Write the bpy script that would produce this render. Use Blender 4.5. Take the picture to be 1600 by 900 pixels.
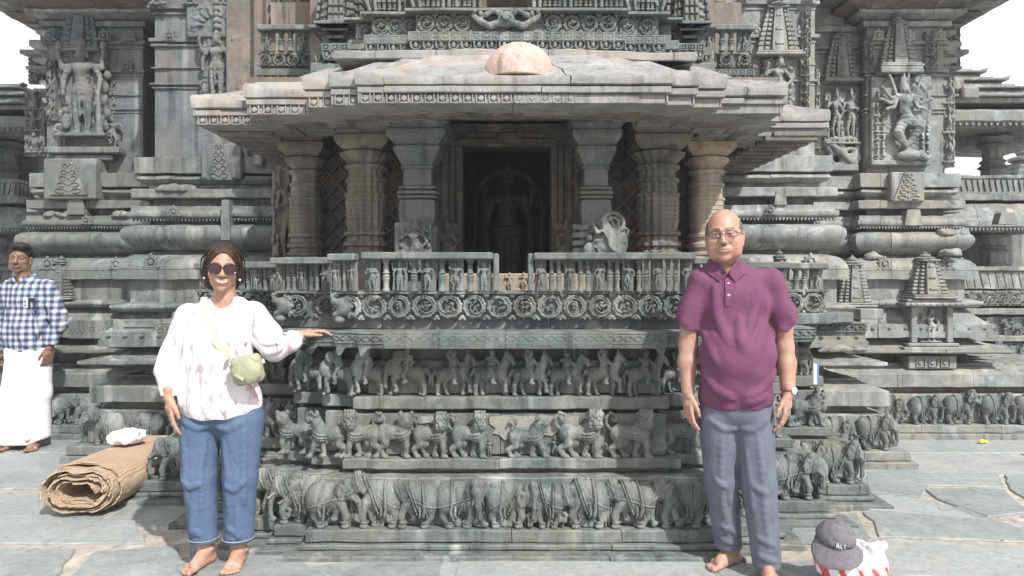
import bpy, math, random
import numpy as np
from mathutils import Vector, Matrix, Euler

for _o in list(bpy.data.objects):
    bpy.data.objects.remove(_o)
SC = bpy.context.scene
COL = SC.collection
RND = random.Random(11)
PI = math.pi

# ------------------------------------------------------------ camera
EYE = 1.4            # height of the phone above the paving
FOC = 1164.0         # focal length in pixels of the 1600 px wide picture
cam_d = bpy.data.cameras.new('camera')
cam_d.sensor_width = 36.0
cam_d.lens = FOC / 1600 * 36.0
cam_d.shift_y = -14 / 1600.0
cam_d.clip_start = 0.05
cam_d.clip_end = 3000
cam = bpy.data.objects.new('camera', cam_d)
cam.location = (0, 0, EYE)
cam.rotation_euler = (math.radians(90), 0, 0)
COL.objects.link(cam)
SC.camera = cam

# ------------------------------------------------------------ sky, sun, exposure
SUN_AZ = math.radians(33)     # sun stands behind the camera, to its right
SUN_EL = math.radians(46)
world = bpy.data.worlds.new("World")
SC.world = world
world.use_nodes = True
_nt = world.node_tree
_nt.nodes.clear()
_sky = _nt.nodes.new('ShaderNodeTexSky')
_sky.sky_type = 'NISHITA'
_sky.sun_disc = False
_sky.sun_elevation = SUN_EL
_sky.sun_rotation = math.radians(180) - SUN_AZ
_sky.air_density = 1.0
_sky.dust_density = 4.0
_sky.ozone_density = 1.0
# thin white cloud over most of the sky
_tc = _nt.nodes.new('ShaderNodeTexCoord')
_nz = _nt.nodes.new('ShaderNodeTexNoise')
_nz.inputs['Scale'].default_value = 2.2
_nz.inputs['Detail'].default_value = 7
_rmp = _nt.nodes.new('ShaderNodeValToRGB')
_rmp.color_ramp.elements[0].position = 0.22
_rmp.color_ramp.elements[0].color = (0.45, 0.45, 0.45, 1)
_rmp.color_ramp.elements[1].position = 0.62
_mix = _nt.nodes.new('ShaderNodeMixRGB')
_mix.inputs['Color2'].default_value = (9.0, 9.1, 9.4, 1)
_bg = _nt.nodes.new('ShaderNodeBackground')
_bg.inputs['Strength'].default_value = 0.115
_out = _nt.nodes.new('ShaderNodeOutputWorld')
_nt.links.new(_tc.outputs['Generated'], _nz.inputs['Vector'])
_nt.links.new(_nz.outputs['Fac'], _rmp.inputs['Fac'])
_nt.links.new(_rmp.outputs['Color'], _mix.inputs['Fac'])
_nt.links.new(_sky.outputs['Color'], _mix.inputs['Color1'])
_nt.links.new(_mix.outputs['Color'], _bg.inputs['Color'])
_nt.links.new(_bg.outputs['Background'], _out.inputs['Surface'])

sun_d = bpy.data.lights.new('sun', 'SUN')
sun_d.energy = 4.8
sun_d.angle = math.radians(1.2)
sun_d.color = (1.0, 0.98, 0.945)
sun = bpy.data.objects.new('sun', sun_d)
_sd = Vector((math.sin(SUN_AZ) * math.cos(SUN_EL), -math.cos(SUN_AZ) * math.cos(SUN_EL), math.sin(SUN_EL)))
sun.rotation_euler = _sd.to_track_quat('Z', 'Y').to_euler()
sun.location = (4, -4, 6)
COL.objects.link(sun)

SC.view_settings.view_transform = 'Standard'
SC.view_settings.look = 'None'
SC.view_settings.gamma = 1.0
SC.view_settings.exposure = 0.36
SC.render.engine = 'CYCLES'
SC.cycles.max_bounces = 6
SC.cycles.diffuse_bounces = 3
SC.cycles.volume_bounces = 0
HAZE = 0.003

# ------------------------------------------------------------ object helpers
def X(px, d): return (px - 800.0) * d / FOC
def Z(py, d): return EYE - (py - 436.0) * d / FOC

def tag(o, label=None, cat=None, group=None, kind=None):
    if label: o['label'] = label
    if cat: o['category'] = cat
    if group: o['group'] = group
    if kind: o['kind'] = kind
    return o

def thing(name, label, cat, loc=(0, 0, 0), group=None):
    o = bpy.data.objects.new(name, None)
    o.empty_display_size = 0.1
    o.location = loc
    COL.objects.link(o)
    return tag(o, label, cat, group)

def adopt(o, parent):
    if parent is not None:
        o.parent = parent
        o.matrix_parent_inverse = Matrix.Translation(-Vector(parent.location))
    return o

def set_mesh(name, verts, faces, mats, smooth=False, angle=None, fmat=None):
    me = bpy.data.meshes.new(name)
    me.from_pydata(np.asarray(verts).tolist() if isinstance(verts, np.ndarray) else verts, [],
                   faces.tolist() if isinstance(faces, np.ndarray) else faces)
    for m in (mats if isinstance(mats, (list, tuple)) else [mats]):
        me.materials.append(m)
    if fmat is not None:
        me.polygons.foreach_set('material_index', np.asarray(fmat, dtype=np.int32))
    if smooth or angle is not None:
        me.polygons.foreach_set('use_smooth', np.ones(len(me.polygons), dtype=bool))
    me.update()
    if angle is not None:
        me.set_sharp_from_angle(angle=math.radians(angle))
    return me

def put(name, me, parent=None, loc=(0, 0, 0), rz=0.0, scale=(1, 1, 1), label=None):
    """one object; loc is in world space"""
    o = bpy.data.objects.new(name, me)
    COL.objects.link(o)
    adopt(o, parent)
    if parent is not None and parent.type == 'MESH' and parent.parent is not None:
        # parent part itself sits at a world location
        o.matrix_parent_inverse = Matrix.Identity(4)
    o.location = loc
    o.rotation_euler = (0, 0, rz)
    o.scale = scale
    if label: o['label'] = label
    return o

def fixnormals(me):
    import bmesh
    bm = bmesh.new(); bm.from_mesh(me)
    bmesh.ops.recalc_face_normals(bm, faces=bm.faces)
    bm.to_mesh(me); bm.free()

_S8 = [(-1, -1, -1), (1, -1, -1), (1, 1, -1), (-1, 1, -1), (-1, -1, 1), (1, -1, 1), (1, 1, 1), (-1, 1, 1)]
class MB:
    """collects pieces of ONE mesh"""
    def __init__(s):
        s.v = []; s.f = []
    def add(s, v, f):
        b = len(s.v)
        s.v.extend([tuple(float(c) for c in p) for p in v]); s.f.extend([tuple(int(b + i) for i in q) for q in f])
        return s
    def hexa(s, p8):
        return s.add(p8, [(0, 3, 2, 1), (4, 5, 6, 7), (0, 1, 5, 4), (1, 2, 6, 5), (2, 3, 7, 6), (3, 0, 4, 7)])
    def box(s, x0, x1, y0, y1, z0, z1, c=0.0, M=None):
        if c <= 0:
            p = [(x0, y0, z0), (x1, y0, z0), (x1, y1, z0), (x0, y1, z0), (x0, y0, z1), (x1, y0, z1), (x1, y1, z1), (x0, y1, z1)]
            if M is not None: p = [tuple(M @ Vector(q)) for q in p]
            return s.hexa(p)
        c = min(c, (x1 - x0) * .45, (y1 - y0) * .45, (z1 - z0) * .45)
        lo = (x0, y0, z0); hi = (x1, y1, z1)
        v = []; idx = {}
        for ci, sg in enumerate(_S8):
            for a in range(3):
                p = []
                for k in range(3):
                    e = hi[k] if sg[k] > 0 else lo[k]
                    if k != a: e -= sg[k] * c
                    p.append(e)
                idx[(sg, a)] = len(v); v.append(tuple(p))
        f = []
        for a in range(3):
            b, d = (a + 1) % 3, (a + 2) % 3
            for sa in (-1, 1):
                q = []
                for sb, sd in ((-1, -1), (1, -1), (1, 1), (-1, 1)):
                    g = [0, 0, 0]; g[a] = sa; g[b] = sb; g[d] = sd
                    q.append(idx[(tuple(g), a)])
                f.append(q)
            for sb in (-1, 1):
                for sd in (-1, 1):
                    g0 = [0, 0, 0]; g0[a] = -1; g0[b] = sb; g0[d] = sd
                    g1 = list(g0); g1[a] = 1
                    f.append((idx[(tuple(g0), b)], idx[(tuple(g1), b)], idx[(tuple(g1), d)], idx[(tuple(g0), d)]))
        for sg in _S8:
            f.append((idx[(sg, 0)], idx[(sg, 1)], idx[(sg, 2)]))
        if M is not None: v = [tuple(M @ Vector(q)) for q in v]
        return s.add(v, f)
    def prism(s, pts, y0, y1, axis='y'):
        """pts = outline in (x,z); extruded along y"""
        n = len(pts)
        v = [(p[0], y0, p[1]) for p in pts] + [(p[0], y1, p[1]) for p in pts]
        f = [tuple(range(n)), tuple(range(2 * n - 1, n - 1, -1))] + [(i, (i + 1) % n, n + (i + 1) % n, n + i) for i in range(n)]
        if axis == 'x': v = [(q[1], q[0], q[2]) for q in v]
        return s.add(v, f)
    def lathe(s, c, prof, n=16, star=0.0, sn=8, rot=0.0, sq=0.0):
        """prof = [(r,z)] ; star = depth of the corners ; sq = towards a square section"""
        v = []; f = []
        for (r, z) in prof:
            for i in range(n):
                a = rot + 2 * PI * i / n
                rr = r
                if sq > 0:
                    m = 1 / max(abs(math.cos(a)), abs(math.sin(a)))
                    rr = r * (1 + (m - 1) * sq)
                if star > 0: rr *= 1 + star * (abs(((i * sn / n) % 1) - .5) * 2 - .5)
                v.append((c[0] + rr * math.cos(a), c[1] + rr * math.sin(a), c[2] + z))
        m = len(prof)
        for j in range(m - 1):
            for i in range(n):
                f.append((j * n + i, j * n + (i + 1) % n, (j + 1) * n + (i + 1) % n, (j + 1) * n + i))
        f.append(tuple(range(n - 1, -1, -1))); f.append(tuple((m - 1) * n + i for i in range(n)))
        return s.add(v, f)
    def tube(s, pts, r, n=8, closed=False):
        P = [Vector(p) for p in pts]
        m = len(P); v = []; f = []
        rs = r if isinstance(r, (list, tuple)) else [r] * m
        up = Vector((0, 0, 1))
        for i in range(m):
            a = P[(i - 1) % m] if (closed or i > 0) else P[i]
            b = P[(i + 1) % m] if (closed or i < m - 1) else P[i]
            t = (b - a).normalized()
            u = t.cross(up)
            if u.length < 1e-3: u = t.cross(Vector((1, 0, 0)))
            u.normalize(); w = t.cross(u)
            for k in range(n):
                an = 2 * PI * k / n
                v.append(tuple(P[i] + (u * math.cos(an) + w * math.sin(an)) * rs[i]))
        for i in range(m if closed else m - 1):
            for k in range(n):
                j = (i + 1) % m
                f.append((i * n + k, i * n + (k + 1) % n, j * n + (k + 1) % n, j * n + k))
        if not closed:
            f.append(tuple(range(n - 1, -1, -1))); f.append(tuple((m - 1) * n + k for k in range(n)))
        return s.add(v, f)
    def ball(s, c, r, n=10, m=7):
        if not isinstance(r, (tuple, list)): r = (r, r, r)
        v = []; f = []
        for j in range(1, m):
            th = PI * j / m
            for i in range(n):
                a = 2 * PI * i / n
                v.append((c[0] + r[0] * math.sin(th) * math.cos(a), c[1] + r[1] * math.sin(th) * math.sin(a), c[2] + r[2] * math.cos(th)))
        for j in range(m - 2):
            for i in range(n):
                f.append((j * n + i, j * n + (i + 1) % n, (j + 1) * n + (i + 1) % n, (j + 1) * n + i))
        t = len(v); v.append((c[0], c[1], c[2] + r[2])); v.append((c[0], c[1], c[2] - r[2]))
        for i in range(n):
            f.append((t, (i + 1) % n, i)); f.append((t + 1, (m - 2) * n + i, (m - 2) * n + (i + 1) % n))
        return s.add(v, f)
    def mesh(s, name, mat, angle=35, smooth=True, wob=0.0):
        v = s.v
        if wob > 0:
            a = np.array(v)
            a[:, 0] += wob * wnoise(a * 23 + 5); a[:, 1] += wob * wnoise(a * 19 + 31); a[:, 2] += wob * wnoise(a * 21 + 77)
            v = a.tolist()
        me = set_mesh(name, v, s.f, mat)
        fixnormals(me)
        if smooth:
            me.polygons.foreach_set('use_smooth', np.ones(len(me.polygons), dtype=bool))
            me.set_sharp_from_angle(angle=math.radians(angle))
        return me
    def build(s, name, mat, parent=None, angle=35, smooth=True, label=None, wob=0.0):
        return put(name, s.mesh(name, mat, angle, smooth, wob), parent, label=label)

def wnoise(a):
    """cheap smooth noise in about -1..1 at points a (n,3)"""
    x, y, z = a[:, 0], a[:, 1], a[:, 2]
    return (np.sin(x * 1.0 + 2.1 * np.sin(y * .7 + .3) + z * .4) + np.sin(y * 1.3 + 1.7 * np.sin(z * .9 + 1.1) - x * .5)
            + np.sin(z * 1.1 + 1.9 * np.sin(x * .8 + 2.3) + y * .3)) / 3.0

def chamfer(prof, c=0.006):
    """cut the sharp corners of a closed outline"""
    out = []
    n = len(prof)
    for i in range(n):
        a = Vector(prof[i - 1]); b = Vector(prof[i]); d = Vector(prof[(i + 1) % n])
        u = a - b; w = d - b
        if u.length < 3 * c or w.length < 3 * c or abs(u.normalized().dot(w.normalized())) > .9:
            out.append(tuple(b)); continue
        out.append(tuple(b + u.normalized() * c)); out.append(tuple(b + w.normalized() * c))
    return out

def sweep(mb, plan, prof, step=0.07, joints=(0.45, 1.0), jit=0.006, amp=0.0035, seed=1, lift=0.0, liftz=0.0, xin=1.0, closed_ends=True):
    """moulding: outline prof [(outward, z)] run along plan [(x,y)] (left to right, outward = towards the viewer),
    cut into separate stones with open joints"""
    rr = random.Random(seed)
    P = [Vector(p) for p in plan]
    n = len(P)
    nor = []
    for i in range(n - 1):
        d = (P[i + 1] - P[i]).normalized()
        nor.append(Vector((d.y, -d.x)))
    pts = []   # (pos, mitre, distance to the nearest convex corner)
    conv = []
    for i in range(1, n - 1):
        d0 = (P[i] - P[i - 1]); d1 = (P[i + 1] - P[i])
        if d0.x * d1.y - d0.y * d1.x > 0: conv.append(P[i])
    def mit(i):
        if i == 0: return nor[0]
        if i == n - 1: return nor[-1]
        a, b = nor[i - 1], nor[i]
        m = a + b
        return m / max(.2, (1 + a.dot(b)))
    stones = [[]]
    left = rr.uniform(*joints)
    for i in range(n - 1):
        L = (P[i + 1] - P[i]).length
        k = max(1, int(round(L / step)))
        d = (P[i + 1] - P[i]) / k
        for j in range(k):
            p = P[i] + d * j
            m = mit(i).lerp(mit(i + 1), j / k)
            stones[-1].append((p, m))
            left -= d.length
            if left < 0 and 0 < j < k - 1 and (k - j) * d.length > .12 and j * d.length > .1:
                t = d.normalized() * 0.002
                stones[-1][-1] = (p - t, m)
                stones.append([(p + t, m)])
                left = rr.uniform(*joints)
    stones[-1].append((P[-1], mit(n - 1)))
    np_ = len(prof)
    bmax = max(p[0] for p in prof)
    for st in stones:
        if len(st) < 2: continue
        o = rr.uniform(-jit, jit); oz = rr.uniform(-jit, jit) * .3
        v = []
        for (p, m) in st:
            dc = min([(p - q).length for q in conv] + [9])
            for (off, z) in prof:
                mm = m if off > 0 else Vector((m.x * xin, m.y))
                oo = off + (o if off > -0.02 or off > bmax - .3 else 0)
                zz = z
                if lift > 0 and z > liftz and off > bmax - .12:
                    zz += lift * math.exp(-dc / .05)
                v.append((p.x + mm.x * oo, p.y + mm.y * oo, zz + oz))
        a = np.array(v)
        f0 = 31.0
        a[:, 0] += amp * wnoise(a * f0 + 3); a[:, 1] += amp * wnoise(a * f0 + 41); a[:, 2] += amp * wnoise(a * f0 * .8 + 17)
        f = []
        m_ = len(st)
        for i in range(m_ - 1):
            for j in range(np_):
                jj = (j + 1) % np_
                f.append((i * np_ + j, i * np_ + jj, (i + 1) * np_ + jj, (i + 1) * np_ + j))
        f.append(tuple(range(np_ - 1, -1, -1))); f.append(tuple((m_ - 1) * np_ + j for j in range(np_)))
        mb.add(a, f)
    return mb

def slab(off, z0, z1, back=-0.5, c=0.006):
    return chamfer([(back, z0), (off, z0), (off, z1), (back, z1)], c)
def roll(off, z0, z1, back=-0.5, n=9, r=None):
    r = r or (z1 - z0) / 2
    zc = (z0 + z1) / 2; h = (z1 - z0) / 2
    return [(back, z0), (off - r, z0)] + [(off - r + r * math.cos(a), zc + h * math.sin(a)) for a in [(-PI / 2 + PI * (i + 1) / (n + 1)) for i in range(n)]] + [(off - r, z1), (back, z1)]
def dome(off, z0, zf, z1, back=-0.5, r=0.16, n=8):
    """kapota: upright fascia z0..zf, then a quarter round up to z1"""
    out = [(back, z0), (off, z0), (off, zf - .004), (off - .006, zf), (off - .001, zf + .005)]
    for i in range(1, n + 1):
        a = PI / 2 * i / n
        out.append((off - r + r * math.cos(a), zf + (z1 - zf) * math.sin(a)))
    return out + [(back, z1)]
def eave(off, z0, z1, back=-0.5, tip=0.02, n=7, run=None, ztop=None):
    """sloping drip moulding, concave on top"""
    run = run or 0.25
    out = [(back, z0 + .03), (off - .03, z0), (off, z0 + tip * .5), (off, z0 + tip + .008)]
    for i in range(1, n + 1):
        t = i / n
        out.append((off - run * t, z0 + tip + (z1 - z0 - tip) * (t ** 1.7)))
    return out + [(back, z1)]
def wave(off, z0, z1, back=-0.5, dip=0.1, n=9):
    """tall concave moulding between two ledges"""
    out = [(back, z0), (off, z0)]
    for i in range(1, n):
        t = i / n
        out.append((off - dip * math.sin(PI * t * .95) ** .8, z0 + (z1 - z0) * t))
    return out + [(off, z1), (back, z1)]
# ------------------------------------------------------------ carved and modelled shapes (distance fields -> mesh)
class Vol:
    def __init__(s, lo, hi, h):
        s.h = h; s.lo = np.array(lo, float)
        n = (np.ceil((np.array(hi, float) - s.lo) / h)).astype(int) + 1
        s.n = n
        s.ax = [(s.lo[i] + h * np.arange(n[i])).astype(np.float32) for i in range(3)]
        s.F = np.full(tuple(n), 0.5, np.float32)
        s.o = np.zeros(3); s.M = np.eye(3); s.s = 1.0
    def frame(s, o=(0, 0, 0), M=None, sc=1.0):
        s.o = np.array(o, float); s.M = np.eye(3) if M is None else np.array(M, float); s.s = sc
        return s
    def T(s, p): return s.o + s.M @ (np.array(p, float) * s.s)
    def apply(s, fn, lo, hi, k=0.0, op='u'):
        m = k + 2.5 * s.h
        i0 = np.maximum(0, np.floor((np.array(lo) - m - s.lo) / s.h).astype(int))
        i1 = np.minimum(s.n, np.ceil((np.array(hi) + m - s.lo) / s.h).astype(int) + 1)
        if np.any(i1 <= i0): return
        sl = tuple(slice(i0[i], i1[i]) for i in range(3))
        Xg = s.ax[0][sl[0]][:, None, None]; Yg = s.ax[1][sl[1]][None, :, None]; Zg = s.ax[2][sl[2]][None, None, :]
        d = fn(Xg, Yg, Zg)
        f = s.F[sl]
        if op == 'u':
            if k > 0:
                hh = np.clip(.5 + .5 * (d - f) / k, 0, 1)
                s.F[sl] = d * (1 - hh) + f * hh - k * hh * (1 - hh)
            else: s.F[sl] = np.minimum(f, d)
        elif op == 's':
            if k > 0:
                g = -f
                hh = np.clip(.5 + .5 * (d - g) / k, 0, 1)
                s.F[sl] = -(d * (1 - hh) + g * hh - k * hh * (1 - hh))
            else: s.F[sl] = np.maximum(f, -d)
        elif op == '+': s.F[sl] = f + d
    def ell(s, c, r, k=0.0, rot=None, op='u'):
        c = s.T(c); r = np.array(r, float) * s.s if not np.isscalar(r) else np.array([r, r, r]) * s.s
        M = s.M
        if rot is not None: M = M @ np.array(Euler(rot).to_matrix())
        I = M.T
        R = float(max(r))
        def fn(x, y, z):
            x = x - c[0]; y = y - c[1]; z = z - c[2]
            a = (I[0, 0] * x + I[0, 1] * y + I[0, 2] * z); b = (I[1, 0] * x + I[1, 1] * y + I[1, 2] * z); e = (I[2, 0] * x + I[2, 1] * y + I[2, 2] * z)
            k0 = np.sqrt((a / r[0]) ** 2 + (b / r[1]) ** 2 + (e / r[2]) ** 2)
            k1 = np.sqrt((a / r[0] ** 2) ** 2 + (b / r[1] ** 2) ** 2 + (e / r[2] ** 2) ** 2) + 1e-9
            return (k0 * (k0 - 1) / k1).astype(np.float32)
        s.apply(fn, c - R, c + R, k * s.s, op); return s
    def cap(s, a, b, ra, rb=None, k=0.0, op='u'):
        rb = ra if rb is None else rb
        a = s.T(a); b = s.T(b); ra *= s.s; rb *= s.s
        ab = b - a; L = float(ab @ ab) + 1e-12
        def fn(x, y, z):
            x = x - a[0]; y = y - a[1]; z = z - a[2]
            t = np.clip((x * ab[0] + y * ab[1] + z * ab[2]) / L, 0, 1)
            return (np.sqrt((x - t * ab[0]) ** 2 + (y - t * ab[1]) ** 2 + (z - t * ab[2]) ** 2) - (ra + (rb - ra) * t)).astype(np.float32)
        R = max(ra, rb)
        s.apply(fn, np.minimum(a, b) - R, np.maximum(a, b) + R, k * s.s, op); return s
    def chain(s, pts, k=0.0, op='u'):
        for p, q in zip(pts[:-1], pts[1:]): s.cap(p[:3], q[:3], p[3], q[3], k, op)
        return s
    def box(s, c, hf, rnd=0.0, k=0.0, rot=None, op='u'):
        c = s.T(c); hf = np.array(hf, float) * s.s; rnd *= s.s
        M = s.M
        if rot is not None: M = M @ np.array(Euler(rot).to_matrix())
        I = M.T; R = float(np.linalg.norm(hf))
        e_ = np.abs(M) @ hf
        def fn(x, y, z):
            x = x - c[0]; y = y - c[1]; z = z - c[2]
            a = np.abs(I[0, 0] * x + I[0, 1] * y + I[0, 2] * z) - hf[0] + rnd
            b = np.abs(I[1, 0] * x + I[1, 1] * y + I[1, 2] * z) - hf[1] + rnd
            e = np.abs(I[2, 0] * x + I[2, 1] * y + I[2, 2] * z) - hf[2] + rnd
            o = np.sqrt(np.maximum(a, 0) ** 2 + np.maximum(b, 0) ** 2 + np.maximum(e, 0) ** 2)
            return (o + np.minimum(np.maximum(a, np.maximum(b, e)), 0) - rnd).astype(np.float32)
        s.apply(fn, c - e_, c + e_, k * s.s, op); return s
    def torus(s, c, R, r, axis=1, k=0.0, op='u', rot=None, sx=1.0):
        c = s.T(c); R *= s.s; r *= s.s
        M = s.M
        if rot is not None: M = M @ np.array(Euler(rot).to_matrix())
        I = M.T
        def fn(x, y, z):
            x = x - c[0]; y = y - c[1]; z = z - c[2]
            q = [I[i, 0] * x + I[i, 1] * y + I[i, 2] * z for i in range(3)]
            h = q[axis]; u, w = q[(axis + 1) % 3], q[(axis + 2) % 3]
            return (np.sqrt((np.sqrt((u / sx) ** 2 + w ** 2) - R) ** 2 + h ** 2) - r).astype(np.float32)
        e = (R * max(1, sx) + r)
        s.apply(fn, c - e, c + e, k * s.s, op); return s
    def emb(s, c, n, w, amp, lo, hi, beads=0.0):
        """raise (amp>0) a strap of the surface round a plane"""
        c = s.T(c); n = s.M @ np.array(n, float); n = n / np.linalg.norm(n)
        w *= s.s; amp *= s.s
        pl = [s.T(lo), s.T(hi)]
        lo = np.minimum(*pl); hi = np.maximum(*pl)
        def fn(x, y, z):
            t = np.abs((x - c[0]) * n[0] + (y - c[1]) * n[1] + (z - c[2]) * n[2]) / w
            g = np.clip(1.4 * (1 - t), 0, 1)
            if beads: g = g * (.65 + .35 * np.sin(x * beads) * np.sin(z * beads))
            return (-amp * g + .55 * amp * np.clip(1.0 - np.abs(t - 1.75) * 2.0, 0, 1)).astype(np.float32)
        # keep the margin out of the strap
        m = 2.5 * s.h
        s.apply(fn, lo + m, hi - m, 0, '+'); return s
    def noise(s, amp, f):
        fx = (np.sin(s.ax[0] * f + 1.3))[:, None, None]; fy = np.sin(s.ax[1] * f * 1.1 + .4)[None, :, None]; fz = np.sin(s.ax[2] * f * .93 + 2.2)[None, None, :]
        gx = (np.sin(s.ax[0] * f * 2.3 + 4.3))[:, None, None]; gy = np.sin(s.ax[1] * f * 2.1 + 1.4)[None, :, None]; gz = np.sin(s.ax[2] * f * 2.2 + .2)[None, None, :]
        s.F += (amp * (fx * fy + fy * fz + fz * fx) + amp * .5 * (gx * gz + gy * gx + gy * gz)).astype(np.float32); return s
    def cut(s, axis, val, keep='below'):
        a = s.ax[axis].reshape([-1 if i == axis else 1 for i in range(3)])
        s.F = np.maximum(s.F, (a - val) if keep == 'below' else (val - a)).astype(np.float32); return s
    def extract(s):
        F = s.F.copy()
        F[0] = F[-1] = .3; F[:, 0] = F[:, -1] = .3; F[:, :, 0] = F[:, :, -1] = .3
        h = s.h
        ins = F < 0
        nx, ny, nz = F.shape
        cnt = np.zeros((nx - 1, ny - 1, nz - 1), np.uint8)
        for dx in (0, 1):
            for dy in (0, 1):
                for dz in (0, 1):
                    cnt += ins[dx:nx - 1 + dx, dy:ny - 1 + dy, dz:nz - 1 + dz]
        act = (cnt > 0) & (cnt < 8)
        I, J, K = np.nonzero(act)
        idx = np.full(act.shape, -1, np.int64); idx[I, J, K] = np.arange(len(I))
        acc = np.zeros((len(I), 3)); w = np.zeros(len(I))
        cs = [(0, 0, 0), (1, 0, 0), (0, 1, 0), (1, 1, 0), (0, 0, 1), (1, 0, 1), (0, 1, 1), (1, 1, 1)]
        val = {c: F[I + c[0], J + c[1], K + c[2]].astype(float) for c in cs}
        for a in cs:
            for ax in range(3):
                if a[ax]: continue
                b = list(a); b[ax] = 1; b = tuple(b)
                va, vb = val[a], val[b]
                m = (va < 0) != (vb < 0)
                t = va[m] / (va[m] - vb[m])
                q = np.tile(np.array(a, float), (m.sum(), 1)); q[:, ax] += t
                acc[m] += q; w[m] += 1
        V = np.stack([I, J, K], 1) + acc / w[:, None]
        V = V * h + s.lo
        Q = []
        for ax in range(3):
            sl0 = [slice(1, -1)] * 3; sl0[ax] = slice(0, -1)
            sl1 = [slice(1, -1)] * 3; sl1[ax] = slice(1, None)
            a = ins[tuple(sl0)]; b = ins[tuple(sl1)]
            for flip, m in ((0, a & ~b), (1, b & ~a)):
                e = np.argwhere(m)
                if not len(e): continue
                off = np.ones(3, int); off[ax] = 0
                e = e + off
                u = (ax + 1) % 3; v = (ax + 2) % 3
                du = np.zeros(3, int); du[u] = 1; dv = np.zeros(3, int); dv[v] = 1
                c0 = e - du - dv; c1 = e - dv; c2 = e; c3 = e - du
                q = np.stack([idx[c[:, 0], c[:, 1], c[:, 2]] for c in (c0, c1, c2, c3)], 1)
                if flip: q = q[:, ::-1]
                Q.append(q)
        Q = np.concatenate(Q)
        # one light relaxation
        return V, Q
    def mesh(s, name, mat):
        V, Q = s.extract()
        return set_mesh(name, V, Q, mat, smooth=True)

def rotz(a): c, s_ = math.cos(a), math.sin(a); return np.array([[c, -s_, 0], [s_, c, 0], [0, 0, 1]])
def rot_euler(*a): return np.array(Euler(a).to_matrix())
def mirror_mesh(me, name):
    m2 = me.copy(); m2.name = name
    n = len(m2.vertices); co = np.empty(n * 3, np.float32); m2.vertices.foreach_get('co', co)
    co = co.reshape(-1, 3); co[:, 0] *= -1; m2.vertices.foreach_set('co', co.ravel())
    m2.flip_normals(); m2.update()
    return m2

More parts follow.
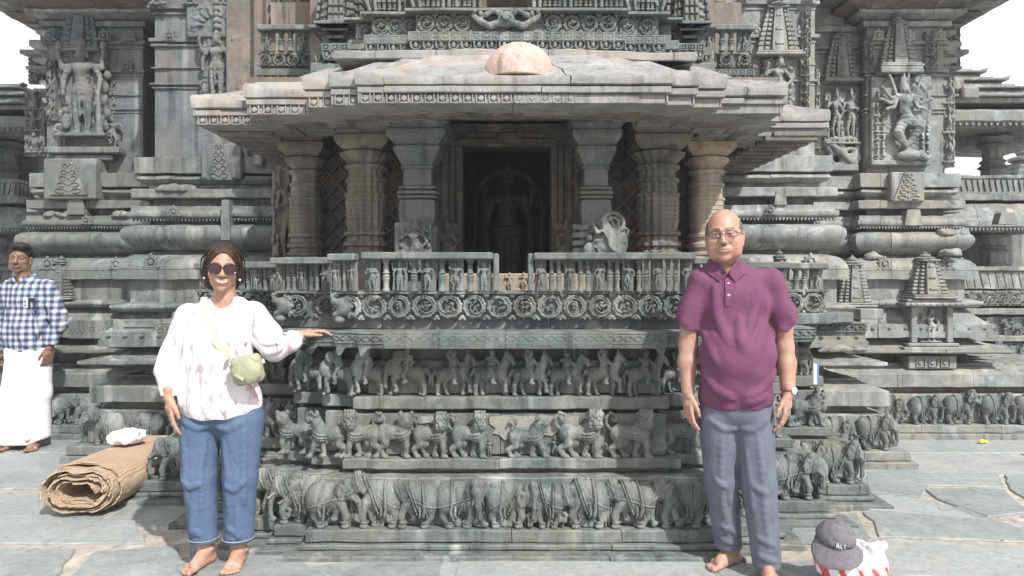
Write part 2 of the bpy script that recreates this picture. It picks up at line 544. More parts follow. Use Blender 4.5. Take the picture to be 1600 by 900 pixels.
# ---- animals of the friezes, carved proud of a wall lying at y = 0 (they face -y)
def elephant_mesh(var, mat, h=0.0034):
    v = Vol((-.235, -.15, -.01), (.2, .03, .31), h)
    ytop = .0
    hd = (-.118, -.062, .195)
    # trunk
    v.ell((.03, -.026, .155), (.095, .062, .082), 0)
    v.ell((.095, -.038, .15), (.075, .08, .086), .010)
    v.ell((-.04, -.028, .17), (.052, .056, .072), .012)
    if var == 1:      # head turned out to the viewer
        v.ell((-.105, -.085, .2), (.05, .042, .058), .02)
        v.ell((-.123, -.1, .24), .024, .012); v.ell((-.087, -.1, .24), .024, .012)
        v.ell((-.16, -.075, .2), (.026, .010, .043), .005, (0, .2, .5)); v.ell((-.05, -.08, .2), (.026, .010, .043), .005, (0, -.2, -.5))
        v.chain([(-.105, -.115, .19, .027), (-.108, -.118, .13, .02), (-.118, -.1, .07, .017), (-.135, -.085, .03, .014), (-.16, -.08, .025, .012)], .01)
        v.chain([(-.13, -.11, .165, .008), (-.142, -.125, .135, .005)], .003); v.chain([(-.082, -.11, .165, .008), (-.072, -.125, .135, .005)], .003)
        hd = (-.105, -.085, .2)
    else:
        lift = {0: 0, 2: .03, 3: -.035, 4: .0}[var]
        hd = (-.12, -.055, .2 + lift)
        v.ell(hd, (.05, .048, .055), .022)
        v.ell((hd[0] + .005, hd[1] - .012, hd[2] + .036), (.03, .03, .028), .014)
        v.ell((hd[0] - .02, hd[1], hd[2] - .025), (.03, .032, .035), .012)
        v.ell((hd[0] + .045, hd[1] - .038, hd[2] - .005), (.034, .011, .05), .004, (.15, .35, 0))
        v.ell((hd[0] + .045, hd[1] - .052, hd[2] - .005), (.022, .009, .037), .003, (.15, .35, 0), 's')
        if var == 0: tr = [(-.155, -.06, .175, .023), (-.178, -.062, .12, .019), (-.178, -.062, .06, .015), (-.165, -.06, .025, .013), (-.15, -.06, .03, .011)]
        elif var == 2: tr = [(-.155, -.062, .2, .024), (-.185, -.066, .185, .019), (-.205, -.066, .205, .016), (-.2, -.066, .235, .013), (-.18, -.066, .24, .011)]
        elif var == 3: tr = [(-.155, -.062, .14, .024), (-.175, -.066, .09, .02), (-.16, -.07, .05, .016), (-.13, -.075, .045, .013), (-.12, -.075, .07, .011), (-.135, -.08, .08, .01)]
        else: tr = [(-.155, -.062, .175, .023), (-.19, -.064, .13, .018), (-.2, -.064, .08, .015), (-.19, -.064, .045, .013), (-.17, -.066, .05, .011), (-.168, -.068, .07, .01)]
        v.chain(tr, .009)
        v.chain([(hd[0] - .03, hd[1] - .035, hd[2] - .035, .008), (hd[0] - .06, hd[1] - .045, hd[2] - .055, .006), (hd[0] - .075, hd[1] - .045, hd[2] - .05, .004)], .004)
        v.ell((hd[0] - .018, hd[1] - .046, hd[2] + .004), .0055, .002)
        v.emb(hd, (1, 0, .35), .007, .005, (hd[0] - .04, -.16, hd[2] - .03), (hd[0] + .07, .03, hd[2] + .08), 0)
    # legs
    L = {0: [(-.07, -.09), (-.03, -.02), (.09, .115), (.05, .02)], 1: [(-.06, -.04), (-.02, -.05), (.1, .09), (.06, .03)],
         2: [(-.07, -.085), (-.03, -.015), (.1, .12), (.05, .04)], 3: [(-.065, -.06), (-.02, -.0), (.09, .11), (.05, .055)],
         4: [(-.07, -.1), (-.03, -.02), (.095, .08), (.05, .07)]}[var]
    for i, (x0, x1) in enumerate(L):
        y = -.055 if i in (0, 2) else -.022
        kn = (.012 if i < 2 else -.0)
        rr = .031 if i < 2 else .036
        xb = x1 + (-.012 if i >= 2 else .008)
        up = .03 if (i == 1 and var in (0, 4)) else 0
        v.chain([(x0, y, .13, rr), ((x0 + x1) / 2 + (-.016 if i < 2 else .02), y - .004, .065 + up, .022), (xb, y, .012 + up, .021)], .014)
        v.ell((xb - .004, y - .003, .012 + up), (.03, .027, .014), .006)
        if i in (0, 2): v.torus((xb, y, .032 + up), .024, .005, 2, .002)
    # harness
    v.emb((-.03, 0, .17), (1, 0, .45), .006, .0105, (-.1, -.16, .05), (.04, .03, .28), 0)
    v.emb((-.012, 0, .17), (1, 0, .45), .0055, .0105, (-.1, -.16, .05), (.05, .03, .28), 420)
    v.emb((.06, 0, .17), (1, 0, -.1 + .08 * var), .006, .0105, (.0, -.16, .06), (.11, .03, .28), 0)
    if var in (0, 3): v.emb((.082, 0, .17), (1, 0, .05), .004, .004, (.04, -.16, .06), (.14, .03, .28), 420)
    v.chain([(.035, -.1, .12, .007), (.038, -.098, .08, .008), (.03, -.096, .065, .004)], .003)
    if var in (3, 2):   # bell rope across the flank
        v.emb((.09, 0, .13), (.5, 0, 1), .005, .004, (.02, -.16, .08), (.19, .03, .2), 300)
    v.chain([(.16, -.03, .17, .008), (.178, -.04, .12, .006), (.172, -.045, .07, .007)], .006)
    v.emb(hd, (1, 0, .9), .004, .006, (hd[0] - .05, -.16, hd[2] - .01), (hd[0] + .05, .03, hd[2] + .09), 500)
    if var in (1, 4): v.emb((.07, 0, .13), (.2, 0, 1), .0045, .007, (-.06, -.16, .09), (.17, .03, .17), 420)
    for q in range(5): v.ell((-.01 + .006 * q, -.098 + .002 * q, .135 - .013 * q), (.006, .006, .007), .001)
    v.chain([(.06, -.11, .14, .006), (.066, -.108, .10, .008), (.06, -.1, .075, .011)], .002)
    v.cap((-.062, -.085, .24), (-.075, -.1, .12), .0035, .0035, .003, 's')
    v.noise(.0007, 160)
    v.cut(1, .012)
    return v.mesh('elephant', mat)

def lion_mesh(var, mat, h=0.0032):
    v = Vol((-.19, -.125, -.01), (.18, .03, .27), h)
    v.ell((.075, -.028, .125), (.05, .042, .045), 0)
    v.ell((.015, -.03, .125), (.07, .038, .036), .02)
    v.ell((-.055, -.04, .135), (.045, .045, .06), .02)
    hx, hz = (-.075, .19)
    if var == 0:      # square head to the front, curls on top
        v.box((hx, -.07, hz + .005), (.039, .038, .039), .012, .008)
        for i in range(4): v.cap((hx - .028 + i * .0187, -.085, hz + .052), (hx - .028 + i * .0187, -.108, hz + .026), .010, .0085, .002)
        v.ell((hx, -.11, hz - .006), (.015, .015, .012), .003)
        for sx in (-1, 1):
            v.ell((hx + sx * .018, -.108, hz + .012), .0098, .001); v.ell((hx + sx * .025, -.1, hz - .012), (.015, .013, .011), .002)
            v.ell((hx + sx * .04, -.06, hz + .03), (.012, .012, .014), .004)
        v.cap((hx - .028, -.112, hz - .026), (hx + .028, -.112, hz - .026), .0065, None, .002, 's')
        v.cap((hx - .02, -.09, hz - .036), (hx + .02, -.09, hz - .036), .008, None, .004)
    elif var == 1:    # head in profile, jaws open
        v.ell((hx, -.05, hz), (.036, .036, .04), .015)
        v.cap((hx - .02, -.055, hz + .01), (hx - .058, -.055, hz + .006), .018, .013, .006)
        v.cap((hx - .015, -.055, hz - .025), (hx - .05, -.055, hz - .03), .012, .009, .004)
        v.ell((hx - .06, -.055, hz + .016), .010, .003); v.ell((hx - .026, -.085, hz + .018), .009, .002)
        v.ell((hx + .006, -.07, hz + .045), (.016, .016, .017), .004); v.torus((hx + .006, -.083, hz + .045), .009, .004, 1, .002)
    else:             # big round mane and grin
        v.ell((hx, -.06, hz - .002), (.046, .042, .042), .012)
        v.ell((hx - .01, -.09, hz + .0), (.022, .02, .018), .006)
        for sx in (-1, 1): v.ell((hx - .01 + sx * .018, -.095, hz + .018), .0085, .002); v.ell((hx + sx * .036, -.06, hz + .036), .014, .003)
        v.cap((hx - .035, -.104, hz - .016), (hx + .015, -.106, hz - .016), .005, None, .002, 's')
    # mane collar
    for i, (a, w_) in enumerate(((.0, .006), (-.018, .005), (-.035, .005))):
        v.emb((hx + .0, -.06, hz - .045 + a), (.25, -.55, 1), w_, .006 - i * .001, (hx - .06, -.14, .08), (hx + .07, .03, hz + .0), 330 if i == 0 else 0)
    # legs
    P = {0: [(-.07, -.085, -.05), (-.035, -.02, -.02), (.085, .1, -.045), (.06, .045, -.02)],
         1: [(-.065, -.115, -.045), (-.035, -.03, -.02), (.085, .11, -.045), (.055, .075, -.02)],
         2: [(-.07, -.07, -.05), (-.035, -.05, -.02), (.085, .075, -.045), (.06, .11, -.02)]}[var]
    for i, (x0, x1, y) in enumerate(P):
        if i < 2: v.chain([(x0, y, .12, .024), ((x0 + x1) / 2 - .008, y - .004, .062, .0165), (x1, y, .018, .0135)], .01)
        else: v.chain([(x0, y, .115, .032), ((x0 + x1) / 2 - .022, y - .004, .075, .02), (x1 + .02, y, .048, .0135), (x1, y, .018, .013)], .01)
        v.ell((x1 - .01, y - .006, .011), (.022, .018, .012), .004)
        for t in (-1, 0, 1): v.ell((x1 - .026, y - .006 + t * .009, .008), (.008, .0055, .007), .002)
    # tail curled over the back
    tl = [(.115, -.03, .14, .009), (.14, -.035, .165, .008), (.145, -.038, .2, .007), (.12, -.04, .225, .007), (.09, -.04, .215, .0065), (.085, -.04, .19, .006), (.1, -.04, .182, .006), (.108, -.042, .195, .009)]
    if var == 1: tl = [(.115, -.03, .14, .009), (.1, -.05, .17, .008), (.075, -.055, .195, .007), (.08, -.055, .225, .007), (.105, -.05, .23, .006), (.115, -.05, .21, .0085)]
    v.chain(tl, .004)
    v.F -= .0012; v.noise(.0008, 170); v.cut(1, .012)
    return v.mesh('lion', mat)

def horse_mesh(var, mat, h=0.0032):
    v = Vol((-.17, -.12, -.01), (.16, .03, .29), h)
    v.ell((.06, -.03, .12), (.05, .042, .04), 0); v.ell((.0, -.03, .122), (.06, .036, .034), .02); v.ell((-.055, -.035, .13), (.038, .038, .042), .02)
    if var < 2:     # horse: arched neck
        v.chain([(-.065, -.04, .14, .032), (-.088, -.045, .19, .024), (-.1, -.05, .222, .019)], .015)
        v.chain([(-.1, -.052, .225, .02), (-.128, -.055, .2, .0135), (-.142, -.055, .18, .011)], .006)
        v.ell((-.092, -.05, .25), (.007, .006, .015), .003)
        for i in range(5): v.ell((-.062 - .008 * i, -.06, .165 + .018 * i), (.012, .012, .009), .002)
        v.emb((-.12, -.05, .2), (1, 0, .7), .004, .003, (-.16, -.12, .15), (-.08, .03, .26))
    else:           # elephant-like mount with a round blanket
        v.ell((-.09, -.05, .15), (.04, .036, .045), .014)
        v.chain([(-.12, -.05, .14, .018), (-.135, -.052, .09, .013), (-.13, -.052, .05, .01)], .006)
    a = var * .02
    legs = [(-.065, -.105 + a, .055, -.05), (-.045, -.06 - a, .0, -.02), (.075, .1, .0, -.045), (.05, .04 + a, .0, -.02)]
    for i, (x0, x1, up, y) in enumerate(legs):
        m = -.03 if i < 2 else .0
        v.chain([(x0, y, .11, .022), ((x0 + x1) / 2 + (-.018 if i < 2 else .012), y - .004, .062 + up * .5, .013), (x1, y, .012 + up * .35, .0095)], .008)
        v.ell((x1 - .004, y - .003, .01 + up * .35), (.014, .013, .01), .003)
    v.chain([(.11, -.03, .14, .01), (.135, -.035, .11, .009), (.13, -.035, .06, .006)], .004)
    # rider
    x = .0
    v.chain([(x, -.045, .15, .024), (x - .005, -.05, .195, .023), (x, -.05, .215, .012)], .008)
    v.ell((x - .004, -.055, .24), (.018, .018, .021), .004); v.ell((x + .006, -.05, .258), (.013, .013, .011), .003)
    v.chain([(x - .02, -.06, .205, .01), (x - .045, -.07, .18, .008), (x - .075, -.06, .185, .007)], .004)
    v.chain([(x + .02, -.055, .205, .01), (x + .035, -.065, .235 - .03 * var, .008), (x + .015, -.065, .262 - .05 * var, .007)], .004)
    v.chain([(x, -.07, .15, .016), (x - .018, -.08, .115, .012), (x - .006, -.08, .08, .009)], .006); v.ell((x - .016, -.082, .076), (.014, .008, .007), .003)
    if var == 2: v.ell((-.045, -.06, .215), (.042, .032, .03), .006); v.torus((-.045, -.06, .2), .035, .008, 2, .003); v.emb((-.045, -.06, .215), (0, 0, 1), .004, .003, (-.1, -.12, .18), (.01, .0, .25))
    v.emb((.03, 0, .12), (1, 0, .1), .005, .003, (.0, -.12, .06), (.06, .03, .18)); v.emb((-.03, 0, .12), (1, 0, .3), .004, .003, (-.07, -.12, .06), (.0, .03, .2), 400)
    v.F -= .0016; v.noise(.0009, 170); v.cut(1, .012)
    return v.mesh('horse_rider', mat)

def figure_mesh(var, mat, H=1.0, h=0.016, slabby=True, name='carved_figure'):
    """jewelled standing figure, unit height (crown to feet), carved proud of y=0. var picks the pose"""
    v = Vol((-.42, -.22, -.03), (.42, .05, 1.16), h)
    sway = {0: .0, 1: .05, 2: -.06, 3: .04, 4: .0}[var % 5]
    y = -.08
    hip = (sway, y, .5); ch = (-sway * .4, y - .005, .72); hd = (sway * .5, y - .02, .93)
    # legs
    if var % 5 in (0, 4):
        v.chain([(hip[0] - .05, y, .5, .075), (-.06, y - .005, .27, .05), (-.06, y, .05, .036)], .02)
        v.chain([(hip[0] + .05, y, .5, .075), (.06, y - .005, .27, .05), (.06, y, .05, .036)], .02)
        ft = (-.065, .065)
    elif var % 5 in (1, 3):
        v.chain([(hip[0] - .05, y, .5, .075), (-.1, y - .02, .28, .05), (-.03, y, .05, .034)], .02)
        v.chain([(hip[0] + .05, y, .5, .075), (.08, y - .01, .27, .052), (.1, y, .05, .036)], .02)
        ft = (-.03, .11)
    else:
        v.chain([(hip[0] - .05, y, .5, .075), (-.17, y - .03, .34, .052), (-.06, y - .03, .17, .034)], .02)
        v.chain([(hip[0] + .05, y, .5, .075), (.1, y - .02, .27, .052), (.04, y, .05, .036)], .02)
        ft = (-.06, .05)
    v.ell((ft[0], y - .03, .025 if var % 5 != 2 else .13), (.035, .06, .025), .01); v.ell((ft[1], y - .03, .025), (.035, .06, .025), .01)
    # trunk
    v.ell(hip, (.12, .075, .085), .03)
    v.chain([(hip[0], y, .53, .085), (0, y, .63, .068), (ch[0], y - .01, .73, .09)], .03)
    v.ell((ch[0] - .05, y - .06, .745), .045, .012); v.ell((ch[0] + .05, y - .06, .745), .045, .012)
    v.cap((ch[0] - .12, y, .79), (ch[0] + .12, y, .79), .042, None, .02)
    v.cap((ch[0], y, .8), hd, .036, None, .015)
    # head, crown, ornaments
    v.ell(hd, (.058, .06, .075), .01)
    v.ell((hd[0], hd[1] - .06, hd[2] - .005), (.012, .014, .02), .006)
    v.chain([(hd[0], hd[1], hd[2] + .04, .062), (hd[0], hd[1], hd[2] + .12, .045), (hd[0], hd[1], hd[2] + .19, .018)], .006)
    for q in (.045, .085, .125): v.torus((hd[0], hd[1], hd[2] + q), .068 - q * .22, .009, 2, .003)
    for s_ in (-1, 1): v.ell((hd[0] + s_ * .068, hd[1], hd[2] - .03), (.018, .018, .035), .004)
    v.emb((ch[0], y, .79), (0, .5, 1), .012, .014, (ch[0] - .12, -.22, .7), (ch[0] + .12, .05, .86), 60)
    v.emb((ch[0], y, .68), (.3, 0, 1), .009, .01, (ch[0] - .14, -.22, .6), (ch[0] + .14, .05, .75), 90)
    v.emb((hip[0], y, .55), (0, .2, 1), .016, .018, (hip[0] - .16, -.22, .48), (hip[0] + .16, .05, .62), 70)
    for q in (.45, .38, .3): v.emb((hip[0], y, q), (.15, .3, 1), .011, .011, (-.22, -.22, .2), (.22, .05, .55), 60)
    v.chain([(hip[0], y - .09, .52, .02), (hip[0] * .5, y - .08, .36, .022), (0, y - .06, .2, .012)], .01)
    # arms
    A = {0: [((-.15, .78), (-.2, .62), (-.12, .56)), ((.15, .78), (.21, .63), (.2, .84))],
         1: [((-.15, .78), (-.24, .7), (-.2, .9)), ((.15, .78), (.23, .62), (.14, .5))],
         2: [((-.15, .78), (-.25, .84), (-.13, .98)), ((.15, .78), (.25, .7), (.26, .53))],
         3: [((-.15, .78), (-.22, .62), (-.08, .66)), ((.15, .78), (.24, .66), (.1, .7))],
         4: [((-.15, .78), (-.22, .62), (-.2, .45)), ((.15, .78), (.22, .62), (.2, .45)), ((-.14, .8), (-.24, .76), (-.27, .93)), ((.14, .8), (.24, .76), (.27, .93))]}[var % 5]
    for (s0, e0, w0) in A:
        v.chain([(s0[0] + ch[0], y, s0[1], .038), (e0[0], y - .02, e0[1], .03), (w0[0], y - .05, w0[1], .022)], .01)
        v.ell((w0[0], y - .05, w0[1] + .01), (.03, .03, .035), .006)
        v.torus((s0[0] * .55 + e0[0] * .45, y - .01, s0[1] * .55 + e0[1] * .45), .034, .01, 2, .002)
        if var % 5 == 4 and w0[1] > .9: v.ell((w0[0], y - .04, w0[1] + .08), (.045, .03, .05), .004)
    if var % 5 == 4: v.chain([(.2, y - .05, .44, .03), (.21, y - .05, .2, .03), (.22, y - .05, .04, .045)], .004)
    if var % 5 == 3: v.ell((0, y - .09, .68), (.09, .035, .035), .004)    # drum
    if slabby:
        v.box((0, -.012, .5), (.26, .022, .53), .005, .004)
        v.torus((hd[0], -.03, hd[2] + .02), .16, .02, 1, .006)
        for s_ in (-1, 1):
            for q in range(6):
                v.ell((s_ * (.25 + .02 * math.sin(q * 2.1)), -.04, .1 + q * .15), (.045, .04, .06), .012, (0, s_ * .6 * math.sin(q), 0))
            v.ell((s_ * .2, -.07, .16), (.05, .05, .1), .01); v.ell((s_ * .2, -.09, .285), .038, .006)
        v.box((0, -.07, .0), (.3, .09, .025), .008, .004)
    v.noise(.0035, 40)
    v.cut(1, .02)
    return v.mesh(name, mat)

def roundel_mesh(var, mat, h=0.0031):
    """one turn of the vine scroll, ring radius about .06"""
    v = Vol((-.085, -.06, -.085), (.085, .02, .085), h)
    rr = random.Random(var * 7 + 3)
    v.torus((0, -.014, 0), .059, .0085, 1, 0)
    v.torus((0, -.018, 0), .045, .0045, 1, .001)
    pts = []
    s_ = 1 if var % 2 else -1
    for i in range(15):
        t = i / 14; a = 4.2 * t * s_ + var; r = .046 * (1 - t) + .008
        pts.append((r * math.cos(a), -.022, r * math.sin(a), .0065 - .002 * t))
    v.chain(pts, .002)
    for i in range(7):
        a = rr.uniform(0, 6.28); r = rr.uniform(.008, .034)
        v.ell((r * math.cos(a), -.026, r * math.sin(a)), (rr.uniform(.006, .014), .012, rr.uniform(.005, .009)), .002, (0, rr.uniform(0, 3), 0))
    for i in range(10):
        a = i * PI / 5 + .2
        v.ell((.068 * math.cos(a), -.013, .068 * math.sin(a)), (.008, .008, .005), .002, (0, -a + .5, 0))
    for sx in (-1, 1):
        for sz in (-1, 1):
            v.ell((sx * .066, -.012, sz * .062), (.017, .014, .011), .003, (0, sx * sz * .8, 0)); v.ell((sx * .058, -.015, sz * .072), (.010, .012, .007), .002)
    v.noise(.0006, 200); v.cut(1, .008)
    return v.mesh('scroll_roundel', mat)
# ------------------------------------------------------------ materials
def new_mat(name):
    m = bpy.data.materials.new(name); m.use_nodes = True
    nt = m.node_tree; nt.nodes.clear()
    o = nt.nodes.new('ShaderNodeOutputMaterial'); b = nt.nodes.new('ShaderNodeBsdfPrincipled')
    nt.links.new(b.outputs['BSDF'], o.inputs['Surface'])
    return m, nt, b
def N(nt, t, **kw):
    n = nt.nodes.new('ShaderNode' + t)
    for k, v in kw.items():
        if hasattr(n, k): setattr(n, k, v)
        else: n.inputs[k.replace('_', ' ')].default_value = v
    return n
def ramp(nt, fac, stops, interp='LINEAR'):
    r = nt.nodes.new('ShaderNodeValToRGB'); e = r.color_ramp.elements
    r.color_ramp.interpolation = interp
    while len(e) < len(stops): e.new(0.5)
    for i, (p, c) in enumerate(stops):
        e[i].position = p; e[i].color = (*c, 1) if len(c) == 3 else c
    nt.links.new(fac, r.inputs['Fac']); return r.outputs['Color']
def mixc(nt, fac, a, b, mode='MIX'):
    m = nt.nodes.new('ShaderNodeMixRGB'); m.blend_type = mode
    for s, v in ((m.inputs['Fac'], fac), (m.inputs['Color1'], a), (m.inputs['Color2'], b)):
        if isinstance(v, (int, float)): s.default_value = v
        elif isinstance(v, tuple): s.default_value = (*v, 1) if len(v) == 3 else v
        else: nt.links.new(v, s)
    return m.outputs['Color']
def math_(nt, op, a, b=None, clamp=False):
    m = nt.nodes.new('ShaderNodeMath'); m.operation = op; m.use_clamp = clamp
    for s, v in zip(m.inputs, (a, b)):
        if v is None: continue
        if isinstance(v, (int, float)): s.default_value = v
        else: nt.links.new(v, s)
    return m.outputs[0]
def coords(nt, kind='pos', scale=(1, 1, 1)):
    if kind == 'pos': s = nt.nodes.new('ShaderNodeNewGeometry').outputs['Position']
    else: s = nt.nodes.new('ShaderNodeTexCoord').outputs['Object']
    mp = nt.nodes.new('ShaderNodeMapping'); mp.inputs['Scale'].default_value = scale
    nt.links.new(s, mp.inputs['Vector']); return mp.outputs['Vector']
def noise(nt, vec, scale, detail=4, rough=.55, dist=0):
    n = nt.nodes.new('ShaderNodeTexNoise'); n.inputs['Scale'].default_value = scale; n.inputs['Detail'].default_value = detail
    n.inputs['Roughness'].default_value = rough; n.inputs['Distortion'].default_value = dist
    nt.links.new(vec, n.inputs['Vector']); return n.outputs['Fac']
def bump(nt, b, h, strength=.3, dist=.004, prev=None):
    n = nt.nodes.new('ShaderNodeBump'); n.inputs['Strength'].default_value = strength; n.inputs['Distance'].default_value = dist
    nt.links.new(h, n.inputs['Height'])
    if prev is not None: nt.links.new(prev, n.inputs['Normal'])
    nt.links.new(n.outputs['Normal'], b.inputs['Normal']); return n.outputs['Normal']

def stone(name, dark, light, stain=(.3, .2, .13), stain_amt=.0, pale=(.42, .42, .41), pale_amt=.15, rough=.72, pit=.35, grain=1.0, seed=0.0):
    m, nt, b = new_mat(name)
    p0 = coords(nt)
    ad = nt.nodes.new('ShaderNodeVectorMath'); ad.operation = 'ADD'; ad.inputs[1].default_value = (seed, seed * 1.7, seed * .6)
    nt.links.new(p0, ad.inputs[0]); p = ad.outputs[0]
    big = noise(nt, p, 1.4, 5, .6)
    mid = noise(nt, p, 9, 6, .65)
    c = ramp(nt, big, [(.3, dark), (.52, tuple((a + d) / 2 for a, d in zip(dark, light))), (.72, light)])
    c = mixc(nt, .55, c, ramp(nt, mid, [(.25, tuple(x * .62 for x in dark)), (.5, tuple((a + d) / 2 for a, d in zip(dark, light))), (.8, tuple(min(1, x * 1.25) for x in light))]))
    fine = noise(nt, p, 70, 3, .7)
    c = mixc(nt, .5, c, ramp(nt, fine, [(.3, (.55, .55, .55)), (.7, (1.25, 1.25, 1.25))]), 'MULTIPLY')
    # rain streaks
    st = nt.nodes.new('ShaderNodeMapping'); st.inputs['Scale'].default_value = (9, 9, .8); nt.links.new(p, st.inputs['Vector'])
    s = noise(nt, st.outputs['Vector'], 1.6, 4, .6)
    c = mixc(nt, ramp(nt, s, [(.54, (0, 0, 0)), (.68, (.78, .78, .78))]), c, tuple(x * .45 for x in dark))
    c = mixc(nt, ramp(nt, noise(nt, st.outputs['Vector'], .9, 3, .5), [(.58, (0, 0, 0)), (.76, (.7, .7, .7))]), c, pale)
    # lichen and whitish bloom
    w = noise(nt, p, 3.7, 7, .7, .6)
    c = mixc(nt, math_(nt, 'MULTIPLY', ramp(nt, w, [(.52, (0, 0, 0)), (.68, (1, 1, 1))]), pale_amt), c, pale)
    if stain_amt > 0:
        w2 = noise(nt, p, 2.1, 5, .65, .4)
        c = mixc(nt, math_(nt, 'MULTIPLY', ramp(nt, w2, [(.42, (0, 0, 0)), (.6, (1, 1, 1))]), stain_amt), c, stain)
    nt.links.new(c, b.inputs['Base Color'])
    b.inputs['Roughness'].default_value = rough
    b.inputs['Specular IOR Level'].default_value = .35
    h = math_(nt, 'ADD', math_(nt, 'MULTIPLY', noise(nt, p, 26 * grain, 6, .68), 1.0), math_(nt, 'MULTIPLY', noise(nt, p, 130 * grain, 4, .7), .45))
    bump(nt, b, h, pit, .012)
    return m

M_STONE = stone('grey_green_schist', (.072, .089, .087), (.172, .193, .187), (.20, .165, .13), .3, (.44, .44, .42), .35)
M_STONE_L = stone('sunlit_pale_schist', (.125, .138, .136), (.265, .282, .277), (.30, .25, .20), .35, (.52, .53, .52), .5, seed=4.0)  # paler copy of the schist, sunlight and haze put into its colour
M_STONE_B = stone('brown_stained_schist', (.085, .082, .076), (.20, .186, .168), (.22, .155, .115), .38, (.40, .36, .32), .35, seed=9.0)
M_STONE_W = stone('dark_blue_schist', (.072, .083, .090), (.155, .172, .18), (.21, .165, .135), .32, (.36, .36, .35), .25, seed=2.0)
M_ROOF = stone('sun_bleached_roof_stone', (.175, .175, .17), (.30, .298, .29), (.32, .265, .235), .45, (.42, .42, .41), .5, seed=6.0, pit=.25)
M_FOOT = stone('yellowish_inner_stone', (.23, .20, .17), (.38, .335, .285), (.38, .28, .2), .4, (.55, .48, .4), .5, seed=12.0)
M_PINK = stone('pink_granite', (.42, .30, .25), (.58, .45, .39), (.5, .33, .26), .4, (.66, .56, .5), .5, seed=15.0, pit=.5, grain=2.2)

def simple(name, col, rough=.6, metal=0, spec=.4, var=.0, scale=20, bumpv=0, sub=0):
    m, nt, b = new_mat(name)
    p = coords(nt)
    if var > 0:
        n = noise(nt, p, scale, 5)
        c = ramp(nt, n, [(.3, tuple(x * (1 - var) for x in col)), (.7, tuple(min(1, x * (1 + var)) for x in col))])
        nt.links.new(c, b.inputs['Base Color'])
    else: b.inputs['Base Color'].default_value = (*col, 1)
    b.inputs['Roughness'].default_value = rough; b.inputs['Metallic'].default_value = metal
    b.inputs['Specular IOR Level'].default_value = spec
    if sub: b.inputs['Subsurface Weight'].default_value = sub; b.inputs['Subsurface Radius'].default_value = (.012, .005, .003); b.inputs['Subsurface Scale'].default_value = 1
    if bumpv: bump(nt, b, noise(nt, p, scale * 4, 5), bumpv, .003)
    return m

M_CELLA_SHADE = stone('shade_black_stone', (.024, .024, .024), (.05, .049, .047), (.04, .03, .025), .2, (.07, .07, .068), .2, seed=30)  # near-black colour puts the deep shade of the doorway into the cella stone
# ------------------------------------------------------------ ground
def paving():
    m, nt, b = new_mat('schist_paving')
    p = coords(nt)
    at = nt.nodes.new('ShaderNodeAttribute'); at.attribute_name = 'slab_tone'
    c = ramp(nt, noise(nt, p, 2.4, 6, .65), [(.3, (.15, .172, .176)), (.5, (.245, .265, .263)), (.72, (.36, .375, .37))])
    c = mixc(nt, .6, c, ramp(nt, at.outputs['Fac'], [(0, (.20, .222, .226)), (.5, (.285, .303, .30)), (1, (.37, .38, .37))]))
    c = mixc(nt, .55, c, ramp(nt, noise(nt, p, 24, 6, .7), [(.3, (.52, .52, .52)), (.72, (1.25, 1.25, 1.23))]), 'MULTIPLY')
    # trodden dust and dark wet marks
    c = mixc(nt, ramp(nt, noise(nt, p, 3.1, 7, .7, 1.2), [(.55, (0, 0, 0)), (.7, (.6, .6, .6))]), c, (.42, .385, .33))
    c = mixc(nt, ramp(nt, noise(nt, p, 1.7, 5, .6, .8), [(.6, (0, 0, 0)), (.72, (.65, .65, .65))]), c, (.11, .12, .12))
    nt.links.new(c, b.inputs['Base Color'])
    r = ramp(nt, noise(nt, p, 3, 4), [(.3, (.42, .42, .42)), (.7, (.75, .75, .75))]); nt.links.new(r, b.inputs['Roughness'])
    h = math_(nt, 'ADD', noise(nt, p, 9, 7, .6), math_(nt, 'MULTIPLY', noise(nt, p, 80, 4, .7), .3))
    bump(nt, b, h, .35, .015)
    return m
M_PAVE = paving()
M_SAND = stone('sandy_joint_mortar', (.27, .25, .215), (.42, .39, .34), (.34, .28, .22), .3, (.6, .56, .5), .4, seed=20, rough=.9)

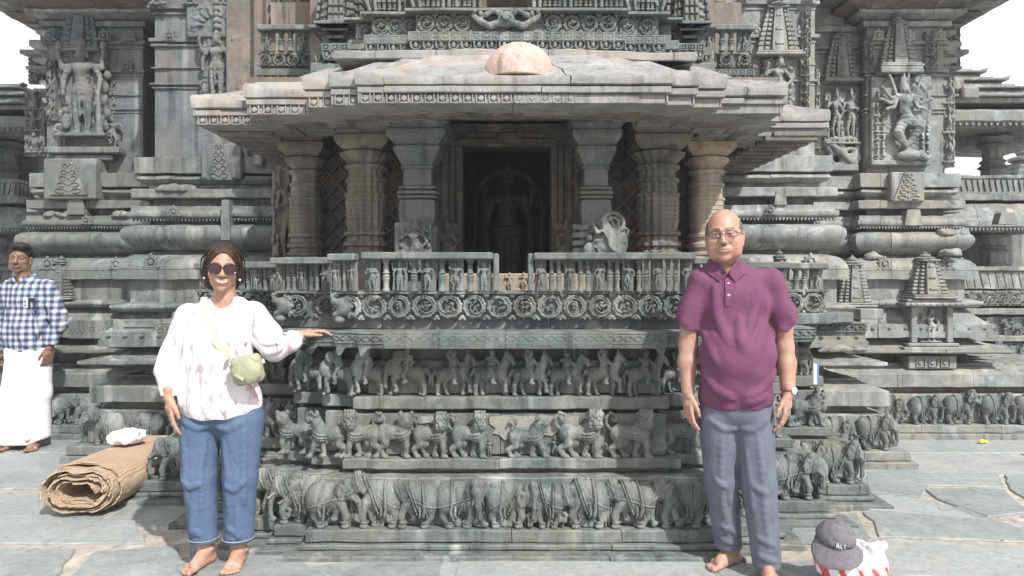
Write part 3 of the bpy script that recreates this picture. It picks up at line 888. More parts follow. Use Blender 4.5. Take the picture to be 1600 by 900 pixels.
def ground():
    me = set_mesh('ground', [(-400, -60, -.012), (400, -60, -.012), (400, 800, -.012), (-400, 800, -.012)], [(0, 1, 2, 3)], M_SAND)
    tag(put('ground', me), kind='structure')
    # flagstones: traced big ones near the people, split rectangles elsewhere
    rr = random.Random(5)
    polys = []
    def G(px, py):
        d = EYE * FOC / (py - 436); return (X(px, d), d)
    traced = [  # outlines read on the paving plane
        [(1340, 900), (1375, 842), (1600, 851), (1690, 905)],
        [(1372, 838), (1362, 812), (1345, 798), (1500, 790), (1655, 846), (1600, 846)],
        [(1352, 795), (1372, 772), (1455, 780), (1540, 812), (1430, 802)],
        [(1462, 778), (1442, 762), (1570, 764), (1610, 800), (1545, 808)],
        [(1355, 768), (1352, 728), (1425, 726), (1455, 760), (1440, 776)],
        [(1577, 764), (1566, 740), (1760, 740), (1800, 790), (1640, 800)],
        [(1437, 757), (1428, 738), (1560, 738), (1572, 760)],
        [(1225, 842), (1245, 812), (1338, 800), (1358, 836), (1365, 842), (1340, 862)],
        [(1130, 905), (1110, 882), (1330, 872), (1334, 905)],
        [(705, 905), (715, 874), (1100, 874), (1128, 905)],
        [(100, 905), (148, 859), (275, 851), (300, 905)],
        [(-80, 905), (-60, 856), (120, 856), (85, 905)],
        [(305, 905), (290, 853), (460, 866), (520, 905)],
        [(525, 905), (480, 886), (540, 876), (695, 876), (690, 905)],
        [(-60, 850), (-70, 812), (215, 812), (230, 848)],
        [(-60, 806), (-90, 770), (64, 770), (66, 808)],
        [(-90, 764), (-140, 735), (150, 730), (62, 764)],
    ]
    for t in traced:
        g = [G(*q) for q in t]; cx = sum(q[0] for q in g) / len(g); cy = sum(q[1] for q in g) / len(g)
        polys.append([(cx + (q[0] - cx) * .985, cy + (q[1] - cy) * .965) for q in g])
    def inside(pt):
        for pl in polys[:len(traced)]:
            c = False; j = len(pl) - 1
            for i in range(len(pl)):
                if ((pl[i][1] > pt[1]) != (pl[j][1] > pt[1])) and (pt[0] < (pl[j][0] - pl[i][0]) * (pt[1] - pl[i][1]) / (pl[j][1] - pl[i][1]) + pl[i][0]): c = not c
                j = i
            if c: return True
        return False
    y = -6.0; rows = []
    while y < 26:
        hgt = rr.uniform(.45, .95); x = -14 + rr.uniform(0, 1)
        while x < 14:
            w = rr.uniform(.7, 1.9)
            g = .012
            q = [(x + g, y + g), (x + w - g, y + g + rr.uniform(-.02, .03)), (x + w - g + rr.uniform(-.04, .04), y + hgt - g), (x + g + rr.uniform(-.04, .04), y + hgt - g)]
            cx, cy = x + w / 2, y + hgt / 2
            hits = sum(inside((x + w * a, y + hgt * b)) for a in (.05, .27, .5, .73, .95) for b in (.05, .5, .95))
            if hits < 5: polys.append(q)
            x += w
        y += hgt
    V = []; F = []; tone = []
    for k, pl in enumerate(polys):
        n = len(pl); z = rr.uniform(-.002, .002) if k < len(traced) else rr.uniform(-.006, -.002); t = rr.random()
        cx = sum(p[0] for p in pl) / n; cy = sum(p[1] for p in pl) / n
        # wavy edge
        pts = []
        for i in range(n):
            a = pl[i]; b = pl[(i + 1) % n]
            L = math.hypot(b[0] - a[0], b[1] - a[1]); m = max(2, int(L / .09))
            for j in range(m):
                u = j / m
                wob = .010 if j else 0
                pts.append((a[0] + (b[0] - a[0]) * u + rr.uniform(-wob, wob), a[1] + (b[1] - a[1]) * u + rr.uniform(-wob, wob)))
        b0 = len(V); m = len(pts)
        for s_, zz in ((1.0, -.02), (1.0, z - .006), (None, z)):
            for p in pts:
                if s_ is None:
                    dx, dy = cx - p[0], cy - p[1]; L = math.hypot(dx, dy) + 1e-6
                    V.append((p[0] + dx / L * .007, p[1] + dy / L * .007, zz))
                else: V.append((p[0], p[1], zz))
        for r in range(2):
            for i in range(m): F.append((b0 + r * m + i, b0 + r * m + (i + 1) % m, b0 + (r + 1) * m + (i + 1) % m, b0 + (r + 1) * m + i)); tone.append(t)
        F.append(tuple(b0 + 2 * m + i for i in range(m))); tone.append(t)
    me = set_mesh('stone_paving', V, F, M_PAVE)
    fixnormals(me)
    at = me.attributes.new('slab_tone', 'FLOAT', 'FACE'); at.data.foreach_set('value', tone[:len(me.polygons)])
    tag(put('stone_paving', me), kind='structure')
ground()

# ------------------------------------------------------------ shared carvings
EL = [elephant_mesh(i, M_STONE) for i in range(5)]
ELM = [mirror_mesh(m, 'elephant') for m in EL]
LI = [lion_mesh(i, M_STONE) for i in range(3)]
LIM = [mirror_mesh(m, 'lion') for m in LI]
HO = [horse_mesh(i, M_STONE) for i in range(3)]
HOM = [mirror_mesh(m, 'horse_rider') for m in HO]
FG = [figure_mesh(i, M_STONE, slabby=False) for i in range(5)]
FGM = [mirror_mesh(m, 'carved_figure') for m in FG]
FS = [figure_mesh(i, M_STONE_W, slabby=True, name='niche_figure') for i in range(5)]
RO = [roundel_mesh(i, M_STONE) for i in range(7)]

def recolour(me, mat):
    m = me.copy(); m.materials.clear(); m.materials.append(mat); return m
FS_L = [recolour(m, M_STONE_L) for m in FS]
FS_B = [recolour(m, M_STONE_B) for m in FS]
FG_B = [recolour(m, M_STONE_B) for m in FG]

def segs(plan, off):
    """straight runs of the plan moved outward: (start, unit direction, normal, length)"""
    P = [Vector(p) for p in plan]; n = len(P)
    nr = []
    for i in range(n - 1):
        d = (P[i + 1] - P[i]).normalized(); nr.append(Vector((d.y, -d.x)))
    Q = []
    for i in range(n):
        if i == 0: m = nr[0]
        elif i == n - 1: m = nr[-1]
        else:
            a, b = nr[i - 1], nr[i]; m = (a + b) / max(.2, 1 + a.dot(b))
        Q.append(P[i] + m * off)
    out = []
    for i in range(n - 1):
        d = Q[i + 1] - Q[i]
        if d.dot(P[i + 1] - P[i]) <= 0: continue
        out.append((Q[i], d.normalized(), nr[i], d.length))
    return out

def row(name, parent, plan, off, z, meshes, pitch, seed=0, sc=1.0, minlen=.16, only=None, zj=0.0, jit=.01):
    """carved animals side by side along a plan; a part each"""
    rr = random.Random(seed); k = rr.randrange(9); n = 0
    for (a, d, nr, L) in segs(plan, off):
        if L < minlen: continue
        if only and not only(a, d, nr, L): continue
        m = max(1, int(round(L / pitch)))
        for i in range(m):
            p = a + d * (L * (i + .5) / m + rr.uniform(-jit, jit))
            me = meshes[k % len(meshes)] if not callable(meshes) else meshes(p, k)
            k += rr.choice((1, 1, 2))
            s = sc * rr.uniform(.96, 1.04)
            put(name, me, parent, (p.x, p.y, z), math.atan2(nr.x, -nr.y), (s * .8 if name != 'horse_rider' else s * .9, s * .82, s * 1.02))
            n += 1
    return n

# ------------------------------------------------------------ platform under the porch
def steps(L, R):
    """plan from lists of (half width, distance), outermost first"""
    out = []
    for i, (w, y) in enumerate(L):
        if i == 0: out.append((-w, y))
        else: out.append((-w, L[i - 1][1])); out.append((-w, y))
    rr_ = []
    for i, (w, y) in enumerate(R):
        if i == 0: rr_.append((w, y))
        else: rr_.append((w, R[i - 1][1])); rr_.append((w, y))
    return out + rr_[::-1]
PL = [(2.36, 5.55), (2.36, 4.72), (1.83, 4.3), (1.42, 3.98), (1.24, 3.89), (1.05, 3.80)]
PR = [(2.22, 5.55), (2.22, 4.64), (1.83, 4.3), (1.42, 3.98), (1.24, 3.89), (1.05, 3.80)]
def plat(ins, y_in=None):
    y_in = ins if y_in is None else y_in
    f = lambda T: [(w - ins, y + (y_in if i else 0)) for i, (w, y) in enumerate(T)]
    return steps(f(PL), f(PR))
def band(name, parent, plan, prof, mat, label=None, **kw):
    mb = MB(); sweep(mb, plan, prof, **kw)
    return mb.build(name, mat, parent, angle=40, label=label)

SH = thing('shrine_platform', 'tiered grey stone platform carved with rows of elephants, lions and horse riders under the porch', 'platform', (0, 4.6, 0))
P0 = plat(0); P1 = plat(.15); P2 = plat(.2)
B_ = -.8
band('base_slab', SH, plat(-.05), slab(.06, -.03, .022, B_), M_STONE, seed=1, joints=(.6, 1.6))
band('base_slab', SH, P0, slab(.03, .024, .05, B_), M_STONE, seed=2, joints=(.6, 1.6))
band('frieze_ledge', SH, P0, slab(0, .054, .118, B_), M_STONE, seed=3, joints=(.5, 1.1))
band('frieze_backing', SH, P0, slab(-.08, .122, .365, B_), M_STONE, seed=4, joints=(.5, 1.1))
band('recessed_course', SH, P0, slab(-.2, .36, .392, B_), M_STONE_B, seed=5)
band('frieze_ledge', SH, P1, slab(0, .39, .445, B_), M_STONE, seed=6, joints=(.5, 1.1))
band('frieze_backing', SH, P1, slab(-.068, .449, .675, B_), M_STONE, seed=7, joints=(.4, .9))
band('recessed_course', SH, P1, slab(-.16, .67, .705, B_), M_STONE_B, seed=8)
band('frieze_ledge', SH, P2, slab(0, .700, .768, B_), M_STONE, seed=9, joints=(.5, 1.1))
band('frieze_backing', SH, P2, slab(-.068, .772, .955, B_), M_STONE, seed=10, joints=(.4, .9))
band('recessed_course', SH, P2, slab(-.12, .95, 1.06, B_), M_STONE_W, seed=11)
LED = [(2.25, 5.55), (2.25, 4.72), (1.72, 4.22), (1.27, 4.06), (1.10, 3.97), (.93, 3.90), (.80, 3.84)]
PLED = steps(LED, LED)
band('cornice_ledge', SH, PLED, chamfer([(B_, 1.055), (-.05, 1.055), (-.008, 1.04), (0, 1.066), (0, 1.118), (-.008, 1.126), (B_, 1.13)], .003), M_STONE, seed=12, joints=(.5, 1.1), amp=.0015)
def ledge_ornament():
    mb = MB()
    for (a, d, n, L) in segs(PLED, .002):
        if L < .08: continue
        k = max(1, int(L / .05))
        an = math.atan2(n.x, -n.y)
        for i in range(k):
            p = a + d * (L * (i + .5) / k)
            for sg in (-1, 1):
                M = Matrix.Translation((p.x, p.y, 1.094)) @ Matrix.Rotation(an, 4, 'Z') @ Matrix.Rotation(sg * .62, 4, 'Y')
                mb.box(-.026, .026, -.005, .004, -.0028, .0028, .001, M)
    for (a, d, n, L) in segs(PLED, .001):
        an = math.atan2(n.x, -n.y)
        if L > .1:
            for z in (1.069, 1.119):
                M = Matrix.Translation((a.x, a.y, z)) @ Matrix.Rotation(an, 4, 'Z')
                mb.box(.003, L - .003, -.004, .003, -.0035, .0035, .001, M)
    mb.build('carved_band', M_STONE, SH)
    # stone drops under the corners of the ledge
    for (a, d, n, L) in segs(PLED, -.012):
        if abs(n.y) < .5 or a.y > 4.1: continue
        for e in ((a, 1), (a + d * L, -1)):
            if L < .3 and (e[1] == 1) == (a.x > 0): continue
            p = e[0]; m2 = MB(); s_ = e[1]
            m2.prism([(p.x, 1.056), (p.x + s_ * .075, 1.056), (p.x + s_ * .04, 1.035), (p.x + s_ * .018, 1.0), (p.x + s_ * .006, 1.0), (p.x - s_ * .004, 1.03)], p.y - .004, p.y + .03)
            m2.build('corner_drop', M_STONE, SH)
ledge_ornament()
band('recessed_course', SH, [(-2.15, 5.5), (-2.15, 4.7), (-1.2, 4.2), (-.85, 4.07), (.85, 4.07), (1.2, 4.2), (2.15, 4.7), (2.15, 5.5)], slab(0, 1.125, 1.19, -.1), M_STONE_W, seed=13)

front = lambda a, d, nr, L: nr.y < -.5 or (L > .35 and a.y < 4.9)
EALL = [EL[0], ELM[3], EL[4], ELM[1], EL[1], ELM[2], EL[3], ELM[0], EL[2], ELM[4]]
# front run laid out as on the real frieze
def front_run(parent):
    y = 3.80 + .08
    for (px, me, s, q) in [(467, EL[0], .70, 1.0), (520, ELM[4], .72, 1.0), (590, EL[2], .72, 1.03), (651, EL[4], .68, .97),
                        (722, ELM[1], .76, 1.0), (797, ELM[3], .72, 1.0), (853, EL[1], .52, .96), (912, EL[3], .74, 1.04), (983, EL[4], .74, 1.0), (1059, EL[0], .76, 1.02)]:
        yy = y if px > 480 else y + .07
        put('elephant', me, parent, (X(px, yy), yy, .116), RND.uniform(-.05, .05), (s * 1.08, .78, q))
front_run(SH)
n_el = row('elephant', SH, P0, -.078, .116, [EL[0], EL[4], EL[3]], .22, 5, 1.0, only=lambda a, d, nr, L: (nr.y < -.5 and L < 1.5 and a.x < 0))
n_el += row('elephant', SH, P0, -.078, .116, [ELM[0], ELM[4], ELM[3]], .2, 5, 1.0, only=lambda a, d, nr, L: (nr.y < -.5 and L < 1.5 and a.x > 0) or (abs(nr.x) > .5 and L > .3 and a.y < 5.0))
y = 3.95 + .068
for (px, me, s) in [(459, LI[2], 1.0), (512, LI[1], 1.0), (566, LI[0], 1.04), (617, LIM[2], 1.05), (673, LIM[0], 1.0), (733, LIM[0], 1.02), (824, LIM[1], .9), (908, LIM[0], 1.06), (987, LIM[0], 1.05), (1064, LIM[2], 1.03)]:
    yy = y if 500 < px < 1060 else y + .09
    put('lion', me, SH, (X(px, yy - .04), yy, .443), 0, (s * (.78 if px < 760 else .9), s * .84, s * 1.02))
row('lion', SH, P1, -.066, .443, [LIM[1], LIM[2], LIM[0]], .24, 3, 1.0, only=lambda a, d, nr, L: (nr.y < -.5 and L < 1.5 and a.y > 4.2) or (abs(nr.x) > .5 and L > .3 and a.y < 5.0))
y = 4.0 + .068
for i, (px, me, s) in enumerate([(482, HO[2], 1), (528, HO[2], 1), (575, HO[2], 1), (637, HO[2], 1.05), (708, HOM[0], .98), (768, HOM[1], 1), (828, HOM[0], .98), (885, HOM[1], .96), (943, HOM[0], .98), (1008, HOM[1], .98), (1058, HOM[0], .95)]):
    yy = y if 500 < px < 1050 else y + .09
    put('horse_rider', me, SH, (X(px, yy - .04), yy, .766), 0, (s * (.74 if px < 600 else .86), .9, s * 1.0))
row('horse_rider', SH, P2, -.066, .766, [HOM[1], HOM[0], HO[1]], .25, 3, .86, only=lambda a, d, nr, L: (nr.y < -.5 and L < 1.5 and a.y > 4.2) or (abs(nr.x) > .5 and L > .3 and a.y < 5.0))

# scroll frieze and balustrade
BAL = thing('porch_balustrade', 'carved grey balustrade with dancing figures above a vine scroll frieze, open in the middle', 'balustrade', (0, 4.3, 1.18))
SCR = [(1.95, 5.6), (1.95, 4.60), (1.31, 4.15), (.97, 4.02)]
PSC = steps(SCR, SCR)
band('scroll_backing', BAL, PSC, slab(-.02, 1.182, 1.325, -.12), M_STONE, seed=21, joints=(.5, .95))
band('scroll_border', BAL, PSC, slab(.006, 1.318, 1.334, -.12, .002), M_STONE, seed=22, joints=(.5, .95))
for (a, d, n, L) in segs(PSC, -.022):
    if L < .12: continue
    k = max(1, int(round(L / .138))); an = math.atan2(n.x, -n.y)
    for i in range(k):
        p = a + d * (L * (i + .5) / k)
        put('scroll_roundel', RO[(i * 3 + int(a.y * 10)) % 7], BAL, (p.x, p.y, 1.252), an, (RND.uniform(.9, 1.02), 1.1, RND.uniform(.92, 1.0)))
# makara head at the left end of the scroll
def makara(x, y, z, sx):
    v = Vol((-.1, -.09, -.09), (.1, .02, .09), .0035)
    v.ell((0, -.03, 0), (.055, .04, .05)); v.cap((-.02, -.04, .02), (-.07, -.04, .03), .028, .018, .01); v.cap((-.02, -.04, -.025), (-.065, -.04, -.04), .02, .012, .008)
    v.torus((.01, -.05, .03), .018, .006, 1, .002); v.ell((.01, -.055, .03), .008, .001); v.chain([(-.07, -.04, .035, .015), (-.08, -.045, .06, .012), (-.06, -.045, .07, .009)], .004)
    for i in range(7): v.ell((.03 + .02 * math.cos(i), -.045, .05 * math.sin(i * .9)), (.016, .014, .01), .003, (0, i, 0))
    v.ell((-.03, -.04, -.07), (.035, .03, .02), .006); v.cut(1, .01); v.noise(.0008, 150)
    put('makara_head', v.mesh('makara_head', M_STONE), BAL, (x, y, z), 0, (sx, 1, 1))
makara(-.90, 4.03, 1.25, .8); makara(-1.26, 4.17, 1.25, .8)

def baluster_panel(parent, a, b, ztop, zbot, nfig, ncol, seed, lean=.035, tilt=0, mat=M_STONE, figs=None, k0=0):
    """panel between plan points a and b: top rail, round colonnettes in pairs, figures on slabs"""
    figs = figs or (FG + FGM)
    A = Vector(a); Bv = Vector(b); d = (Bv - A); L = d.length; d.normalize(); n = Vector((d.y, -d.x)); an = math.atan2(n.x, -n.y)
    Mx = Matrix.Translation((A.x, A.y, 0)) @ Matrix.Rotation(an, 4, 'Z')
    rail = MB()
    zt = ztop
    rail.box(0, L, -.045 - lean, .035 - lean, zt - .038, zt, .006, Mx)
    rail.build('top_rail', mat, parent, wob=.002)
    rr = random.Random(seed)
    items = []
    for i in range(nfig):
        items.append('f'); items += ['c'] * ncol
    items.append('f')
    pos = 0; wF = 1.0; wC = .52
    tot = sum(wF if q == 'f' else wC for q in items)
    x = 0
    h = zt - .038 - zbot
    for j, q in enumerate(items):
        w = (wF if q == 'f' else wC) * L / tot
        xc = x + w / 2; x += w
        if q == 'f':
            s = h * .9
            p = Mx @ Vector((xc, -.012 - lean * .4, 0))
            me = figs[(k0 + rr.randrange(len(figs))) % len(figs)]
            sl = MB(); sl.box(xc - w * .40, xc + w * .40, -.016, .004, zbot, zt - .036, .003, Matrix.Translation((0, 0, 0)) @ Mx)
            so = sl.build('figure_slab', mat, parent)
            put('carved_figure', me, parent, (p.x, p.y, zbot + .006), an, (s * min(1, w / (.5 * s) * .75), s * .8, s * .93))
        else:
            r = min(w * .33, .019)
            mb = MB()
            pr = [(r * 1.25, 0), (r * 1.25, .012), (r * .9, .018), (r * .95, h * .3), (r * 1.1, h * .36), (r * 1.25, h * .4), (r * 1.05, h * .43), (r * 1.3, h * .47), (r * .8, h * .53), (r * 1.2, h * .57), (r * .95, h * .62), (r * .85, h * .88), (r * 1.3, h * .93), (r * 1.3, h)]
            p = Mx @ Vector((xc, -.008 - lean * .3, 0))
            mb.lathe((p.x, p.y, zbot), pr, 12)
            mb.build('colonnette', mat, parent, angle=50)
zb = 1.334
baluster_panel(BAL, (-.80, 4.02), (-.10, 4.02), 1.543, zb, 4, 1, 3)
baluster_panel(BAL, (-.97, 4.025), (-.82, 4.0), 1.535, zb, 1, 1, 5)
baluster_panel(BAL, (.115, 4.02), (.975, 4.02), 1.54, zb, 5, 2, 8)
baluster_panel(BAL, (-1.33, 4.2), (-1.0, 4.15), 1.52, zb, 2, 2, 12)
baluster_panel(BAL, (-1.64, 4.43), (-1.35, 4.36), 1.50, zb, 2, 1, 14)
baluster_panel(BAL, (-1.96, 4.66), (-1.66, 4.66), 1.50, zb, 1, 2, 15)
baluster_panel(BAL, (1.0, 4.18), (1.31, 4.18), 1.52, zb, 2, 2, 16)
baluster_panel(BAL, (1.33, 4.42), (1.62, 4.42), 1.50, zb, 2, 1, 17)
baluster_panel(BAL, (1.64, 4.66), (1.95, 4.66), 1.50, zb, 1, 2, 18)
for (x, w) in ((-.085, .03), (.1, .03)):
    mb = MB(); mb.box(x - w / 2, x + w / 2, 3.975, 4.05, zb, 1.537, .006); mb.build('end_post', M_STONE, BAL)
# carved inner step seen in the gap
def step_panel():
    mb = MB(); mb.box(-.42, .42, 4.25, 4.4, 1.18, 1.432, .006)
    mb.build('inner_step', M_FOOT, BAL)
    for i in range(4):
        put('carved_figure', recolour(FG[i], M_FOOT), BAL, (-.1 + i * .085, 4.247, 1.345), 0, (.1, .09, .085))
step_panel()

# ------------------------------------------------------------ porch: floor, pillars, screens, doorway
PO = thing('shrine_porch', 'shaded stone porch with six ringed pillars, diamond lattice screens and a dark doorway', 'porch', (0, 4.8, 1.2))
mb = MB(); mb.box(-.93, .93, 4.07, 6.2, 1.2, 1.27, .01); mb.box(-1.27, 1.27, 4.22, 6.2, 1.195, 1.266, .01); mb.box(-1.9, 1.9, 4.72, 6.2, 1.19, 1.262, .01); mb.build('floor_slab', M_FOOT, PO)
def pillar(x, y, r, kind, mat, z0=1.27, z1=2.34):
    H = z1 - z0
    sq = 1.0 if kind in ('square',) else 0.0
    def pr(seq): return [(r * a, H * b) for a, b in seq]
    if kind == 'square':
        mb = MB(); mb.lathe((x, y, z0), pr([(1.05, 0), (1.05, .04), (1, .045), (1, .36), (1.05, .365), (1.08, .40), (.9, .405)]), 48, 0, 8, 0, 1.0)
        mb.build('pillar_base', mat, PO)
        mb = MB(); mb.lathe((x, y, z0), pr([(.82, .40), (.95, .43), (1.0, .5), (.94, .545), (.80, .55), (1.04, .556), (1.04, .567), (.84, .572), (1.07, .578), (1.07, .592), (.82, .6), (1.02, .606), (1.02, .616), (.78, .625), (.76, .71), (.88, .715), (.88, .728), (.8, .735), (.95, .755), (1.02, .77), (1.2, .80), (1.26, .812), (1.26, .83), (1.1, .835)]), 48, 0, 8, 0, .75)
        mb.build('pillar_shaft', mat, PO)
        cp = [(1.0, .83), (1.15, .845), (1.4, .872), (1.48, .885), (1.48, .915), (1.35, .92), (1.62, .95), (1.62, 1.0)]
        mb = MB(); mb.lathe((x, y, z0), pr(cp), 48, 0, 8, 0, 1.0); mb.build('capital', mat, PO)
    else:
        mb = MB(); mb.lathe((x, y, z0), pr([(1.02, 0), (1.02, .05), (.96, .055), (.96, .235), (1.02, .24), (1.02, .255)]), 48, .05, 8, 0, .8); mb.build('pillar_base', mat, PO)
        seq = [(.95, .25), (1.12, .262), (1.12, .275), (.94, .283), (.94, .30), (1.1, .308), (1.1, .328), (.95, .335), (.92, .36), (1.06, .368), (1.06, .385), (.9, .392), (.93, .42), (.97, .43), (.99, .58), (1.04, .585), (1.04, .60), (.92, .605), (.90, .66), (1.0, .67), (1.0, .685), (.86, .69), (.84, .73), (1.02, .745), (1.06, .757), (.86, .77), (1.1, .80), (1.28, .815), (1.28, .83), (1.02, .842)]
        more = []
        for (r0, zz0), (r1, zz1) in zip(seq[:-1], seq[1:]):
            more.append((r0, zz0))
            if zz1 - zz0 > .045:
                kk = int((zz1 - zz0) / .022)
                for q in range(1, kk):
                    t = q / kk; rm = r0 + (r1 - r0) * t; zq = zz0 + (zz1 - zz0) * t
                    more += [(rm, zq - .004), (rm * 1.035, zq - .002), (rm * 1.035, zq + .002), (rm, zq + .004)]
        seq = more + [seq[-1]]
        mb = MB(); mb.lathe((x, y, z0), pr(seq), 64, .10 if kind == 'star' else .03, 16 if kind == 'star' else 8)
        mb.build('pillar_shaft', mat, PO)
        mb = MB(); mb.lathe((x, y, z0), pr([(1.0, .84), (1.35, .87), (1.42, .885), (1.42, .915), (1.25, .92), (1.55, .945), (1.6, .96), (1.6, 1.0)]), 48, 0, 8, 0, .8); mb.build('capital', mat, PO)
pillar(-.545, 4.36, .112, 'square', M_STONE)
pillar(.485, 4.36, .095, 'square', M_STONE)
pillar(-.885, 4.52, .118, 'star', M_STONE_B)
pillar(.885, 4.52, .122, 'star', M_STONE_B)
pillar(-1.31, 4.74, .105, 'round', M_STONE_B)
pillar(1.235, 4.74, .112, 'round', M_FOOT)
# figures standing before the two front pillars
def pillar_figs():
    mb = MB(); mb.box(-.66, -.455, 4.19, 4.24, 1.3, 1.72, .006); mb.build('figure_slab', M_STONE, PO)
    put('pillar_figure', FS[1], PO, (-.545, 4.195, 1.44), 0, (.3, .28, .27))
    v = Vol((-.15, -.09, -.16), (.15, .03, .16), .0045)
    v.ell((.02, -.02, -.02), (.1, .05, .12))
    for i in range(16):
        a = i * .42; r = .055 + .03 * math.sin(i * 1.7)
        v.torus((.02 + r * math.cos(a), -.05, -.01 + r * 1.3 * math.sin(a)), .02, .0075, 1, .004)
    v.chain([(-.02, -.065, .1, .02), (.0, -.075, .04, .024), (.03, -.07, -.04, .026), (.07, -.06, -.1, .018)], .01)
    v.chain([(.0, -.075, .05, .012), (-.06, -.07, .03, .01), (-.08, -.06, .08, .009)], .006)
    v.torus((.03, -.05, .08), .06, .012, 1, .006); v.torus((.03, -.055, .08), .035, .008, 1, .004)
    v.ell((-.1, -.03, -.08), (.035, .035, .06), .01); v.ell((-.1, -.04, .0), .02, .005)
    v.noise(.0012, 120); v.cut(1, .02)
    put('pillar_figure', v.mesh('pillar_figure', M_STONE), PO, (.535, 4.235, 1.63), label='tangled vine and hero carving before the right front pillar')
    mb = MB()
    for i in range(5): mb.box(.345, .44, 4.24, 4.3, 1.5 + i * .045, 1.53 + i * .045, .004)
    mb.build('ribbed_block', M_STONE, PO)
pillar_figs()
# lattice screens
def lattice(x0, x1, y, z0, z1, cell=.125):
    mb = MB()
    mb.box(x0, x1, y + .02, y + .06, z0, z1)
    sc_ = mb.build('lattice_screen', M_STONE_B, PO)
    m2 = MB()
    nz = int((z1 - z0) / cell); nx = max(1, int(round((x1 - x0) / cell))); cw = (x1 - x0) / nx
    for i in range(nx):
        for j in range(nz + 1):
            cx = x0 + cw * (i + .5); cz = z0 + cell * (j + .5)
            if cz + cell / 2 > z1 + .02: continue
            for sg in (-1, 1):
                L = math.hypot(cw, cell) / 2 * .97; an = math.atan2(cell, cw)
                M = Matrix.Translation((cx, y, cz)) @ Matrix.Rotation(sg * an, 4, 'Y')
                m2.box(-L, L, -.014 + .002 * sg, .024, -.008, .008, .003, M)
            m2.lathe((cx, y - .014, cz), [(.016, -.004), (.016, .004)], 8)
    for x in (x0, x1):
        m2.box(x - .018, x + .018, y - .02, y + .03, z0, z1, .004)
    m2.build('lattice_bars', M_STONE_B, PO)
lattice(-1.24, -1.02, 4.86, 1.27, 2.3); lattice(-.86, -.6, 4.86, 1.27, 2.3); lattice(.60, .84, 4.86, 1.27, 2.3); lattice(1.0, 1.16, 4.86, 1.27, 2.3)
def doorway():
    # jambs built up of recessed strips, lintel above, each with carved attendants at the foot
    zt = 2.27
    for s_ in (-1, 1):
        cx = -.035
        for i, (a, b, yy) in enumerate([(.29, .335, 4.88), (.337, .375, 4.86), (.377, .43, 4.83), (.432, .47, 4.86), (.472, .60, 4.9)]):
            mb = MB(); x0, x1 = sorted((cx + s_ * a, cx + s_ * b))
            mb.box(x0, x1, yy, 5.1, 1.27, zt, .005); mb.build('door_jamb', M_STONE_B, PO, wob=.002)
        mb = MB()
        for k, z in enumerate([1.62, 1.66, 1.80, 1.84, 1.98, 2.02, 2.14, 2.18]):
            x0, x1 = sorted((cx + s_ * .375, cx + s_ * .432)); mb.box(x0, x1, 4.815, 4.85, z, z + .018, .004)
        mb.lathe((cx + s_ * .403, 4.83, 1.5), [(.018, 0), (.024, .03), (.018, .06), (.016, .3), (.024, .32), (.016, .36), (.016, .6), (.026, .62), (.02, .65)], 10)
        mb.build('jamb_colonnette', M_STONE_B, PO)
        me = FS_B[1 if s_ < 0 else 2]
        put('door_guardian', me, PO, (cx + s_ * .395, 4.82, 1.42), 0, (.34, .3, .33))
    mb = MB(); mb.box(-.66, .60, 4.87, 5.1, zt, 2.42, .008); mb.build('door_lintel', M_STONE_B, PO)
    mb = MB(); mb.box(-.36, .28, 4.83, 4.9, zt + .01, zt + .04, .004); mb.box(-.3, .22, 4.85, 4.9, zt + .05, zt + .085, .004)
    mb.box(-.1, .03, 4.82, 4.9, zt + .012, zt + .08, .01); mb.build('lintel_carving', M_STONE_B, PO)
    # cella behind
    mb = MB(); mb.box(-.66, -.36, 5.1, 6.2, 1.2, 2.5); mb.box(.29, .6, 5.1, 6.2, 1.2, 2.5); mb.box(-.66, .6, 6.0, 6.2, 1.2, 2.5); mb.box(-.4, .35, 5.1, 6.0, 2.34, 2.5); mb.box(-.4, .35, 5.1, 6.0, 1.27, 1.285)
    mb.build('cella_wall', M_CELLA_SHADE, PO)
    for (a, b) in ((-1.36, -.66), (.6, 1.28)):
        mb = MB(); mb.box(a, b, 4.92, 5.1, 1.27, 2.42); mb.box(a + .002 if a < 0 else b - .2, a + .2 if a < 0 else b - .002, 5.08, 6.1, 1.27, 2.42); mb.build('back_wall', M_STONE_B, PO)
doorway()
# beams and ceiling
mb = MB()
mb.box(-1.45, 1.45, 4.06, 6.1, 2.44, 2.5)
mb.build('ceiling', M_STONE_B, PO)
mb = MB()
for (x0, x1, y0, y1) in [(-.95, .95, 4.27, 4.45), (-1.3, -.75, 4.43, 4.6), (.75, 1.25, 4.43, 4.6), (-1.5, -1.15, 4.64, 4.86), (1.1, 1.5, 4.64, 4.86)]:
    mb.box(x0, x1, y0, y1, 2.342, 2.438, .01)
for x in (-1.25, -.72, .68, 1.15):
    mb.box(x - .06, x + .06, 4.5, 5.0, 2.36, 2.436, .01)
mb.build('beam', M_STONE_B, PO, wob=.004)
# bracket figure at the left corner
put('bracket_figure', recolour(FS[3], M_STONE_B), PO, (-1.47, 4.82, 1.5), .6, (.3, .5, .58))
mb = MB(); mb.box(-1.54, -1.38, 4.82, 4.95, 1.27, 1.5, .01); mb.build('bracket_block', M_STONE_B, PO)

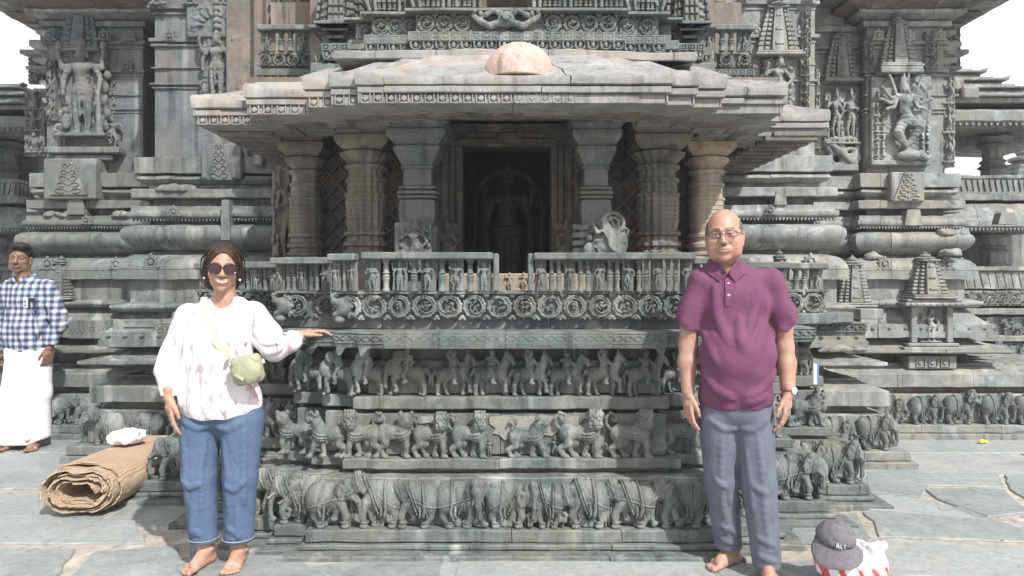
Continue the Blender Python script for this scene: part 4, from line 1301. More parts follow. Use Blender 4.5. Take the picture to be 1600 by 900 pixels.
# the standing deity in the niche
def deity():
    v = Vol((-.34, -.2, -.02), (.34, .14, .98), .006)
    v.frame((0, 0, 0), None, .78)
    for s_ in (-1, 1):
        v.chain([(s_ * .06, 0, .52, .075), (s_ * .055, -.01, .28, .055), (s_ * .05, 0, .06, .04)], .02); v.ell((s_ * .05, -.05, .03), (.035, .07, .025), .01)
    v.ell((0, 0, .54), (.13, .08, .08), .03); v.chain([(0, 0, .56, .085), (0, 0, .66, .075), (0, -.01, .78, .1)], .04)
    v.cap((-.14, 0, .86), (.14, 0, .86), .045, None, .03); v.cap((0, 0, .88), (0, 0, .96), .042, None, .015)
    v.ell((0, -.01, 1.0), (.06, .065, .08), .01); v.ell((0, -.072, .99), (.012, .014, .022), .006)
    v.chain([(0, 0, 1.05, .066), (0, 0, 1.13, .055), (0, 0, 1.2, .03)], .005)
    for q in (1.05, 1.09, 1.13): v.torus((0, 0, q), .066 - (q - 1.05) * .1, .009, 2, .003)
    for s_ in (-1, 1):
        v.chain([(s_ * .15, 0, .85, .042), (s_ * .2, -.02, .7, .034), (s_ * .22, -.06, .6, .026)], .015)
        v.chain([(s_ * .15, .01, .86, .038), (s_ * .215, 0, .78, .03), (s_ * .235, -.03, .89, .024)], .015)
        v.ell((s_ * .235, -.03, .95), (.035, .02, .05), .004)
        v.torus((s_ * .18, -.01, .78), .04, .01, 2, .002)
    v.chain([(.22, -.07, .6, .03), (.215, -.07, .3, .032), (.21, -.06, .05, .05)], .006); v.chain([(-.22, -.06, .58, .02), (-.2, -.05, .2, .03)], .006)
    v.emb((0, 0, .82), (0, .5, 1), .012, .012, (-.14, -.2, .72), (.14, .1, .9)); v.emb((0, 0, .56), (0, .1, 1), .018, .016, (-.16, -.2, .5), (.16, .1, .63))
    for q in (.48, .4, .32, .24): v.emb((0, 0, q), (.1, .3, 1), .01, .01, (-.16, -.2, .1), (.16, .1, .56))
    v.chain([(0, -.09, .5, .02), (0, -.08, .3, .03), (0, -.06, .12, .015)], .008)
    m = stone('oiled_black_stone', (.075, .078, .078), (.16, .165, .16), (.05, .04, .03), .1, (.1, .1, .1), .2, rough=.45, seed=31)
    t = thing('deity_statue', 'dark four-armed standing deity statue inside the doorway niche', 'statue', (-.03, 5.75, 1.27))
    put('figure', v.mesh('figure', m), t, (-.03, 5.75, 1.34))
    mb = MB(); mb.box(-.3, .24, 5.58, 5.96, 1.286, 1.352, .012); mb.build('pedestal', m, t)
    mb = MB()
    n = 22; pts = []
    for i in range(n + 1):
        a = PI * i / n; pts.append((-.03 - .27 * math.cos(a), 5.85, 1.95 + .3 * math.sin(a)))
    mb.tube([(-.3, 5.85, 1.352)] + pts + [(.24, 5.85, 1.352)], .022, 8); 
    mb.build('arched_frame', m, t)
deity()

# ------------------------------------------------------------ porch roof
RF = thing('porch_roof', 'sun-bleached sloping stone roof of the porch with stepped eaves and carved fringe', 'roof', (0, 4.6, 2.26))
RP = [(-1.76, 6.05), (-1.76, 4.16), (-1.385, 4.16), (-1.385, 3.90), (-1.02, 3.90), (-1.02, 3.66), (1.035, 3.66), (1.035, 3.74), (1.2, 3.74), (1.2, 3.84), (1.37, 3.84), (1.37, 4.07), (1.47, 4.07), (1.47, 4.5), (1.89, 4.5), (1.89, 6.05)]
RPL = RP[:5] + [(-1.02, 3.76), (-.87, 3.76), (-.87, 3.66)] + RP[6:]
RPL = [(-1.76, 6.05), (-1.76, 4.16), (-1.385, 4.16), (-1.385, 3.90), (-1.02, 3.90), (-1.02, 3.74), (-.885, 3.74), (-.885, 3.69), (-.74, 3.69), (-.74, 3.65)] + RP[6:]
RPL[-10:] = [(1.035, 3.65), (1.035, 3.73), (1.2, 3.73), (1.2, 3.83), (1.385, 3.83), (1.385, 4.05), (1.47, 4.05), (1.47, 4.5), (1.89, 4.5), (1.89, 6.05)]
RPL = [(-1.76, 6.05), (-1.76, 4.16), (-1.385, 4.16), (-1.385, 3.90), (-1.03, 3.90), (-1.03, 3.74), (-.89, 3.74), (-.89, 3.69), (-.75, 3.69), (-.75, 3.65),
       (.76, 3.65), (.76, 3.69), (.9, 3.69), (.9, 3.74), (1.05, 3.74), (1.05, 3.88), (1.40, 3.88), (1.40, 4.07), (1.47, 4.07), (1.47, 4.5), (1.89, 4.5), (1.89, 6.05)]
band('fringe_course', RF, RPL, slab(-.004, 2.262, 2.308, -.35, .003), M_ROOF, seed=31, joints=(.5, 1.0), amp=.0012)
band('fascia', RF, RPL, slab(.012, 2.310, 2.342, -.35, .004), M_ROOF, seed=32, joints=(.5, 1.0), amp=.0012)
band('soffit', RF, RPL, [(-.34, 2.31), (-.34, 2.255), (-.1, 2.27), (-.03, 2.30), (-.03, 2.33), (-.42, 2.43), (-1.0, 2.5), (-1.0, 2.44), (-.5, 2.36)], M_STONE_B, seed=33, joints=(.3, .7), amp=.003, xin=.45)
top = [(-.3, 2.345), (.0, 2.345), (.020, 2.352), (.024, 2.378), (.016, 2.394), (-.02, 2.402), (-.06, 2.418), (-.14, 2.47), (-.28, 2.525), (-.46, 2.62), (-.54, 2.66), (-.54, 2.61), (-.4, 2.5)]
band('roof_slope', RF, RPL, top, M_ROOF, seed=34, joints=(.45, .9), amp=.0025, lift=.03, liftz=2.37, xin=.55)
band('ridge_course', RF, [(-1.0, 5.9), (-1.0, 4.2), (-.62, 4.2), (-.3, 4.17), (.35, 4.17), (.62, 4.2), (.8, 4.23), (1.05, 4.23), (1.05, 5.9)], slab(0, 2.64, 2.69, -.6), M_ROOF, seed=35, joints=(.15, .6))
def fringe():
    mb = MB()
    for (a, d, n, L) in segs(RPL, -.001):
        if a.x + d.x * L > .35 and n.y < -.5 and a.x > -.8 and L < 3 and a.x > 0: continue
        k = max(1, int(L / .062)); an = math.atan2(n.x, -n.y)
        for i in range(k):
            s0 = L * (i + .5) / k
            p = a + d * s0
            if p.x > .35 and n.y < -.5: continue
            M = Matrix.Translation((p.x, p.y, 2.287)) @ Matrix.Rotation(an, 4, 'Z')
            mb.lathe((0, 0, 0), [(.001, 0)], 3) if False else None
            # little arched pendants
            for sg in (-1, 1): mb.box(sg * .022 - .003, sg * .022 + .003, -.006, .003, -.022, .022, .001, M)
            mb.box(-.012, .012, -.006, .003, -.012, .012, .003, M @ Matrix.Rotation(.785, 4, 'Y'))
            mb.box(-.021, .021, -.005, .003, -.026, -.021, .001, M)
    mb.build('fringe_carving', M_ROOF, RF)
fringe()
# ribs below the side eaves
mb = MB()
for s_, x0 in ((-1, -1.72), (1, 1.85)):
    for i in range(11):
        y_ = 4.35 + i * .15
        xi = x0 - s_ * .32
        mb.box(min(x0, xi), max(x0, xi), y_, y_ + .05, 2.235, 2.262, .004)
mb.build('soffit_ribs', M_STONE_B, RF)

def boulder():
    v = Vol((-.24, -.2, -.03), (.24, .2, .24), .006)
    v.ell((0, 0, 0), (.178, .16, .188)); v.ell((.06, 0, .02), (.11, .12, .14), .04); v.noise(.0012, 45); v.noise(.0006, 120); v.cut(2, -.01, 'above')
    me = v.mesh('rounded_boulder', M_PINK)
    o = put('rounded_boulder', me, None, (.03, 3.83, 2.425))
    tag(o, 'rounded pink granite block sitting on the porch roof edge', 'stone')
boulder()
# ------------------------------------------------------------ main temple walls beside the porch
def course_list():
    """(name, profile, plain) of the moulded plinth from the ground up; offsets from the wall face"""
    b = -.35
    return [
        ('plinth_slab', [(b, .435), (.36, .435), (.37, .441), (.37, .55), (.362, .556), (.20, .615), (.20, .63), (b, .63)]),
        ('recessed_course', slab(.05, .625, .75, b)),
        ('eave_moulding', eave(.40, .735, .868, b, .03, run=.30)),
        ('carved_course', [(b, .872), (.30, .872), (.30, .925), (.285, .93), (.285, .985), (.25, 1.0), (.19, 1.06), (.12, 1.14), (b, 1.145)]),
        ('ledge_course', chamfer([(b, 1.142), (.2, 1.142), (.235, 1.17), (.235, 1.192), (.15, 1.215), (b, 1.215)], .004)),
        ('wall_course', slab(.13, 1.21, 1.405, b)),
        ('domed_moulding', dome(.2, 1.40, 1.475, 1.60, b, .15)),
        ('recessed_course', slab(.02, 1.596, 1.66, b)),
        ('roll_moulding', [(b, 1.615), (.02, 1.62), (.07, 1.635), (.12, 1.66), (.155, 1.69), (.178, 1.72), (.188, 1.745), (.188, 1.775), (.178, 1.80), (.15, 1.822), (.11, 1.835), (b, 1.84)]),
        ('recessed_course', slab(.0, 1.815, 1.89, b)),
        ('fringed_cornice', chamfer([(b, 1.885), (.12, 1.885), (.145, 1.90), (.145, 1.935), (.12, 1.945), (.12, 1.985), (b, 1.99)], .003)),
        ('recessed_course', slab(.0, 1.985, 2.055, b)),
        ('ledge_course', slab(.13, 2.05, 2.125, b)),
        ('recessed_course', slab(.03, 2.12, 2.17, b)),
        ('rounded_course', [(b, 2.165), (.04, 2.165), (.075, 2.18), (.095, 2.205), (.085, 2.23), (.05, 2.245), (b, 2.245)]),
        ('ledge_course', slab(.11, 2.25, 2.38, b)),
    ]
def teeth(parent, name, mat, plan, off, z0, z1, pitch=.03, dep=.02):
    for (a, d, n, L) in segs(plan, off):
        if L < .08 or (abs(n.x) > .5 and (n.x > 0) == (a.x > 0)): continue
        mb = MB()
        an = math.atan2(n.x, -n.y); k = max(1, int(L / pitch)); w = L / k
        M = Matrix.Translation((a.x, a.y, 0)) @ Matrix.Rotation(an, 4, 'Z')
        for i in range(k):
            x = (i + .5) * w
            v = [(x - w * .42, 0, z1), (x + w * .42, 0, z1), (x + w * .42, -.006, z1), (x - w * .42, -.006, z1)]
            mb.add([tuple(M @ Vector(p)) for p in [(x - w * .44, -.004, z1), (x + w * .44, -.004, z1), (x, -.004, z0), (x - w * .44, dep, z1), (x + w * .44, dep, z1), (x, dep, z0)]],
                   [(0, 1, 2), (3, 5, 4), (0, 2, 5, 3), (1, 4, 5, 2), (0, 3, 4, 1)])
        mb.build(name, mat, parent)
def studs(mb, plan, off, z, pitch, s):
    for (a, d, n, L) in segs(plan, off):
        if L < .15 or n.y > -.5: continue
        an = math.atan2(n.x, -n.y); k = max(1, int(L / pitch))
        for i in range(k):
            p = a + d * (L * (i + .5) / k)
            M = Matrix.Translation((p.x, p.y, z)) @ Matrix.Rotation(an, 4, 'Z') @ Matrix.Rotation(.785, 4, 'Y')
            mb.box(-s, s, -.012, .01, -s, s, .004, M); mb.box(-s * .5, s * .5, -.02, .0, -s * .5, s * .5, .004, M)
def niche_tiles(mb, plan, off, z0, z1, pitch):
    for (a, d, n, L) in segs(plan, off):
        if L < .15 or n.y > -.5: continue
        k = max(1, int(L / pitch)); w = L / k
        for i in range(k):
            x0 = a.x + i * w + w * .12; x1 = a.x + (i + 1) * w - w * .12
            for (u0, u1, v0, v1) in [(x0, x1, z1 - .006, z1), (x0, x1, z0, z0 + .006), (x0, x0 + .006, z0, z1), (x1 - .006, x1, z0, z1)]:
                mb.box(u0, u1, a.y - .007, a.y + .01, v0, v1, .002)
            M = Matrix.Translation(((x0 + x1) / 2, a.y - .001, (z0 + z1) / 2)) @ Matrix.Rotation(.785, 4, 'Y')
            s = min(x1 - x0, z1 - z0) * .22; mb.box(-s, s, -.006, .01, -s, s, .003, M)

def tower_relief(parent, cx, y, z0, w, h, mat, dep=.09, tiers=9, name='tower_relief', label=None, side=None):
    """small temple tower carved in relief: eave at its foot, ribbed tiers narrowing upward, plain spine, pot finial"""
    mb = MB()
    mb.box(cx - w * .58, cx + w * .58, y - dep * 1.25, y + .02, z0, z0 + h * .045, .006)
    mb.box(cx - w * .53, cx + w * .53, y - dep * 1.1, y + .02, z0 + h * .05, z0 + h * .085, .005)
    zz = z0 + h * .09; hh = h * .72
    for k in range(tiers):
        t0 = k / tiers; t1 = (k + 1) / tiers
        w0 = w * (.5 - .27 * t0 ** 1.15); dd = dep * (1 - .35 * t0)
        za, zb_ = zz + hh * t0, zz + hh * t1
        mb.box(cx - w0 * .9, cx + w0 * .9, y - dd * .62, y + .02, za, zb_ + .001, .0)
        g = (zb_ - za)
        for s_ in (-1, 1):
            # three stacks of lobed blocks each side
            for (u0, u1, q) in ((.98, .72, .72), (.68, .45, .9)):
                xa, xb = sorted((cx + s_ * w0 * u0, cx + s_ * w0 * u1))
                mb.box(xa, xb, y - dd * q, y + .01, za + g * .12, za + g * .78, .004)
        mb.box(cx - w0 * .36, cx + w0 * .36, y - dd * 1.02, y + .01, za, zb_ + .0015, .002)
        if k % 3 == 1: mb.box(cx - w0 * .22, cx + w0 * .22, y - dd * 1.12, y + .01, za + g * .2, za + g * .8, .004)
    # shoulder, ribbed disc, finial
    zt = zz + hh
    mb.box(cx - w * .25, cx + w * .25, y - dep * .8, y + .01, zt, zt + h * .03, .005)
    r = w * .25
    mb.lathe((cx, y - dep * .2, zt + h * .03), [(r * .6, 0), (r * .95, h * .015), (r, h * .035), (r * .8, h * .055), (r * .4, h * .065), (r * .55, h * .085), (r * .5, h * .11), (r * .2, h * .13), (r * .24, h * .14), (r * .05, h * .17)], 16, .12, 8)
    return mb.build(name, mat, parent, label=label, wob=.0015)

def tri_relief(parent, cx, y, z0, w, h, mat):
    """flat triangular leaf ornament on a block"""
    mb = MB()
    mb.prism([(cx - w / 2, z0), (cx + w / 2, z0), (cx + w * .28, z0 + h * .55), (cx + w * .12, z0 + h), (cx - w * .12, z0 + h), (cx - w * .28, z0 + h * .55)], y - .008, y + .03)
    rr = random.Random(int(cx * 100))
    for i in range(5):
        zc = z0 + h * (.12 + .19 * i); ww = w * (.36 - .06 * i)
        for s_ in (-1, 1):
            pts = [(cx + s_ * (ww * .2 + ww * .45 * (1 - math.cos(t * 5.2)) * (1 - t * .3)), y - .012, zc + h * .07 * math.sin(t * 5.2)) for t in [j / 9 for j in range(10)]]
            mb.tube(pts, .0065, 6)
        mb.ball((cx, y - .012, zc), (.010, .008, .014), 8, 5)
    return mb.build('leaf_ornament', mat, parent)

def build_wall(root, plan, low, mat, mat_hi, seed, top=4.7):
    band('elephant_ledge', root, low, slab(.48, .05, .118, -.1), mat, seed=seed, joints=(.6, 1.2))
    band('frieze_backing', root, low, slab(.375, .122, .375, -.1), mat, seed=seed + 1, joints=(.6, 1.2))
    band('base_slab', root, low, slab(.51, -.03, .047, -.1), mat, seed=seed + 2, joints=(.6, 1.2))
    band('recessed_course', root, low, slab(.26, .37, .44, -.1), M_STONE_B, seed=seed + 3)
    for i, (nm, pr) in enumerate(course_list()):
        p = low if i == 0 else plan
        band(nm, root, p, pr, mat if nm != 'recessed_course' else (M_STONE_B if i < 4 else M_STONE), seed=seed + 4 + i, joints=(.35, .9), amp=.004 if nm != 'recessed_course' else .008)
    teeth(root, 'hanging_fringe', mat, plan, .125, 1.86, 1.887, .028)
    mb = MB(); studs(mb, plan, .286, .957, .13, .014); mb.build('diamond_studs', mat, root)
    # wall shaft, with the slim mouldings of the pilasters
    band('wall_shaft', root, plan, slab(0, 2.378, top, -.35), mat_hi, seed=seed + 30, joints=(.3, .6), amp=.003)
    for (z, t, o) in [(2.955, .012, .012), (2.985, .018, .022), (3.12, .012, .014), (3.30, .02, .016), (3.335, .03, .03), (3.56, .02, .018), (3.60, .03, .038), (3.76, .05, .05)]:
        band('pilaster_moulding', root, plan, slab(o, z, z + t, -.05, .003), mat_hi, seed=seed + int(z * 100), joints=(.5, 1.2), amp=.002)

WLP = [(-4.6, 9.5), (-4.6, 7.4), (-4.36, 7.4), (-4.36, 7.0), (-3.47, 7.0), (-3.47, 7.35), (-2.93, 7.35), (-2.93, 6.1), (-1.5, 6.1)]
WLL = [(-5.4, 9.5), (-5.4, 7.0), (-2.93, 7.0), (-2.93, 6.18), (-1.7, 6.18)]
WRP = [(1.5, 6.0), (2.43, 6.0), (2.43, 7.15), (3.33, 7.15), (3.33, 7.0), (4.05, 7.0), (4.05, 7.4), (4.25, 7.4), (4.25, 9.5)]
WRL = [(1.7, 6.0), (2.48, 6.0), (2.48, 7.0), (5.0, 7.0), (5.0, 9.5)]
WL = thing('temple_wall', 'left temple wall of blue-grey stone with a tall pier, shadowed mouldings and niche figures behind the checked-shirt man', 'wall', (-3.2, 7, 0))
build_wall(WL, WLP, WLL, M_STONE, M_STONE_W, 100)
WR = thing('temple_wall', 'right temple wall of stone coloured paler for sun and haze with a many-armed dancer panel and bright rounded mouldings', 'wall', (3.2, 7, 0))
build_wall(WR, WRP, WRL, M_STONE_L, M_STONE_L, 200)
row('elephant', WL, WLL, .377, .116, [EL[3], EL[0], EL[4], EL[2]], .31, 7, 1.03, only=lambda a, d, nr, L: nr.y < -.5)
row('elephant', WR, WRL, .377, .116, [ELM[3], ELM[0], ELM[4], ELM[2], ELM[0]], .3, 8, 1.03, only=lambda a, d, nr, L: nr.y < -.5)
row('elephant', WR, WRL, .377, .116, [ELM[3], ELM[0]], .3, 8, 1.0, only=lambda a, d, nr, L: nr.x > .5 and L < 2 and a.x < 3)
row('elephant', WL, WLL, .377, .116, [EL[3], EL[0]], .3, 8, 1.0, only=lambda a, d, nr, L: nr.x < -.5 and L < 2 and a.x > -4)

# spreading roof over the wall tops
for (root, pl, sd) in ((WL, WLP[:6], 300), (WR, WRP[3:], 320)):
    for j, (o0, o1, z0, z1) in enumerate([(.0, .14, 3.82, 3.89), (.12, .26, 3.895, 3.96), (.2, .4, 3.965, 4.05), (.36, .56, 4.055, 4.13), (.5, .74, 4.135, 4.24), (.6, .9, 4.245, 4.45)]):
        band('roof_corbel', root, pl, [(-.3, z0), (o0, z0), (o1, z0 + (z1 - z0) * .6), (o1, z1), (-.3, z1)], M_STONE_B if j % 2 else M_STONE_L, seed=sd + j, amp=.004)
for (root, pl, sd) in ((WL, [(-4.6, 9.5), (-4.6, 7.4), (-4.36, 7.4), (-4.36, 7.0)], 340), (WR, [(4.05, 7.0), (4.05, 7.4), (4.25, 7.4), (4.25, 9.5)], 350)):
    for j, (o, z0, z1) in enumerate([(.06, 3.05, 3.1), (.09, 3.22, 3.27), (.14, 3.42, 3.48), (.18, 3.55, 3.63), (.12, 3.68, 3.74)]):
        band('bracket_moulding', root, pl, chamfer([(-.2, z0), (o * .4, z0), (o, z0 + (z1 - z0) * .5), (o, z1), (-.2, z1)], .004), M_STONE_L, seed=sd + j, amp=.004)

# ---- left wall ornaments
tower_relief(WL, -4.03, 6.99, 3.51, .36, .62, M_STONE_W)
put('niche_figure', FS[4], WL, (-3.98, 6.97, 2.73), 0, (.78, .75, .82))
mb = MB(); mb.box(-4.32, -3.62, 6.86, 7.02, 2.56, 2.62, .01); mb.box(-4.25, -3.7, 6.9, 7.02, 2.50, 2.555, .01); mb.build('figure_shelf', M_STONE_W, WL)
for x in (-4.2, -3.72): put('attendant_figure', FG[0] if x < -4 else FG[2], WL, (x, 6.98, 2.63), 0, (.34, .3, .27))
mb = MB(); mb.box(-4.28, -3.8, 6.8, 7.0, 2.13, 2.5, .01); mb.build('plain_block', M_STONE, WL)
tri_relief(WL, -4.04, 6.79, 2.17, .34, .3, M_STONE)
mb = MB(); mb.box(-2.48, -2.16, 5.94, 6.1, 2.20, 2.48, .01); mb.build('plain_block', M_STONE_W, WL); tri_relief(WL, -2.33, 5.93, 2.19, .2, .3, M_STONE_W)
tower_relief(WL, -3.44 + .0, 7.33, 3.38, .34, .55, M_STONE_B)
put('niche_figure', FS_B[1], WL, (-3.30, 7.33, 2.62), 0, (.55, .6, .7))
mb = MB(); mb.box(-3.47, -3.1, 7.22, 7.36, 3.30, 3.36, .008); mb.box(-3.44, -3.12, 7.25, 7.36, 2.5, 2.6, .008)
mb.lathe((-3.08, 7.3, 2.6), [(.035, 0), (.045, .05), (.03, .1), (.035, .3), (.045, .33), (.03, .4), (.03, .62), (.05, .66), (.04, .7)], 12)
mb.build('niche_frame', M_STONE_B, WL)
# big figure under a leafy arch on the nearer wall
put('niche_figure', FS[4], WL, (-2.39, 6.08, 2.86), 0, (.5, .55, .5))
def leaf_arch(cx, y, z, R, parent, mat, n=9):
    v = Vol((-R * 1.5, -.11, -R * .8), (R * 1.5, .03, R * 1.4), .0085)
    v.box((0, -.02, .12), (R * 1.25, .03, R * .9), .01)
    for i in range(n):
        a = PI * (i + .5) / n; x, zz = -R * math.cos(a), R * math.sin(a) * .9
        v.torus((x, -.045, zz), R * .19, R * .075, 1, .006)
        v.ell((x, -.05, zz), R * .09, .004)
        v.chain([(x, -.05, zz, .02), (x * .6, -.06, zz * .55 + .02, .012)], .008)
    for q in range(5): v.ell((0, -.06, .02 + q * R * .24), (.035 - q * .002, .03, .026), .004)
    v.noise(.0015, 90); v.cut(1, .015)
    put('leaf_arch', v.mesh('leaf_arch', mat), parent, (cx, y, z))
leaf_arch(-2.39, 6.09, 3.42, .2, WL, M_STONE_W)
# plinth towers of the left wall
tower_relief(WL, X(97, 6.85), 6.86, Z(468, 6.85), .24, .40, M_STONE, .09, 10)
tower_relief(WL, X(195, 6.7), 7.0, Z(482, 6.8), .34, .56, M_STONE, .16, 12)
mb = MB(); mb.box(-3.62, -3.32, 6.72, 7.2, Z(486, 6.8), Z(476, 6.8), .01); mb.build('niche_shelf', M_STONE, WL)
# carved block at the foot of the left wall
mb = MB()
mb.box(X(190, 6.0), X(262, 6.0), 5.86, 6.1, Z(540, 6), Z(498, 6), .008); mb.build('carved_block', M_STONE, WL)
mb = MB(); niche_tiles(mb, [(X(200, 6.0), 5.855), (X(262, 6.0), 5.855)], 0, Z(535, 6), Z(508, 6), .17); mb.build('carved_tiles', M_STONE, WL)
def saw(y, x0, x1, z0, z1, parent, mat, k):
    mb = MB(); w = (x1 - x0) / k
    for i in range(k):
        for (a, b, c, d) in ((x0 + i * w, z0, x0 + (i + .5) * w, z1), (x0 + (i + .5) * w, z1, x0 + (i + 1) * w, z0)):
            mb.tube([(a, y, b), (c, y, d)], .0075, 6)
    mb.build('zigzag_band', mat, parent)
saw(6.70, X(112, 6.75), X(178, 6.75), Z(520, 6.75), Z(510, 6.75), WL, M_STONE, 9)
mb = MB(); mb.box(X(112, 6.75), X(178, 6.75), 6.70, 6.9, Z(529, 6.75), Z(500, 6.75), .006); mb.build('carved_block', M_STONE, WL)

# ---- right wall ornaments
tower_relief(WR, X(1212, 6.0), 5.99, Z(92, 6.0), .34, .48, M_STONE_L)
put('niche_figure', FS_L[1], WR, (X(1212, 6), 5.98, Z(180, 6)), 0, (.44, .5, .43))
tower_relief(WR, X(1313, 7.1), 7.13, Z(130, 7.1), .32, .52, M_STONE_L, .1)
put('niche_figure', FS_L[1], WR, (X(1303, 7.1), 7.12, Z(225, 7.1)), 0, (.32, .5, .48))
put('niche_figure', FS_L[3], WR, (X(1326, 7.1), 7.12, Z(225, 7.1)), 0, (.32, .5, .48))
def coils():
    v = Vol((-.2, -.13, -.17), (.2, .03, .17), .0075)
    for (x, z, r) in [(-.07, .06, .07), (.06, .05, .085), (-.05, -.06, .065), (.07, -.05, .08)]:
        v.torus((x, -.045, z), r, .026, 1, .004)
    v.chain([(-.15, -.04, .1, .03), (-.04, -.08, .0, .034), (.08, -.06, -.1, .03), (.14, -.04, .02, .028)], .004)
    v.noise(.0015, 90); v.cut(1, .015)
    put('coiled_tails', v.mesh('coiled_tails', M_STONE_L), WR, (X(1315, 7.1), 7.13, Z(238, 7.1)))
coils()
mb = MB(); mb.box(X(1290, 7), X(1342, 7), 7.0, 7.16, Z(268, 7.05), Z(258, 7.05), .008); mb.build('figure_shelf', M_STONE_L, WR)
tower_relief(WR, X(1402, 6.95), 6.99, Z(108, 6.95), .34, .5, M_STONE_L, .12)
mb = MB(); mb.box(X(1372, 6.9), X(1438, 6.9), 6.84, 7.0, Z(116, 6.9), Z(106, 6.9), .008)
mb.box(X(1362, 6.9), X(1455, 6.9), 6.9, 7.0, Z(258, 6.9), Z(250, 6.9), .008); mb.build('figure_shelf', M_STONE_L, WR)
def dancer():
    v = Vol((-.32, -.2, -.42), (.32, .03, .43), .0075)
    v.box((0, -.01, 0), (.285, .03, .40), .01)
    v.torus((0, -.03, .12), .27, .02, 1, .006)
    y = -.1
    v.ell((.02, y, -.02), (.075, .05, .06), .02); v.chain([(.02, y, .0, .055), (-.01, y, .09, .042), (.0, y - .01, .16, .058)], .02)
    v.cap((-.07, y, .2), (.07, y, .19), .03, None, .015); v.ell((-.02, y - .01, .27), (.038, .04, .048), .01); v.chain([(-.02, y, .3, .042), (-.02, y, .36, .028), (-.02, y, .39, .01)], .006)
    v.chain([(-.02, y, -.04, .052), (-.08, y - .02, -.12, .042), (-.0, y, -.24, .028), (.02, y, -.29, .022)], .012)
    v.chain([(.06, y, -.03, .05), (.12, y - .03, -.08, .042), (.05, y - .01, -.2, .026), (.0, y - .02, -.25, .02)], .012)
    rr = random.Random(3)
    for s_ in (-1, 1):
        for k in range(5):
            a = -.5 + k * .5; r = .16 + .02 * k
            v.chain([(s_ * .07, y, .19, .022), (s_ * r * .8 * math.cos(a), y - .01, .17 + r * .5 * math.sin(a) - .03, .017), (s_ * r * 1.25 * math.cos(a), y - .02, .17 + r * 1.1 * math.sin(a), .013)], .004)
            v.ell((s_ * r * 1.3 * math.cos(a), y - .02, .17 + r * 1.15 * math.sin(a)), .018, .003)
    v.emb((0, y, .19), (0, .4, 1), .008, .009, (-.1, -.2, .1), (.1, .02, .25), 130); v.emb((.02, y, .01), (0, .1, 1), .012, .011, (-.1, -.2, -.04), (.13, .02, .07), 130)
    for q in range(4): v.emb((0, y, -.06 - .04 * q), (.4, .3, 1), .006, .006, (-.15, -.2, -.28), (.2, .02, 0))
    v.ell((.05, -.09, -.33), (.12, .06, .05), .02); v.chain([(.15, -.1, -.32, .04), (.2, -.11, -.36, .02), (.24, -.1, -.33, .014)], .01)
    for k in range(26):
        col = k % 2; rw = k // 2
        x = -.235 + col * .055 if k < 18 else .19 + col * .05
        z = .22 - rw * .072 if k < 18 else -.05 - (rw - 9) * .08
        v.chain([(x, -.05, z, .017), (x + rr.uniform(-.01, .01), -.055, z - .03, .013)], .006); v.ell((x, -.065, z + .028), .013, .003)
        v.chain([(x - .015, -.06, z, .007), (x + rr.uniform(-.03, .03), -.075, z + rr.uniform(-.02, .03), .006)], .002)
        v.cap((x - .025, -.055, z - .04), (x + .025, -.055, z - .04), .008, None, .002)
    v.noise(.0018, 85); v.cut(1, .015)
    put('dancer_panel', v.mesh('dancer_panel', M_STONE_L), WR, (X(1408, 6.95), 6.98, Z(188, 6.95)), 0, (.98, 1, 1.02), label='crowded relief panel of a many-armed dancing figure')
dancer()
mb = MB(); mb.box(X(1395, 6.8), X(1448, 6.8), 6.83, 7.0, Z(315, 6.8), Z(268, 6.8), .01); mb.build('plain_block', M_STONE_L, WR)
tri_relief(WR, X(1421, 6.8), 6.82, Z(313, 6.8), .28, .26, M_STONE_L)
mb = MB()
for (px, py0, py1, w, y_) in [(1428, 352, 327, 28, 6.83), (1220, 320, 298, 20, 5.86), (1575, 350, 332, 30, 8.3), (1245, 545, 518, 20, 5.7), (1112 - 1000, 0, 0, 0, 0)]:
    if w: mb.prism([(X(px - w / 2, y_), Z(py0, y_)), (X(px + w / 2, y_), Z(py0, y_)), (X(px + w * .34, y_), Z(py1, y_)), (X(px - w * .34, y_), Z(py1, y_))], y_, y_ + .12)
mb.build('plain_boss', M_STONE_L, WR)
mb = MB()
for (px, py0, py1, w, y_) in [(118, 335, 310, 28, 6.83), (352, 375, 312, 14, 5.9)]:
    mb.prism([(X(px - w / 2, y_), Z(py0, y_)), (X(px + w / 2, y_), Z(py0, y_)), (X(px + w * .4, y_), Z(py1, y_)), (X(px - w * .4, y_), Z(py1, y_))], y_, y_ + .12)
mb.build('plain_boss', M_STONE, WL)
